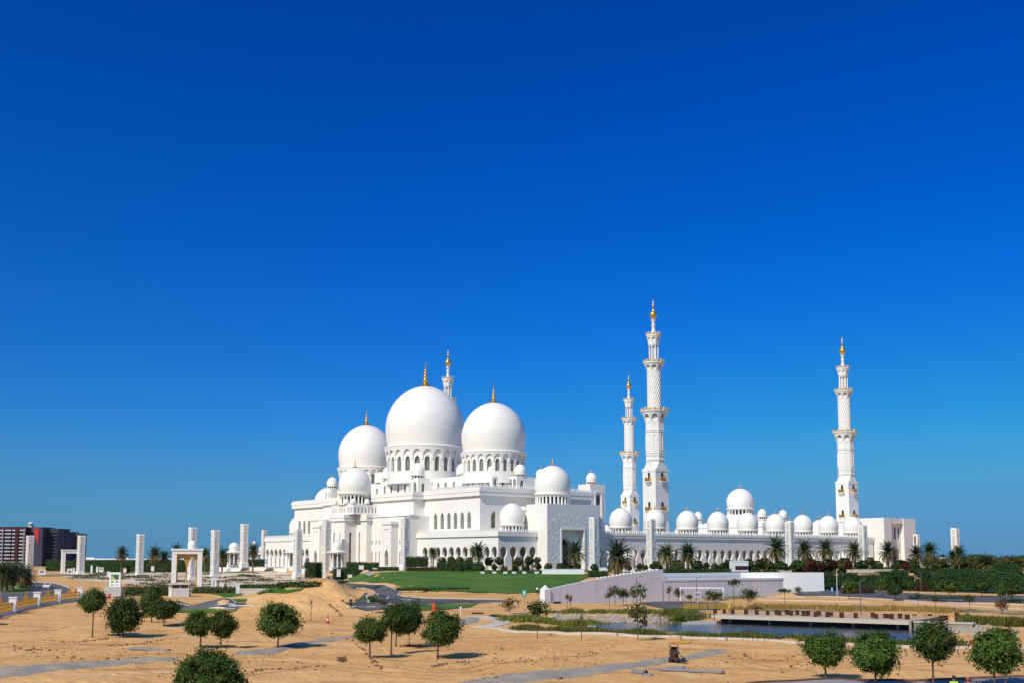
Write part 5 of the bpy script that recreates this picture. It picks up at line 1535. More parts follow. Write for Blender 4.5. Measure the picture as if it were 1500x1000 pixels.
# big clipped trees right of the terrace wall
for i, (x0, x1, tp, b_, st, lab) in enumerate((
        (1189, 1203, 843, 863, 1.2, 'leftmost clipped box tree at the end of the bright terrace wall'),
        (1203, 1226, 839, 865, 1.0, 'clipped box tree next to the leftmost one'),
        (1230, 1258, 839, 862, .0, 'wide clipped hedge behind the road lamp'),
        (1259, 1290, 841, 861, .0, 'clipped hedge with a rounded top under the pale wall'),
        (1290, 1312, 837, 860, .0, 'clipped hedge left of the double street lamp'),
        (1312, 1332, 835, 859, 0, 'taller clipped hedge beside the double street lamp'),
        (1323, 1342, 843, 863, .8, 'small stepped clipped tree in front of the tall hedge'),
        (1340, 1372, 832, 857, 0, 'broad clipped hedge behind the double street lamp'),
        (1373, 1396, 840, 862, .9, 'square clipped tree right of the double street lamp'),
        (1382, 1404, 833, 856, 0, 'far clipped hedge below the lone pylon'),
        (1397, 1441, 839.5, 866, 1.2, 'long flat-topped clipped tree row at right'),
        (1406, 1428, 833, 855, 0, 'upper hedge block behind the long flat-topped row'),
        (1429, 1462, 834, 856, 0, 'upper hedge block behind the second lamp at right'),
        (1441, 1465, 839, 869, 1.5, 'flat-topped clipped tree on a visible trunk at right'),
        (1464, 1490, 838, 862, .6, 'clipped block second from the right edge'),
        (1477, 1502, 845.5, 880, 1.6, 'tall square clipped tree cut by the right edge'),
        (1462, 1500, 826, 852, 0, 'highest hedge strip near the right edge'))):
    H(x0, x1, tp, lab, base=b_, depth=4.5, stem=st, size=.17, dens=22)
H(1332, 1415, 872.5, 'low dark hedge along the middle of the right road', base=876.5, depth=2, size=.13)
H(1466, 1500, 877, 'low green hedge along the road at the right edge', base=882.5, depth=2, size=.13)
H(1236, 1282, 860.5, 'dark red low hedge behind the road lamp', base=869, depth=2.5, leaf='leafred', size=.16)
H(1345, 1375, 853, 'dark red low hedge beneath the double street lamp', base=864.5, depth=2.5, leaf='leafred', size=.16)
H(594, 640, 829.5, 'dark red flower bed at the left top of the lawn', d=350, depth=2, leaf='leafred', size=.13)
H(1165, 1200, 837, 'dark red flower bed above the bright terrace wall', d=300, depth=2, leaf='leafred', size=.13)
# dark tree line at the right horizon
for i, (x0, x1, tp, dd, lab) in enumerate(((1352, 1390, 816, 350, 'dark shrub mass between the gatehouse palms'), (1388, 1425, 816, 352, 'dark shrub mass below the lone pylon'), (1415, 1462, 813, 385, 'brown green tree mass left of the broad palm'), (1455, 1512, 814.5, 420, 'tree line running off the right edge'))):
    p = atd((x0 + x1) / 2, dd); s = px_scale(p)
    t = thing('shrub', lab, 'shrub', p)
    zt = ZC - (tp - HY) / s - p.z
    inst('foliage', crown_mesh(('mass', i % 2), 41 + i % 2, 150, 30, .075, .5, .3, 'leafolive'), t, (0, 0, zt * .50), 0, ((x1 - x0) / 2 / s / .78, 4.0, zt * .72))
    inst('stem', trunk_mesh(('t', 1), 1), t, (0, 0, 0), 0, (1, 1, zt * .3))
# round clipped shrubs and small trees in front of the hall and the arcade
def ball(px, d, w, top, label, leaf='leafhedge', flat=.95, group=None, stem=0.0):
    p = atd(px, d); s = px_scale(p); r = w / 2 / s; h = ZC - (top - HY) / s - p.z
    t = thing('shrub', label, 'shrub', p, rnd.uniform(0, 6), group)
    me = crown_mesh(('ball', leaf), 61, 170, 24, .10, .85, .16, leaf)
    inst('foliage', me, t, (0, 0, h - r * flat), 0, (r * 1.08, r * 1.08, r * flat * 1.08))
    inst('stem', trunk_mesh(('t', 2), 2), t, (0, 0, 0), 0, (.8, .8, max(.3, h - r * 1.2)))
    return t
for px, w, tp, dd, lab in ((803, 13, 823.5, 352, 'round clipped shrub at the left corner of the portal'), (821, 12.5, 823.5, 352, 'round clipped shrub left of the portal doorway'), (834, 13, 824, 352, 'round shrub under the palm at the portal doorway'), (846, 12, 824, 352, 'round shrub right of the portal doorway'), (871, 13, 824.5, 350, 'round clipped shrub at the foot of the portal pylon'),
        (686, 9, 826, 340, 'small ball shrub at the right part of the long box hedge'), (706, 10, 826, 336, 'ball shrub just past the end of the long box hedge'), (724, 10, 825, 336, 'ball shrub second after the end of the long box hedge'), (738, 11, 828, 336, 'brownish ball shrub beneath the corner of the lower hall block'), (755, 11, 827, 336, 'ball shrub before the second side arch of the hall'), (771, 12, 826, 338, 'ball shrub before the third side arch of the hall'), (788, 12, 823, 338, 'tall ball shrub before the last side arch of the hall'),
        (662, 9, 827, 338, 'yellowish ball shrub in front of the long box hedge'), (676, 9, 828, 338, 'dark ball shrub in front of the long box hedge'),
        (937, 10, 824, 300, 'shrub between the widest palm and the tall pylon'), (946, 9, 826, 300, 'shrub at the left foot of the tall arcade pylon'), (955, 8, 825, 300, 'dark shrub at the right foot of the tall arcade pylon'), (966, 9, 825, 300, 'light green shrub right of the tall arcade pylon'), (1035, 11, 823, 300, 'round shrub right of the two palms before the arcade'), (1048, 12, 824, 300, 'second round shrub right of the two palms before the arcade'), (1058, 11, 824, 302, 'round shrub left of the small white gate kiosk'), (922, 9, 827, 300, 'small shrub under the right fronds of the widest palm'), (894, 9, 827, 300, 'small shrub under the left fronds of the widest palm')):
    ball(px, dd, w, tp, lab, 'leafhedge' if 'brown' not in lab and 'yellow' not in lab else 'leafolive')
for px, w, tp, lab in ((648, 13, 815, 'leftmost tree of the low row before the hall arcade'), (661, 14, 814, 'second tree of the low row before the hall arcade'), (674, 13, 814.5, 'third tree of the low row before the hall arcade'), (687, 13, 815, 'tree of the low row left of the arcade palm'), (716, 14, 815, 'tree of the low row right of the arcade palm'), (731, 13, 814.5, 'tree of the low row at the corner of the hall block'), (759, 15, 815, 'tree of the low row before the second side arch'), (775, 15, 813.5, 'tree of the low row before the third side arch'), (787, 11, 815, 'last tree of the low row, next to the portal')):
    ball(px, 358, w, tp, lab, 'leafolive', 1.0)
RB = 'red bushes before the arcade'
for px, w, tp, lab, lf in ((1190, 15, 818, 'leftmost red bush of the mixed row before the arcade', 'leafred'), (1199, 13, 820, 'olive bush left of the middle red palm', 'leafolive'), (1203, 16, 822, 'low wide red bush under the second red-row palm', 'leafred'), (1222, 15, 819, 'red brown bush right of the middle red-row palm', 'leafred'), (1232, 15, 820, 'dark bush in the red row near the dark arch', 'leafolive'), (1243, 14, 820, 'red bush left of the palm by the pylon', 'leafred'), (1258, 12, 822, 'dark green bush at the foot of the palm by the pylon', 'leafhedge'), (1128, 26, 826, 'long low brown bush left of the tall arcade pylon', 'leafolive'), (1103, 24, 825, 'low green bush right of the small white gate kiosk', 'leafhedge'), (1113, 14, 818, 'small brown tree left of the tall red-row palm', 'leafolive'), (1150, 12, 824, 'dark bush at the left foot of the rear pylon', 'leafhedge'), (1275, 14, 815, 'loose green shrub before the gatehouse corner', 'leafolive'), (1291, 9, 824, 'small dark ball shrub before the gatehouse', 'leafhedge'), (1312, 12, 824, 'dark shrub right of the gatehouse palm', 'leafhedge'), (1328, 14, 823, 'red brown shrub under the drooping palm', 'leafred'), (1182, 12, 828, 'small red shrub at the left end of the row', 'leafred')):
    ball(px, 312, w, tp, lab, lf, .95, None)
for px, w, tp, lab, lf in ((962, 18, 821, 'loose dark shrub right behind the tall arcade pylon foot', 'leafhedge'), (992, 24, 819, 'wide brown green shrub between the two palms behind the wall corner', 'leafolive'), (1022, 18, 820, 'dark shrub at the right fronds of the second palm behind the wall corner', 'leafhedge'), (1068, 16, 819, 'bushy shrub touching the small white gate kiosk', 'leafhedge'), (1097, 18, 817, 'olive shrub on the right flank of the small white gate kiosk', 'leafolive'), (1122, 22, 816, 'loose brown bush left of the tall red-row palm trunk', 'leafolive'), (1143, 18, 820, 'dark bush right under the tall red-row palm', 'leafhedge'), (1168, 22, 819, 'dark bush between the rear pylon and the first red-row palm', 'leafhedge'), (1186, 20, 816, 'tall olive bush behind the leftmost red bush', 'leafolive'), (1213, 22, 817, 'dark shrub behind the middle red-row palm trunk', 'leafhedge'), (1238, 22, 816, 'dark shrub before the last arches left of the pylon palm', 'leafhedge'), (1264, 20, 819, 'dark shrub at the foot of the pylon by the gatehouse', 'leafhedge'), (1284, 18, 820, 'dark shrub at the gatehouse left corner', 'leafhedge'), (1320, 24, 819, 'wide dark shrub before the gatehouse right pier', 'leafhedge'), (1338, 22, 817, 'olive shrub below the short slotted pylon', 'leafolive')):
    ball(px, 316, w, tp, lab, lf, .9)
H(975, 1072, 832.5, 'long low hedge on top of the underpass terrace', d=286, depth=2, size=.13)
H(1078, 1160, 830, 'low dark hedge on top of the beige wall panels', d=318, depth=2, size=.13)
H(862, 892, 835, 'low hedge behind the ramp wall left of the widest palm', d=318, depth=2, size=.13)
H(1160, 1330, 831, 'long low dark hedge beneath the red bushes', d=320, depth=2, size=.14)
H(708, 795, 836, 'very low hedge along the foot of the ball shrubs', d=334, depth=1.2, size=.12)

# reeds, grass and low planting: uncountable
def reeds(name, px_line, n, h, spread, m, z0=None, seed=1, label=None):
    rr = random.Random(seed); pts = [Vector((*p, 0)) for p in px_line]; seg = [(b - a).length for a, b in zip(pts, pts[1:])]; tot = sum(seg)
    vs = []; fs = []
    for i in range(n):
        t = rr.random() * tot; k = 0
        while t > seg[k]: t -= seg[k]; k += 1
        a, b = pts[k], pts[k + 1]; d = (b - a).normalized(); q = a + d * t + Vector((-d.y, d.x, 0)) * rr.gauss(0, spread)
        nn = noise.noise((q.x * .35, q.y * .35, seed))
        if nn < -.35 * rr.random() - .05: continue
        z = ground_z(q.x, q.y) - .03; hh = h * rr.uniform(.5, 1.1) * (1 + .6 * nn); az = rr.uniform(0, 6.28); ln = rr.uniform(.1, .45) * hh; w = rr.uniform(.03, .06)
        o = len(vs); dx, dy = math.cos(az), math.sin(az)
        vs += [(q.x - dy * w, q.y + dx * w, z), (q.x + dy * w, q.y - dx * w, z), (q.x + dx * ln * .4 + dy * w * .7, q.y + dy * ln * .4 - dx * w * .7, z + hh * .65), (q.x + dx * ln, q.y + dy * ln, z + hh)]
        fs.append((o, o + 1, o + 2, o + 3))
    b = MB(); b.add(vs, fs); return tag(b.build(name, m), kind='stuff')
near = chaikin(wp([(762, 920), (800, 923.5), (900, 926), (1000, 930), (1100, 934), (1180, 938.5), (1290, 944.5), (1420, 945)]))
reeds('reeds', near, 13000, .60, 1.1, M['reed'], seed=1)
reeds('reeds', chaikin(wp([(776, 911), (810, 913.5), (850, 915), (876, 914)])), 5000, .9, 1.0, M['reed'], seed=2)
reeds('reeds', chaikin(wp([(748, 907), (770, 909), (785, 912)])), 2500, .8, 1.4, M['reed'], seed=6)
reeds('reeds', chaikin(wp([(800, 898), (850, 897), (900, 898.5), (940, 897), (985, 899)])), 5500, .7, 1.2, M['reed'], seed=3)
reeds('reeds', chaikin(wp([(985, 900), (1000, 905), (1010, 909)])), 2200, 1.0, 1.5, M['reed'], seed=8)
reeds('reeds', chaikin(wp([(1405, 914), (1440, 914), (1505, 918)])), 5000, 1.2, 1.6, M['reed'], seed=5)
reeds('dry_grass', chaikin(wp([(1000, 889), (1060, 890.5), (1120, 891.5), (1180, 892)])), 3500, .55, 1.5, M['reeddry'], seed=4)
reeds('dry_grass', chaikin(wp([(1100, 889.5), (1200, 891.5), (1300, 893), (1400, 896.5)])), 9000, .75, 2.0, M['reeddry'], seed=9)
reeds('dry_grass', chaikin(wp([(1060, 877), (1100, 870), (1140, 863), (1172, 862)])), 3000, .55, 2.5, M['reed'], seed=10)
reeds('grass_tufts', wp([(600, 866), (700, 868), (780, 868.5)]), 1500, .18, 1.5, M['leafhedge'], seed=11)
# garden beds left: low planting strips laid on the paving
rr = random.Random(12); gb = MB(); V_ = []; F_ = []
for i in range(64):
    px = rr.uniform(95, 440); py = rr.uniform(837, 861) if px > 200 else rr.uniform(837, 846)
    if px > 425 and py < 842: continue
    c = at(px, py); L = rr.uniform(6, 17); wd = rr.uniform(1.2, 3.0); a = ANG + PI / 2 * (rr.random() < .35) + rr.uniform(-.1, .1)
    hh = rr.choice((.12, .25, .5, .7))
    for j in range(int(L * wd * 7)):
        u = rr.uniform(-L / 2, L / 2); v = rr.uniform(-wd / 2, wd / 2); x = c.x + u * math.cos(a) - v * math.sin(a); y = c.y + u * math.sin(a) + v * math.cos(a)
        leaf_quad(V_, F_, Vector((x, y, ground_z(x, y) + .1 + rr.random() * hh)), .26, rr, Vector((0, 0, 1)))
gb.add(V_, F_); tag(gb.build('ground_cover', M['leafolive']), kind='stuff')
gb = MB(); V_ = []; F_ = []
for i in range(34):
    px = rr.uniform(100, 440); py = rr.uniform(838, 862) if px > 220 else rr.uniform(838, 850)
    c = at(px, py); L = rr.uniform(5, 14); wd = rr.uniform(.8, 1.6); a = ANG + PI / 2 * (rr.random() < .3)
    for j in range(int(L * wd * 11)):
        u = rr.uniform(-L / 2, L / 2); v = rr.uniform(-wd / 2, wd / 2); x = c.x + u * math.cos(a) - v * math.sin(a); y = c.y + u * math.sin(a) + v * math.cos(a)
        leaf_quad(V_, F_, Vector((x, y, ground_z(x, y) + .1 + rr.random() * .75)), .24, rr, Vector((0, 0, 1)))
gb.add(V_, F_); tag(gb.build('ground_cover', M['leafhedge']), kind='stuff')
# stones of the pond bank, soil clods and dry brush on the sand
def stones(name, m, areas, n, smin, smax, seed, flat=.6):
    rr = random.Random(seed); b = MB()
    for i in range(n):
        poly = rr.choice(areas); u = rr.random(); k = rr.random() * (len(poly) - 1) ; j = int(k); f = k - j
        (ax, ay, aw), (bx, by, bw) = poly[j], poly[j + 1]
        px = ax + (bx - ax) * f; py = ay + (by - ay) * f + rr.gauss(0, (aw + (bw - aw) * f) * .5)
        p = at(px + rr.gauss(0, 1), py); s = rr.uniform(smin, smax) * rr.choice((.6, 1, 1, 1.3))
        n0 = len(b.v); b.ball((p.x, p.y, ground_z(p.x, p.y) + s * flat * .3), s, s * rr.uniform(.6, 1), s * flat, 6, 4)
        for q in range(n0, len(b.v)):
            v = b.v[q]; k2 = 1 + .3 * noise.noise((v[0] * 2.3 / s * .4, v[1] * 2.3 / s * .4, v[2] * 3))
            b.v[q] = (p.x + (v[0] - p.x) * k2, p.y + (v[1] - p.y) * k2, v[2])
    return tag(b.build(name, m), kind='stuff')
stones('bank_stones', M['rocks'], [[(808, 904, 5), (850, 905, 5), (900, 906, 6), (940, 906, 6), (985, 907, 4)], [(862, 920, 3), (885, 918.5, 3)], [(1340, 920, 3), (1400, 922, 5), (1430, 922, 6), (1490, 927, 3)]], 1500, .16, .34, 1)
stones('soil_clods', M['dirt'], [[(155, 945, 1), (180, 943, 1.5), (215, 940, 1), (262, 933, 1)], [(60, 938, 1), (110, 938, 1.5), (140, 936, 1.5), (160, 934, 2)], [(630, 974, 2), (655, 972, 3), (700, 968, 3)], [(495, 966, 2), (506, 966, 3)], [(366, 986, 1.5), (385, 983, 2), (440, 977, 1), (478, 972, 2)], [(585, 947, 1.5), (600, 946, 2), (618, 947, 1)],
       [(482, 884, 3), (492, 893, 3), (500, 901, 2)], [(420, 905, 2), (520, 940, 4), (560, 980, 3)], [(700, 960, 8), (800, 970, 8), (900, 950, 6)], [(1060, 960, 8), (1150, 970, 8), (1200, 960, 5)], [(20, 950, 8), (100, 960, 8), (300, 975, 6)]], 620, .05, .15, 2)
stones('soil_clods', M['sand'], [[(100, 860, 1.5), (115, 858, 2), (140, 862, 2), (150, 864, 2)], [(345, 898, 2), (440, 900, 3), (520, 900, 3)], [(700, 950, 10), (900, 960, 10)], [(60, 950, 10), (300, 985, 8)], [(1100, 960, 8), (1280, 980, 6)]], 300, .05, .14, 3)
stones('soil_clods', M['dirt'], [[(-10, 955, 26), (300, 960, 26), (500, 960, 34), (800, 968, 30), (1100, 968, 26), (1300, 970, 20)]], 520, .035, .10, 4)
rr = random.Random(5); bb = MB()
for px, py, w, n in ((600, 946, 16, 70), (612, 948, 6, 40), (935, 941, 5, 20), (950, 938, 20, 60), (960, 935, 14, 40), (735, 951, 4, 14), (808, 931, 9, 20), (105, 860, 4, 20), (780, 906, 5, 20), (503, 968, 5, 25)):
    for i in range(n):
        p = at(px + rr.gauss(0, w * .4), py + rr.gauss(0, .6)); a = rr.uniform(0, 6.28); L = rr.uniform(.15, .5); e = rr.uniform(.05, .9)
        bb.tube([p, (p.x + L * math.cos(a), p.y + L * math.sin(a), p.z + L * e + .05)], [.018, .008], 4)
tag(bb.build('dry_brush', M['brush']), kind='stuff')
# dug holes' dark heaps and one black sheet seen on the sand
# ------------------------------------------------------------------ light pylons round the gardens
def pylon_parts(t, a, Hh, hi):
    b = MB(); h = a / 2
    b.box(-h - .22, h + .22, -h - .22, h + .22, -.6, 1.0); b.box(-h - .1, h + .1, -h - .1, h + .1, 1.002, 1.5); b.build('plinth', M['marble'], t)
    b = MB(); b.box(-h, h, -h, h, 1.502, Hh); b.build('shaft', M['marble'], t)
    zs = [(1.9, 4.0), (4.3, .48 * Hh - 1.2), (.48 * Hh - .9, .48 * Hh + .9), (.48 * Hh + 1.2, Hh - 3.2), (Hh - 2.8, Hh - .5)]
    for nm, face in (('panel', 'y'), ('panel', 'x'), ('panel', 'Y'), ('panel', 'X')):
        b = MB()
        for i, (z0, z1) in enumerate(zs):
            w0 = h * (.72 if i % 2 else .62); f = .14
            def pl(u0, u1, za, zb, d0, d1):
                if face == 'y': b.box(u0, u1, -h - d1, -h - d0, za, zb)
                elif face == 'Y': b.box(u0, u1, h + d0, h + d1, za, zb)
                elif face == 'x': b.box(-h - d1, -h - d0, u0, u1, za, zb)
                else: b.box(h + d0, h + d1, u0, u1, za, zb)
            b.cur = 0
            pl(-w0 + f, w0 - f, z0 + f, z1 - f, .004, .02)
            b.cur = 1
            pl(-w0, w0, z0, z0 + f, .004, .10); pl(-w0, w0, z1 - f, z1, .004, .10); pl(-w0, -w0 + f, z0 + f + .002, z1 - f - .002, .004, .10); pl(w0 - f, w0, z0 + f + .002, z1 - f - .002, .004, .10)
            if i % 2 == 0:
                b.cur = 1; r = min(w0 - f, (z1 - z0) / 2 - f) * .62
                zc = (z0 + z1) / 2
                for k in range(8):
                    an = PI / 4 * k
                    pl(r * math.cos(an) - .09, r * math.cos(an) + .09, zc + r * math.sin(an) - .09, zc + r * math.sin(an) + .09, .022, .09)
        b.build(nm, [M['panel'], M['marble']], t)
for i, (px, d, top, base, lab) in enumerate(((42, 493, 784, None, 'white pylon rising in front of the apartment blocks'), (117.5, 495, 784, 841, 'white pylon standing beside the plain white gate frame'), (204, 448, 782, 845, 'white pylon alone between palms, second from the plain gate frame'),
        (280.5, 371, 772, None, 'white pylon whose foot hides behind the domed gate frame'), (314, 403, 776, 846, 'white pylon just right of the domed gate frame'), (356.5, 463, 767, 828, 'white pylon up on the terrace beside the left kiosk'), (386, 560, 776, None, 'slender far pylon at the left corner of the hall'),
        (435, 403, 775, 845, 'tall white pylon nearest the left wing of the hall'), (477, 424, 762, None, 'white pylon close against the mihrab tower'), (592.5, 366, 757, 834, 'white pylon in front of the hall beside the clipped box hedges'),
        (870.5, 362, 757, 833, 'white pylon at the right corner of the carved portal'), (954.5, 385, 760, None, 'white pylon in front of the arcade beside the nearest minaret'), (1158.5, 420, 764, None, 'white pylon in front of the right part of the dome row'), (1265.5, 425, 769, None, 'white pylon between the arcade and the gatehouse'),
        (1344.5, 470, 782, None, 'short white pylon with dark slots right of the gatehouse'), (1401.5, 480, 773, None, 'lone white pylon standing against the sky at right'))):
    p = atd(px, d); s = px_scale(p)
    if base: p.z = ZC - (base - HY) / s
    Hh = ZC - (top - HY) / s - p.z
    wpx = {1344.5: 9.5, 386: 9}.get(px, 13.5 if d < 430 else 12.5)
    a = wpx / s / 1.40
    t = thing('pylon', lab, 'pylon', p, ANG, 'white carved light pylons')
    pylon_parts(t, a, Hh, 0)
    if px == 1344.5:
        k = MB(); h = a / 2
        for z in (2.5, 6.2, 9.9): k.box(-h - .14, -h - .11, -h * .35, h * .35, z, z + 3.0)
        k.build('slot', M['glass'], t)

# ------------------------------------------------------------------ kiosks, gate frames and small buildings
def kiosk(px, d, base, top, rw, label, kind='kiosk'):
    p = atd(px, d); s = px_scale(p); p.z = ZC - (base - HY) / s
    Hh = (base - top) / s; r = rw / 2 / s
    t = thing('kiosk', label, 'kiosk', p, ANG, 'small domed kiosks')
    zr = Hh * .50
    k = MB(); k.lathe([(r * .72, -.8), (r * .72, .25), (r * .66, .26)], 8, rot=PI / 8); k.build('platform', M['marble'], t)
    for i in range(8):
        an = 2 * PI * i / 8 + PI / 8; x, y = r * .58 * math.cos(an), r * .58 * math.sin(an)
        k = MB(); k.lathe([(r * .085, 0), (r * .07, .3), (r * .065, zr - .6), (r * .10, zr - .2), (r * .11, zr)], 10, cap=False); k.build('column', M['marble'], t, (x, y, .26), smooth=True)
    k = MB(); k.lathe([(r * .34, .26), (r * .34, zr + .26)], 8, rot=PI / 8); k.build('core', M['apartgrey'], t)
    k = MB(); k.lathe([(r * .60, zr + .1), (r * .98, zr + .55), (r, zr + .75), (r * .96, zr + .9), (r * .55, zr + 1.3)], 8, rot=PI / 8, cap=False); k.lathe([(r * .54, zr + 1.0), (r * .54, zr + 1.8), (r * .48, zr + 1.82)], 24, cap=False); k.build('roof', M['marble'], t)
    dh = Hh - zr - 1.9
    k = MB(); k.lathe(dome_prof(r * .52, dh, .95), 32, cap=False); dm = k.build('dome', M['dome'], t, (0, 0, zr + 1.8), smooth=True)
    inst('finial', shared(('fin', 1.0), lambda: finial_mb(1.0).mesh('finial', M['gold'], True)), dm, (0, 0, dh - .02))
kiosk(493, 405, 831, 791.5, 31, 'white octagonal kiosk under a dome in front of the mihrab tower')
kiosk(342, 490, 828, 793.5, 29, 'white domed kiosk on the terrace left of the tall pylon')
kiosk(429, 470, 829.5, 792, 29, 'white domed kiosk half hidden behind the pylon of the left wing')
kiosk(371, 640, 824, 791.5, 15, 'far white dome just left of the hall corner, higher one')
kiosk(381, 620, 826, 799.5, 12, 'far white dome touching the hall corner, lower one')
def gate_frame(px0, px1, d, top, base, label, dome):
    pc = atd((px0 + px1) / 2, d); s = px_scale(pc); zb = ZC - (base - HY) / s; Hh = (base - top) / s; L = (px1 - px0) / s / 1.12
    t = thing('garden_gate', label, 'gate', (pc.x, pc.y, zb), R(30) if not dome else R(16))
    w = L * .16; dp = L * .32
    for sg in (-1, 1):
        k = MB(); k.box(-w / 2, w / 2, -dp / 2, dp / 2, -.8, Hh - L * .18); k.build('leg', M['marble'], t, (sg * (L / 2 - w / 2), 0, 0))
    k = MB(); k.box(-L / 2 - .02, L / 2 + .02, -dp / 2 - .02, dp / 2 + .02, Hh - L * .18 + .004, Hh - .5); k.box(-L / 2 - .25, L / 2 + .25, -dp / 2 - .25, dp / 2 + .25, Hh - .498, Hh); k.build('lintel', M['marble'], t)
    if dome:
        r = 6.6 / s
        k = MB(); k.lathe([(r * .95, 0), (r * .95, .4)] + [(a, z + .4) for a, z in dome_prof(r, r * 1.55, .93)], 32, cap=False); k.build('dome', M['dome'], t, (L * .16, 1.0, Hh + .002), smooth=True)
        # gilt pointed arches inside the frame
        fm = lambda u, z, dd: (u, -dp * .1 + dd, z)
        x0, x1 = -L / 2 + w, L / 2 - w; zt = Hh - L * .18
        k = MB(); q = (x1 - x0) / 4
        arch_panel(k, x0, x1, zt * .42, zt, [(x0 + q, arch(q * .90, zt * .42, zt * .50, zt * .93, 10, .8)), (x1 - q, arch(q * .90, zt * .42, zt * .50, zt * .93, 10, .8))], .25, fm, True)
        k.build('arch_screen', M['goldpaint'], t)
        for x in (x0 + .18, (x0 + x1) / 2, x1 - .18):
            k = MB(); k.lathe([(.42, -.4), (.46, .7), (.36, 1.4), (.18, 1.9), (.17, zt * .40), (.35, zt * .43)], 12, (x, -dp * .1 + .1, 0)); k.build('column', M['goldpaint'], t, smooth=True)
gate_frame(249, 297, 312, 803, 858, 'white gate frame with a small dome and gilt pointed arches inside', True)
gate_frame(88.5, 122, 520, 804.5, 841, 'plain square white gate frame without a dome at left', False)
for px0, px1, d, top, base, lab in ((253, 0, 0, 0, 0, ''),):
    pass
p = at(265, 873); s = px_scale(p)
t = thing('guard_booth', 'small grey guard booth with a flat overhanging roof in front of the domed gate', 'booth', p, R(8))
w = 25 / s / 2; hh = 20 / s
k = MB(); k.box(-w, w, -1.3, 1.3, -.3, hh * .62); k.build('wall', M['shed'], t)
k = MB(); k.box(-w * .97, w * .97, -1.25, 1.25, hh * .62 + .003, hh * .86); k.build('window', M['glass'], t)
for x in (-w + .1, 0, w - .1):
    k = MB(); k.box(x - .09, x + .09, -1.32, -1.26, hh * .62 + .004, hh * .86); k.build('window_frame', M['white'], t)
k = MB(); k.box(-w - .75, w + .35, -1.8, 1.8, hh * .86 + .004, hh * .96); k.add([(-w - .75, -1.8, hh * .96), (w + .35, -1.8, hh * .96), (w + .35, 1.8, hh * .96), (-w - .75, 1.8, hh * .96), (0, 0, hh * 1.06)], [(0, 1, 4), (1, 2, 4), (2, 3, 4), (3, 0, 4)]); k.build('roof', M['pale'], t)
k = MB(); k.box(-w - .62, -w - .01, -1.0, -.6, -.3, hh * .86); k.build('side_panel', M['white'], t)
def block(name, px, base, w, h, label, cat, m='white', dep=1.2, rz=.3, d=None, extra=None):
    p = at(px, base) if d is None else atd(px, d); s = px_scale(p)
    if d: p.z = ZC - (base - HY) / s
    t = thing(name, label, cat, p, rz); w /= s * 2; h /= s
    k = MB(); k.box(-w, w, -dep / 2, dep / 2, -.4, h * .9); k.build('body', M[m], t)
    k = MB(); k.box(-w - .06, w + .06, -dep / 2 - .06, dep / 2 + .06, h * .9 + .002, h); k.build('cap', M[m], t)
    if extra == 'slot':
        k = MB(); k.box(-w * .6, w * .6, -dep / 2 - .02, -dep / 2 - .004, h * .3, h * .72); k.build('opening', M['apartgrey'], t)
    if extra == 'glyph':
        k = MB()
        for i in range(6): k.box(-w * .35, w * (.1 + .25 * (i % 2)), -dep / 2 - .02, -dep / 2 - .004, h * (.15 + .11 * i), h * (.21 + .11 * i))
        k.build('emblem', M['black'], t)
    return t
block('sign_pillar', 313, 862, 7, 16, 'white pillar with dark vertical lettering marks right of the guard booth', 'sign', extra='glyph', dep=1.0)
block('marker_block', 324.5, 862, 5, 9.5, 'narrow white block standing between the sign pillar and the low white wall', 'block')
block('garden_wall', 340, 866, 12, 9.5, 'short white L-shaped wall among the flowers right of the guard booth', 'wall', extra=None, dep=1.6)
block('marker_block', 348, 869, 5, 14, 'white post block at the right end of the L-shaped wall', 'block')
block('utility_box', 61.5, 840, 10, 6.5, 'white framed box with a grey panel left of the plain gate frame', 'box', extra='slot', d=480)
block('utility_box', 102, 841, 7, 9, 'white cabinet standing inside the plain gate frame', 'box', extra='slot', d=505)
block('marker_block', 108, 838, 2.5, 7, 'thin white post right of the cabinet inside the plain gate frame', 'block', d=505, dep=.6)
block('marker_block', 134, 836.5, 2.5, 9, 'grey white slab post right of the first tall pylon', 'block', d=470, dep=3)
block('marker_block', 142, 836, 2.5, 7, 'thin white block beside the pink box at left', 'block', d=470, dep=1)
block('utility_box', 148, 835.5, 6, 5.5, 'low pinkish white box right of the first tall pylon', 'box', d=470, extra='slot')
block('marker_block', 158.5, 843, 4, 7, 'white block in the garden left of the information board', 'block', d=420)
block('marker_block', 182.5, 836.5, 4, 5, 'small white block behind the information board', 'block', d=440)
block('marker_block', 223, 834, 4, 5.5, 'white block in the garden right of the second pylon', 'block', d=450)
for px, b_, w_, h_, lab in ((458, 852, 6, 6, 'white planter box left of the forecourt trees'), (475, 846, 5, 6.5, 'white planter box at the left of the forecourt road'), (496, 842, 5, 9, 'tall white planter behind the forecourt road'), (512.5, 843.5, 6, 3, 'low white planter before the forecourt'), (529, 831.5, 6.5, 4.5, 'white block on the hedge before the mihrab tower'), (549, 835.5, 6, 4.5, 'white block on the curved hedge, left one'), (552.5, 840, 5.5, 4.5, 'white block on the curved hedge, lower right one'), (541, 844.5, 2.5, 3.5, 'tiny white post on the low hedge by the lawn'), (416, 829.5, 4, 3, 'small white box at the end of the long white terrace wall'), (404.5, 829, 0, 0, '')):
    if w_: block('planter', px, b_, w_, h_, lab, 'planter', dep=1.0, d=385 if px > 420 else 462)
for i, px in enumerate((707, 724, 740, 753, 768, 786, 800, 816)):
    block('bench', px, 839.3, 6, 3, 'white bench block in the row below the ball shrubs, %s' % ('leftmost', 'under the second ball shrub', 'under the hall corner', 'before the second side arch', 'before the third side arch', 'before the last side arch', 'at the portal corner', 'left of the portal doorway')[i], 'bench', d=333, dep=.8, rz=0.0)
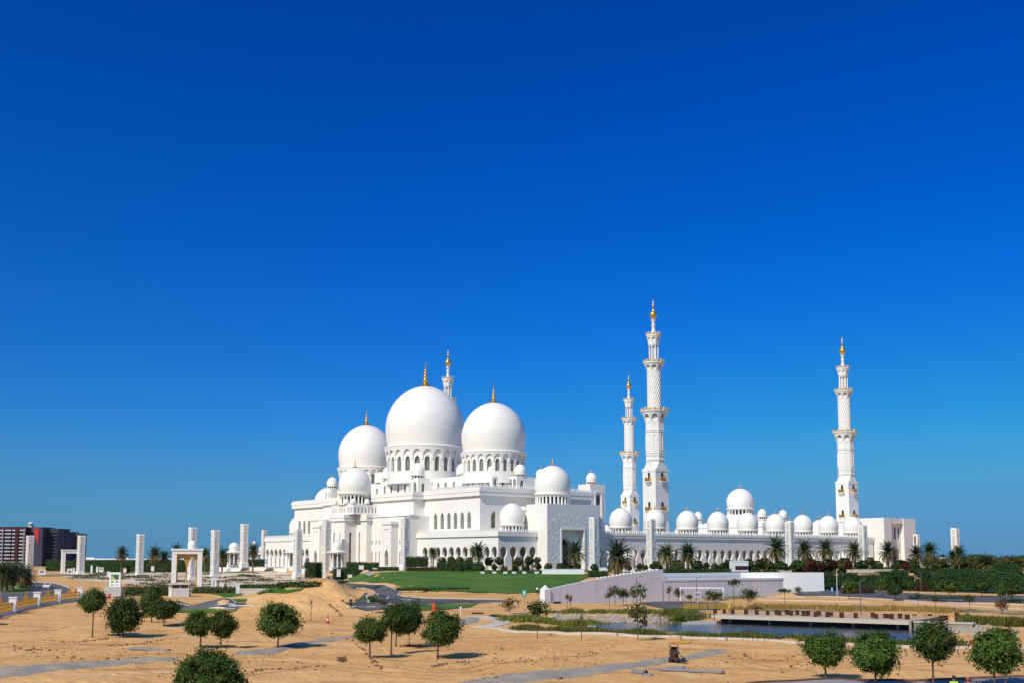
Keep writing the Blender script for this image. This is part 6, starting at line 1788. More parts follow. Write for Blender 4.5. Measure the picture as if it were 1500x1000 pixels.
block('utility_box', 540, 879.5, 6.5, 9, 'white electrical cabinet standing by the curved road', 'cabinet', m='whitemetal', dep=.9, extra='slot')
kk = block('gate_kiosk', 1083, 834, 24, 13, 'small white gate kiosk with a dark opening in front of the arcade', 'kiosk', d=310, dep=2.5, rz=.2)
k = MB(); k.box(-1.6, 2.2, -1.29, -1.255, .05, 1.1); k.build('opening', M['apartmaroon'], kk)
block('small_building', 1377, 819.5, 7, 4.5, 'low white pitched building among the right palms', 'building', d=380, dep=4)
block('small_building', 1387.5, 829, 7, 7, 'white cubic building among the right palms', 'building', d=352, dep=3)
# information board
p = at(165.5, 873.5); s = px_scale(p)
t = thing('information_board', 'white project information board with a green picture on a grey plinth', 'sign', p, R(-4))
pw = 26 / s / 2; ph = 14.5 / s
k = MB(); k.box(-pw, pw, -.5, .9, -.4, ph); k.build('plinth', M['concrete'], t)
bw = 16.5 / s / 2; bz = 35.5 / s; ox = .35
k = MB(); k.box(ox - bw, ox + bw, -.12, .12, ph + .002, bz); bd = k.build('board', M['white'], t)
def sheet(x0, x1, z0, z1, m, name='picture'):
    k = MB(); k.box(ox + bw * x0, ox + bw * x1, -.14, -.122, ph + (bz - ph) * z0, ph + (bz - ph) * z1); k.build(name, m, bd)
sheet(-.7, .72, .50, .86, mat('board_picture', (.02, .13, .10), .5, var=.6, vscale=1.2, col2=(.55, .50, .10), c2scale=.9, c2lo=.52, c2hi=.58))
sheet(-.66, -.3, .30, .42, M['teal'], 'emblem'); sheet(.28, .46, .28, .44, M['black'], 'emblem'); sheet(-.66, -.36, .06, .18, M['teal'], 'emblem'); sheet(-.2, .2, .33, .37, M['pipe'], 'lettering'); sheet(-.2, .6, .12, .15, M['pipe'], 'lettering')

# ------------------------------------------------------------------ gold fence at the lower left
fp = [at(-20, 908), at(18.5, 897.5), at(54, 888), at(84.5, 883), at(117, 878.5)]
fo = fp[1]
t = thing('fence', 'low white boundary fence with ornate gold panels between square piers', 'fence', fo)
for i, q in enumerate(fp):
    k = MB(); hgt = 2.45
    k.box(-.55, .55, -.55, .55, -.4, hgt); k.box(-.65, .65, -.65, .65, hgt + .002, hgt + .16); k.build('pier', M['white'], t, q - fo, math.atan2(fp[2].y - fp[1].y, fp[2].x - fp[1].x))
for q, e in zip(fp, fp[1:]):
    d = e - q; L = math.hypot(d.x, d.y); an = math.atan2(d.y, d.x)
    k = MB(); k.box(.56, L - .56, -.2, .2, -.4, .55); k.build('base_wall', M['white'], t, q - fo, an)
    k = MB()
    x0, x1 = .62, L - .62; c = (x0 + x1) / 2
    k.box(x0, x1, -.05, .05, .56, .66); k.box(x0, x1, -.05, .05, 1.72, 1.80)
    n = max(6, int((x1 - x0) / .36))
    for i in range(n + 1):
        x = x0 + (x1 - x0) * i / n; u = abs(x - c) / ((x1 - x0) / 2); top = 1.8 + max(0, 1 - u * 4.2) * 1.2
        k.box(x - .035, x + .035, -.035, .035, .66, top)
        k.ball((x, 0, top), .07, .05, .10, 6, 4)
        if i < n:
            xm = x + (x1 - x0) / n / 2
            k.ball((xm, 0, 1.2), .07, .04, .14, 6, 4)
    for sg in (-1, 1):
        k.tube([(c + sg * 1.0, 0, 1.8), (c + sg * .75, 0, 2.35), (c + sg * .3, 0, 2.55), (c, 0, 3.25)], [.05, .06, .05, .03], 6)
        k.tube([(c + sg * .2, 0, 1.9), (c + sg * .5, 0, 2.15), (c + sg * .25, 0, 2.3)], .05, 6)
    k.build('panel', M['goldpaint'], t, q - fo, an)

# ------------------------------------------------------------------ vehicles
def car(px, py, label, rz, m):
    p = at(px, py); t = thing('car', label, 'car', (p.x, p.y, p.z + .06), rz)
    b = MB()   # side profile swept across, x = length
    prof = [(-2.1, .35), (-2.15, .75), (-1.95, .98), (-1.0, 1.03), (-.35, 1.45), (.95, 1.48), (1.65, 1.08), (2.1, 1.0), (2.2, .6), (2.15, .35)]
    n = len(prof); vs = []
    for y, kz in ((-.86, 0), (-.80, 1), (.80, 1), (.86, 0)):
        for x, z in prof: vs.append((x, y * (1 - .16 * max(0, (z - 1.0) / .5)), z))
    fs = [(r * n + i, r * n + (i + 1) % n, (r + 1) * n + (i + 1) % n, (r + 1) * n + i) for r in range(3) for i in range(n)] + [tuple(range(n)), tuple(range(3 * n, 4 * n))[::-1]]
    b.add(vs, fs); b.build('body', m, t)
    for nm, vs in (('windscreen', [(-.95, -.66, 1.07), (-.95, .66, 1.07), (-.40, .60, 1.42), (-.40, -.60, 1.42)]), ('rear_window', [(1.0, -.6, 1.45), (1.0, .6, 1.45), (1.6, .66, 1.12), (1.6, -.66, 1.12)])):
        k = MB(); k.add([(x + (-.03 if nm == 'windscreen' else .03), y, z + .03) for x, y, z in vs], [(0, 1, 2, 3)]); k.build(nm, M['glass'], t)
    for sg in (-1, 1):
        k = MB(); k.add([(-.75, sg * .845, 1.06), (1.4, sg * .845, 1.08), (.9, sg * .765, 1.40), (-.3, sg * .765, 1.38)], [(0, 1, 2, 3)]); k.build('side_window', M['glass'], t)
        k = MB(); k.box(-2.2, -2.12, sg * .5 - .18, sg * .5 + .18, .68, .84); k.build('headlight', M['whitemetal'], t)
        k = MB(); k.box(2.16, 2.24, sg * .6 - .16, sg * .6 + .16, .72, .92); k.build('tail_light', M['red'], t)
        for x in (-1.35, 1.35):
            k = MB(); k.lathe([(.32, -.1), (.33, 0), (.32, .1)], 16); w_ = k.build('wheel', M['black'], t, (x, sg * .78, .32)); w_.rotation_euler = (PI / 2, 0, 0)
    return t
car(70.5, 862, 'white car driving along the curved road at the left', R(97), M['whitemetal'])

# small tracked machine beside the gravel strip
p = at(987.5, 969.5)
t = thing('digger', 'small orange and black compact digger standing on the gravel strip', 'machine', p, R(-8))
t.scale = (.84, .84, .88)
for sg in (-1, 1):
    k = MB(); pts = [(.30, 0), (.62, .12), (.66, .3), (.5, .44), (-.5, .44), (-.66, .3), (-.62, .12), (-.3, 0)]
    n = len(pts); k.add([(sg * .42 - .14, y, z) for y, z in pts] + [(sg * .42 + .14, y, z) for y, z in pts], [tuple(range(n)), tuple(range(n, 2 * n))[::-1]] + [(i, (i + 1) % n, n + (i + 1) % n, n + i) for i in range(n)]); k.build('track', M['black'], t)
k = MB(); k.box(-.46, .46, -.5, .62, .46, .86, .04, .04); k.build('chassis', M['rust'], t)
k = MB(); k.box(-.50, .50, -.44, -.1, .862, 1.12, .06, .04); k.build('hood', M['rust'], t)
k = MB(); k.box(-.35, .35, -.08, .35, .862, 1.02); k.box(-.33, .33, .2, .36, 1.022, 1.5); k.build('seat', M['black'], t)
for x in (-.44, .44):
    for y in (-.1, .52):
        k = MB(); k.tube([(x, y, .86), (x * .92, y, 1.72)], .045, 6); k.build('post', M['rust'], t)
k = MB(); k.box(-.50, .50, -.25, .68, 1.724, 1.82, .05, .05); k.build('canopy', M['orange'], t)
k = MB(); k.lathe([(.07, 0), (.07, .14), (0, .18)], 8, (0, .2, 1.822)); k.build('beacon', M['orange'], t)
k = MB(); k.box(-.47, .47, -.62, -.505, .30, .62); k.build('bumper', M['rust'], t)
k = MB(); k.tube([(.1, -.55, .7), (.5, -.8, 1.0), (.95, -.75, .42)], [.09, .08, .06], 7); k.build('boom', M['black'], t)
k = MB(); k.add([(.75, -1.0, .5), (1.15, -1.0, .5), (1.15, -.5, .5), (.75, -.5, .5), (.80, -.95, .06), (1.2, -.95, .1), (1.2, -.55, .1), (.80, -.55, .06)], [(0, 1, 2, 3), (4, 5, 6, 7), (0, 1, 5, 4), (1, 2, 6, 5), (2, 3, 7, 6), (3, 0, 4, 7)]); k.build('bucket', M['black'], t)

# ------------------------------------------------------------------ pipes, cones, posts, barriers
def pipe(pa, pb, r, label, m='pipe'):
    a = at(*pa); c = at(*pb); mid = (a + c) / 2; L = (c - a).length
    t = thing('pipe', label, 'pipe', (mid.x, mid.y, mid.z), math.atan2(c.y - a.y, c.x - a.x))
    k = MB(); n = 14; vs = []; fs = []
    for x in (-L / 2, L / 2):
        for rr_ in (r, r * .82):
            for i in range(n): vs.append((x, rr_ * math.cos(2 * PI * i / n), r * 1.05 + rr_ * math.sin(2 * PI * i / n)))
    for i in range(n):
        j = (i + 1) % n
        fs += [(i, j, 2 * n + j, 2 * n + i), (n + i, 3 * n + i, 3 * n + j, n + j), (i, n + i, n + j, j), (2 * n + i, 2 * n + j, 3 * n + j, 3 * n + i)]
    k.add(vs, fs); k.build('tube', M[m], t, smooth=True)
    k = MB()
    for x in (-L / 2 + .12, L / 2 - .12): k.lathe([(r * 1.0, -.06), (r * 1.12, -.05), (r * 1.12, .05), (r * 1.0, .06)], 14, cap=False)
    o = k.build('collar', M[m], t, (L / 2 - .12, 0, r * 1.05)); o.rotation_euler = (0, PI / 2, 0)
    return t
pipe((190, 952), (222, 953), .16, 'grey pipe length lying left of the big bush, left one')
pipe((219, 953.5), (249, 954.8), .16, 'grey pipe length lying left of the big bush, right one with an open end')
pipe((945, 980.5), (985, 982), .10, 'thin grey blue pipe at the left end of the long pipe below the digger')
pipe((966, 982.5), (1061, 987), .14, 'longest grey pipe lying on the sand below the digger')
pipe((977, 979.6), (1004, 980.6), .14, 'short grey pipe lying on top edge of the longest pipe')
pipe((927, 987.5), (947, 989.5), .22, 'short fat grey pipe stub in front of the longest pipe')
pipe((944, 990.5), (957, 991), .13, 'short thin pipe joined to the fat pipe stub')
pipe((1052, 938), (1065, 938.6), .18, 'short pinkish grey pipe piece near the pond path', 'kerb')
pipe((706, 997), (737, 993.5), .10, 'dark red bar lying at the bottom edge beside the gravel strip', 'rust')
pipe((815, 1000), (823, 993.5), .07, 'short dark bent bar on the gravel at the bottom edge', 'rust')
pipe((0, 914.5), (11, 915.5), .11, 'dark pipe end at the left edge of the sand', 'rust')
for pa, pb, lab in (((691, 898.5), (708, 898.5), 'left dark timber beam on the sand before the pond'), ((717, 902), (742, 903), 'long dark timber beam lying near the path corner')):
    pipe(pa, pb, .12, lab, 'rust')
def black_sheet(px, py, w, label):
    p = at(px, py); s = px_scale(p); L = w / s
    t = thing('sandbag_heap', label, 'heap', p, R(6)); rr = random.Random(int(px))
    for i in range(5):
        k = MB(); k.ball((0, 0, .2), L * .16, .35, .22, 10, 6); k.build('sack', M['black'], t, (-L * .36 + L * .18 * i, rr.uniform(-.15, .15), rr.uniform(0, .05)), rr.uniform(-.3, .3))
black_sheet(727, 903.5, 16, 'row of dark sacks on the sand left of the pond bank')
black_sheet(816, 883.5, 11, 'flat dark heap on the sand below the ramp wall pier')
def cone(px, py, label, h=.75):
    p = at(px, py); t = thing('traffic_cone', label, 'traffic cone', p)
    k = MB(); k.box(-h * .28, h * .28, -h * .28, h * .28, 0, h * .06); k.build('base', M['orange'], t)
    k = MB(); k.lathe([(h * .24, h * .06), (h * .13, h * .5), (h * .05, h)], 14); c = k.build('cone', M['red'], t)
    k = MB(); k.lathe([(h * .175, h * .42), (h * .135, h * .58)], 14, cap=False); k.build('band', M['white'], c)
cone(342 + 138, 912.5, 'red traffic cone at the foot of the sand heap', 1.1)
p = at(636, 894); t = thing('barrel', 'bright red orange barrel standing on the grass edge behind the middle trees', 'barrel', p)
k = MB(); k.lathe([(.34, 0), (.38, .1), (.36, .5), (.38, .9), (.34, 1.0), (.2, 1.02)], 16); k.build('drum', M['orange'], t, smooth=True)
k = MB(); k.lathe([(.2, 1.02), (.12, 1.35), (0, 1.45)], 12); k.build('lid', M['red'], t)
p = at(1020 + 405, 945.5); t = thing('barrel', 'small orange barrel by the pond path, at the right trees', 'barrel', p)
k = MB(); k.lathe([(.28, 0), (.3, .1), (.28, .6), (.2, .62)], 14); k.build('drum', M['orange'], t, smooth=True)
p = at(675, 902); t = thing('marker_post', 'thin white marker post with a round head on the sand', 'post', p)
k = MB(); k.tube([(0, 0, -.1), (0, 0, 1.1)], .06, 8); k.build('post', M['white'], t); k = MB(); k.ball((0, 0, 1.25), .2, .2, .24, 10, 7); k.build('head', M['whitemetal'], t, smooth=True)
for px, py, lab in ((156, 876, 'red and white road barrier behind the gold fence, left one'), (115, 868, 'red road barrier at the right end of the gold fence')):
    p = at(px, py); t = thing('road_barrier', lab, 'barrier', p, .4)
    k = MB(); k.box(-.9, .9, -.2, .2, 0, .3); k.box(-.85, .85, -.12, .12, .302, .95); k.build('body', M['red'], t); k = MB(); k.box(-.4, .4, -.14, -.122, .5, .8); k.build('reflector', M['white'], t)
# white height barrier over the underpass road
a = at(997, 879); c = at(1060, 878.5); s = px_scale(a); hh = 18 / s
t = thing('height_barrier', 'white tubular height barrier spanning the underpass road', 'barrier', a, math.atan2(c.y - a.y, c.x - a.x)); L = (c - a).length
for x in (0, L):
    k = MB(); k.tube([(x, 0, -.5), (x, 0, hh)], .16, 10); k.build('leg', M['whitemetal'], t)
k = MB(); k.tube([(-.16, 0, hh), (L + .16, 0, hh)], .16, 10); k.build('crossbar', M['whitemetal'], t)
def sign(px, py, top, label, w, h, m, post='metal', face=None):
    p = at(px, py); s = px_scale(p); H_ = (py - top) / s; w /= s; h /= s
    t = thing('road_sign', label, 'sign', p, R(-3))
    k = MB(); k.tube([(0, .06, -.2), (0, .06, H_)], .05, 8); k.build('post', M[post], t)
    k = MB(); k.box(-w / 2, w / 2, -.03, .03, H_ - h, H_); pl = k.build('plate', M[m], t)
    if face: face(pl, w, h, H_)
def arrow_face(pl, w, h, H_):
    k = MB(); k.box(-w * .12, w * .12, -.045, -.034, H_ - h * .85, H_ - h * .35); k.add([(-w * .3, -.04, H_ - h * .4), (w * .3, -.04, H_ - h * .4), (0, -.04, H_ - h * .1)], [(0, 1, 2)]); k.build('symbol', M['white'], pl)
def rim_face(pl, w, h, H_):
    k = MB(); k.box(-w * .42, w * .42, -.045, -.034, H_ - h * .85, H_ - h * .15); k.build('symbol', M['apartgrey'], pl)
sign(768, 886, 863.5, 'teal green sign on a post at the lower edge of the lawn', 6.5, 9.5, 'teal', face=arrow_face)
sign(1022, 884, 867, 'white framed sign on a post under the height barrier', 8, 6.5, 'whitemetal', 'whitemetal', rim_face)
sign(1219, 872, 859.5, 'blue sign at the kerb by the right-hand hedges', 3.5, 7, 'blue', face=arrow_face)
sign(522, 842, 831.5, 'blue sign standing on the grey forecourt', 5, 6, 'blue', face=arrow_face)
def sign_d(px, d, base, top, w, h, label):
    p = atd(px, d); s = px_scale(p); p.z = ZC - (base - HY) / s
    t = thing('road_sign', label, 'sign', p); H_ = (base - top) / s; w /= s; h /= s
    k = MB(); k.tube([(0, .06, -.2), (0, .06, H_)], .06, 8); k.build('post', M['yellow'], t); k = MB(); k.box(-w / 2, w / 2, -.03, .03, H_ - h, H_); pl = k.build('plate', M['blue'], t); arrow_face(pl, w, h, H_)
sign_d(389, 462, 829.5, 818.5, 4.5, 6, 'blue sign on a yellow post in front of the left wing hedge')
# box bollards along the deck
BX = 'rust brown box bollards on the deck'
proto = None
for i, (px, py, k2) in enumerate(((1047.5, 898, 1), (1061, 898, 1), (1073, 898.5, 1), (1093, 899, 1), (1108.5, 899.5, 1), (1124.5, 900, 1), (1138, 899.5, 1), (1142, 900.5, .9), (1153, 899.5, 1), (1159, 901, 1), (1168, 900, 1), (1177, 901.5, 1), (1183.5, 901, 1), (1194.7, 902.5, 1), (1199.5, 901, .9), (1212.5, 903, 1.05), (1217.6, 901.5, .8), (1233, 904, 1.1), (1253.5, 904.5, 1.1), (1278.5, 904, 1.1), (1283.5, 905.5, 1), (1297, 904.5, .9), (1299.8, 904.5, .8), (1306.5, 906, 1.1), (1318.5, 905, 1), (1329, 906.5, 1), (1340, 906, 1), (1352, 907.5, .9), (1355, 907.5, 1), (1362.5, 906.5, 1.1), (1378.7, 909, 1.2), (1385.6, 907.5, 1), (1402, 910.5, 2.0), (1408.5, 907, .9), (1432, 907, .9), (1397.5, 896, .9))):
    r_ = ray(px, py); zt = .7; tt = (zt - ZC) / r_.z; loc = (r_.x * tt, r_.y * tt, zt)
    if px > 1331: p_ = at(px, py); loc = tuple(p_)
    lab = 'rust brown square box bollard standing on the pale deck above the pond'
    gid = BX
    if px > 1331: lab = 'rust brown box bollard on the ground right of the deck end'; gid = 'rust brown box bollards right of the deck'
    if k2 == 2.0: lab = 'tall stacked rust brown box at the right end of the bollard row'; gid = None
    if px == 1397.5: lab = 'rust brown box standing apart in the dry grass behind the bollard row'; gid = None
    if proto is None:
        proto = thing('bollard', lab, 'bollard', loc, .1, gid)
        k = MB(); k.box(-.24, .24, -.24, .24, 0, .60); k.build('box', M['rust'], proto); k = MB(); k.box(-.27, .27, -.27, .27, .602, .66); k.build('lid', M['rust'], proto)
    else:
        o = copy_tree(proto, lab, loc, rnd.uniform(-.2, .3), (1, 1, k2), gid)
        if gid is None and 'group' in o: del o['group']
# yellow mesh barrier fence behind the deck
a = at(1000, 894); c = at(1085, 891)
t = thing('mesh_fence', 'yellow plastic mesh fence on thin posts behind the left part of the deck', 'fence', a, math.atan2(c.y - a.y, c.x - a.x)); L = (c - a).length
for i in range(8):
    k = MB(); k.tube([(L * i / 7, 0, -.2), (L * i / 7, 0, 1.3)], .035, 6); k.build('post', M['rust'], t)
k = MB()
for z in (.3, .5, .7, .9, 1.1): k.box(0, L, -.012, .012, z, z + .05)
for i in range(int(L / .3)): k.box(i * .3, i * .3 + .04, -.010, .010, .3, 1.15)
k.build('mesh', M['yellow'], t)

# ------------------------------------------------------------------ lamps
def lamp(px, base, top, label, arm=10, d=None, kind=1, m='metal'):
    p = at(px, base) if d is None else atd(px, d); s = px_scale(p)
    if d: p.z = ZC - (base - HY) / s
    H_ = (base - top) / s; L = arm / s
    t = thing('street_lamp', label, 'street lamp', p, 0)
    k = MB(); k.tube([(0, 0, -.2), (0, 0, H_ * .3), (0, 0, H_)], [.10, .075, .05], 8); k.build('pole', M[m], t)
    for sg in ((1,) if kind == 1 else (-1, 1)):
        k = MB(); k.tube([(0, 0, H_ - .05), (sg * L * .5, 0, H_ + .12), (sg * L, 0, H_ + .3)], [.05, .045, .04], 6); k.build('arm', M[m], t)
        k = MB(); k.box(sg * L - .1, sg * L + .1, -.12, .12, H_ + .22, H_ + .32); k.box(sg * L - .2, sg * L + .2, -.08, .08, H_ + .322, H_ + .36); k.build('lamp_head', M[m], t)
lamp(933, 892, 846, 'street lamp among the young trees before the ramp wall', 7)
lamp(964, 879, 845, 'street lamp at the end of the tall ramp wall', 5)
lamp(971.5, 893, 849, 'street lamp right of the ramp wall corner, standing on the sand', 6)
lamp(1020.5, 880, 846.5, 'street lamp behind the white height barrier', 7)
lamp(1091, 869, 847, 'street lamp before the bright terrace wall, left one', 5)
lamp(1120, 869, 847.5, 'street lamp before the bright terrace wall, leaning left one', -5)
lamp(1166, 866, 848, 'street lamp before the bright terrace wall, right one', 5)
lamp(1261.5, 905, 851, 'tall street lamp standing at the back of the deck', 7)
lamp(1226.5, 872, 835, 'slim pale post by the hedges near the road bend', 2, m='whitemetal')
lamp(1349.5, 865, 838, 'left one of two double armed street lamps before the broad clipped hedge', 6, kind=2)
lamp(1367.5, 862, 838, 'right one of two double armed street lamps before the broad clipped hedge', 8, kind=2)
lamp(1441, 866, 836, 'street lamp above the flat-topped clipped row at right', -7)
lamp(1495, 868, 842.5, 'street lamp cut by the right edge', -6)
lamp(45.5, 833, 799, 'street lamp right of the pylon before the apartments', -3, d=480)
lamp(60, 826, 810, 'shorter street lamp before the dark apartment block', -2, d=560)

# ------------------------------------------------------------------ people
def skin(name, joints, edges, m, parent, sub=1):
    """one continuous surface grown round a posed skeleton; joints = {name: (x, y, z, radius)}"""
    ks = list(joints); me = bpy.data.meshes.new(name)
    me.from_pydata([joints[k][:3] for k in ks], [(ks.index(a), ks.index(b)) for a, b in edges], [])
    me.materials.append(m)
    o = bpy.data.objects.new(name, me); COL.objects.link(o)
    if parent: o.parent = parent
    o.modifiers.new('skin', 'SKIN')
    for i, k in enumerate(ks):
        r = joints[k][3]; r = r if isinstance(r, tuple) else (r, r)
        me.skin_vertices[0].data[i].radius = r
    me.skin_vertices[0].data[0].use_root = True
    sm = o.modifiers.new('sub', 'SUBSURF'); sm.levels = sub; sm.render_levels = sub
    return o
def person(loc, rz, label, top, legs, hat=None, bend=0.0, stride=.12, arms=((.25, .2), (.25, -.1)), vest=False):
    t = thing('person', label, 'person', loc, rz)
    ca, sa = math.cos(bend), math.sin(bend)
    def up(x, y, z):                     # bend the upper body forward (-y) about the hips at z=.92
        dz = z - .92; return (x, y * ca - dz * sa, .92 + dz * ca + y * sa)
    J = {'pelvis': (0, 0, .94, (.15, .11)), 'waist': (*up(0, 0, 1.08), (.13, .10)), 'chest': (*up(0, 0, 1.30), (.16, .11)), 'neckb': (*up(0, .01, 1.44), .075), 'neck': (*up(0, 0, 1.50), .055), 'head': (*up(0, -.02, 1.60), (.078, .09)), 'crown': (*up(0, -.01, 1.70), (.07, .08))}
    E_ = [('pelvis', 'waist'), ('waist', 'chest'), ('chest', 'neckb'), ('neckb', 'neck'), ('neck', 'head'), ('head', 'crown')]
    for i, sg in enumerate((-1, 1)):
        f = stride * (1 if i else -1); n = 'LR'[i]
        J.update({'hip' + n: (sg * .09, 0, .88, .095), 'knee' + n: (sg * .10, -f * .6 - .02, .49, .062), 'ank' + n: (sg * .10, f * -1.0 + .02, .09, .042), 'toe' + n: (sg * .115, -f - .14, .035, .035)})
        E_ += [('pelvis', 'hip' + n), ('hip' + n, 'knee' + n), ('knee' + n, 'ank' + n), ('ank' + n, 'toe' + n)]
        fw, sw = arms[i]
        el = up(sg * .27, .02 - fw * .35, 1.16); hd = up(sg * (.27 + .02), -.02 - fw * 1.0, .94 + fw * .25)
        J.update({'sh' + n: (*up(sg * .19, 0, 1.40), .062), 'el' + n: (*el, .045), 'wr' + n: (*hd, .030), 'hand' + n: (hd[0], hd[1] - .03, hd[2] - .09, .032)})
        E_ += [('chest', 'sh' + n), ('sh' + n, 'el' + n), ('el' + n, 'wr' + n), ('wr' + n, 'hand' + n)]
        for q in range(5):
            fx_ = (q - 2) * .014
            J['f%d%s' % (q, n)] = (hd[0] + fx_ * 1.4 + (.03 * -sg if q == 0 else 0), hd[1] - .04 - .008 * abs(q - 2), hd[2] - (.13 if q == 0 else .17) + .01 * abs(q - 2), .008)
            E_.append(('hand' + n, 'f%d%s' % (q, n)))
    skin('body', J, E_, M['skin'], t)
    gr = lambda k, e: (*J[k][:3], tuple(x + e for x in J[k][3]) if isinstance(J[k][3], tuple) else J[k][3] + e)
    sh = {k: gr(k, .022) for k in ('pelvis', 'waist', 'chest', 'shL', 'elL', 'shR', 'elR')}; sh['nb'] = (*J['neckb'][:3], .085)
    skin('shirt', sh, [('pelvis', 'waist'), ('waist', 'chest'), ('chest', 'nb'), ('chest', 'shL'), ('shL', 'elL'), ('chest', 'shR'), ('shR', 'elR')], top, t)
    tr = {k: gr(k, .02) for k in ('pelvis', 'hipL', 'kneeL', 'ankL', 'hipR', 'kneeR', 'ankR')}
    skin('trousers', tr, [('pelvis', 'hipL'), ('hipL', 'kneeL'), ('kneeL', 'ankL'), ('pelvis', 'hipR'), ('hipR', 'kneeR'), ('kneeR', 'ankR')], legs, t)
    c = Vector(up(0, 0, 1.66))
    k = MB(); k.lathe([(.105, -.02), (.11, .03), (.09, .09), (.05, .125), (0, .13)], 14); h = k.build('hair' if hat is None else 'cap', hat or M['hair'], t, c, smooth=True); h.rotation_euler = (bend, 0, 0)
    hc = Vector(up(0, 0, 1.60))
    k = MB()
    for sg in (-1, 1): k.ball((sg * .032, -.092, .02), .011, .008, .009, 6, 4)
    k.ball((0, -.10, -.015), .013, .02, .022, 6, 4); k.ball((0, -.088, -.055), .024, .008, .006, 6, 4)
    for sg in (-1, 1): k.ball((sg * .082, .0, 0), .012, .022, .03, 6, 4)
    h = k.build('face', M['skin'], t, hc); h.rotation_euler = (bend, 0, 0)
    return t
person(at(786.8, 869.5), R(160), 'person in a white shirt and dark trousers walking on the lawn beside the ramp wall', M['white'], M['darkcloth'], stride=.2)
person(at(513.6, 891), R(30), 'person with white cap and dark clothes by the grey road behind the sand heap', M['darkcloth'], M['darkcloth'], M['white'])
r_ = ray(1067, 899.5); tt = (.7 - ZC) / r_.z
person((r_.x * tt, r_.y * tt, .7), R(70), 'worker in a yellow green vest bending over on the deck among the bollards', M['hivis'], M['goldpaint'], M['teal'], bend=.75, arms=((.45, 0), (.4, 0)))
for px, hy, top, lg, hat, lab in ((1397, 988.5, M['hivis'], M['darkcloth'], M['hair'], 'worker in a yellow green vest at the bottom edge, under the tallest right tree'), (1417.5, 990.5, M['hivisorange'], M['darkcloth'], M['orange'], 'worker in an orange vest and cap cut off at the bottom edge'), (1473, 994, M['blue'], M['darkcloth'], M['darkcloth'], 'worker in blue cut off at the bottom edge below the rightmost tree')):
    r_ = ray(px, hy); d = 70.0; tt = d / r_.y
    x = r_.x * tt; zt = ZC + r_.z * tt
    person((x, d, ground_z(x, d)), R(170), lab, top, lg, hat, stride=.08).scale = (1, 1, (zt - ground_z(x, d)) / 1.78)

# ------------------------------------------------------------------ far buildings
def apart(label, px0, px1, d, top, dep, rz, floors, bays, m, balc, extra=None):
    a = atd(px0, d); c = atd(px1, d); s = F / d; L = (px1 - px0) / s; Hh = 9 + (HY - top) / s - 1.9
    t = thing('apartment_block', label, 'building', (a.x, a.y, 1.9), rz)
    k = MB(); k.box(0, L, 0, dep, 0, Hh); k.build('wall', M[m], t)
    k = MB(); k.box(-.4, L + .4, -.4, dep + .4, Hh + .003, Hh + .9); k.build('roof', M[m], t)
    fh = Hh / floors; bw = L / bays
    for f in range(floors):
        for b_ in range(bays):
            x0 = bw * b_ + bw * .12; x1 = bw * (b_ + 1) - bw * .12; z0 = f * fh + .25 * fh; z1 = f * fh + .92 * fh
            k = MB(); k.box(x0, x1, -.06, -.004, z0, z1); k.build('window', M['apartglass'], t)
            if balc:
                k = MB(); k.box(x0 - .2, x1 + .2, -1.4, -.065, z0 - .35, z0 - .05); k.box(x0 - .2, x1 + .2, -1.4, -1.3, z0 - .048, z0 + .7); k.build('balcony', M[balc], t)
    if extra: extra(t, L, Hh)
    return t
def maroon_extra(t, L, Hh):
    for u in (.0, .345, .70, .93):
        k = MB(); k.box(L * u, L * u + (2.6 if u in (.70,) else .9), -1.6, -.07, 0, Hh - .3); k.build('pilaster', M['apartmaroon'] if u == .70 else M['apartgrey'], t)
    k = MB(); k.box(0, L, -1.2, -.07, Hh - 2.6, Hh - .01); k.build('fascia', M['apartmaroon'], t)
apart('maroon apartment block with rows of white balconies at the left edge', -16, 36, 900, 773, 22, 0.02, 11, 5, 'apartmaroon', 'apartbalcony', maroon_extra)
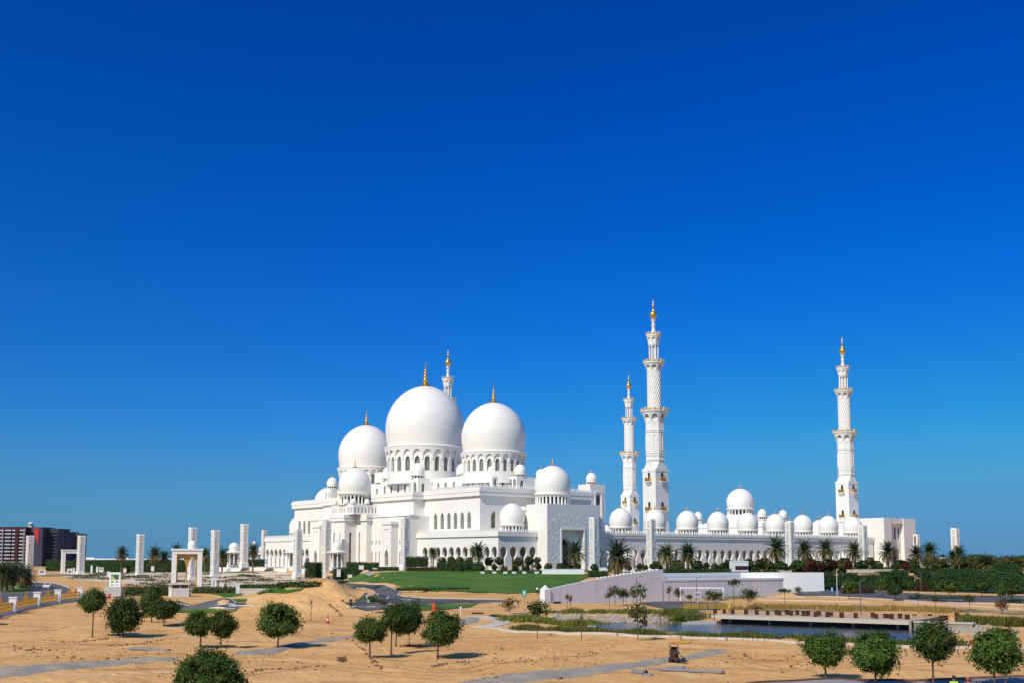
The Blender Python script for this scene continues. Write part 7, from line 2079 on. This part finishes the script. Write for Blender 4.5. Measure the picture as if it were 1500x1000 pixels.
def wedge_extra(t, L, Hh):
    k = MB(); x0, x1 = L * .42, L * .78
    k.add([(x0, -.5, Hh), (x1, -.5, Hh), (x1, -.5, Hh * .55), (x0, -.08, Hh), (x1, -.08, Hh), (x1, -.08, Hh * .55)], [(0, 1, 2), (3, 5, 4), (0, 2, 5, 3), (1, 4, 5, 2), (0, 3, 4, 1)]); k.build('red_wedge', M['apartred'], t)
    k = MB(); k.box(L * .05, L * .25, 2, 6, Hh + .9, Hh + 3.6); k.lathe([(2.2, 0), (2.2, .5), (1.0, 1.2)], 12, (L * .2, 2, Hh + 3.61)); k.build('rooftop_equipment', M['whitemetal'], t)
apart('dark corner apartment tower with a bright red wedge on its upper face', 36, 60, 905, 773.5, 24, 0.0, 11, 3, 'apartdark', None, wedge_extra)
apart('dark blue apartment wing with recessed balconies right of the red wedge', 60, 83, 915, 775.5, 22, -0.05, 11, 3, 'apartdark', 'apartdark')
apart('grey blue apartment wing stepping down to the right', 83, 96, 930, 780, 22, -0.05, 10, 2, 'apartdark', 'apartdark')
apart('plain grey slab block at the right end of the apartments', 95, 111.5, 945, 782.5, 20, -0.02, 1, 1, 'apartgrey', None)
for px0, px1, top, d, lab in ((118, 170, 817.3, 2600, 'long low white building on the left horizon'), (172, 215, 817.8, 2500, 'low white building on the horizon behind the single palm'), (218, 300, 817.6, 2700, 'pale low building line on the horizon behind the palm pair')):
    a = atd(px0, d); c = atd(px1, d); s = F / d; t = thing('low_building', lab, 'building', (a.x, a.y, 1.5)); L = c.x - a.x; hh = 9 - (top - HY) / s - 1.5
    k = MB(); k.box(0, L, 0, 30, 0, hh); k.build('wall', M['white'], t)
    k = MB(); k.box(L * .1, L * .35, 5, 25, hh + .01, hh + 2.2); k.build('roof_block', M['white'], t)
b = MB(); b.add([(-9000, 1000, 1.96), (9000, 1000, 1.96), (9000, 8900, 1.96), (-9000, 8900, 1.96)], [(0, 1, 2, 3)])
tag(b.build('far_plain', mat('far_plain', (.30, .30, .31), .95, var=.1, vscale=.003)), kind='structure')  # distance haze is put into the sheet's grey colour
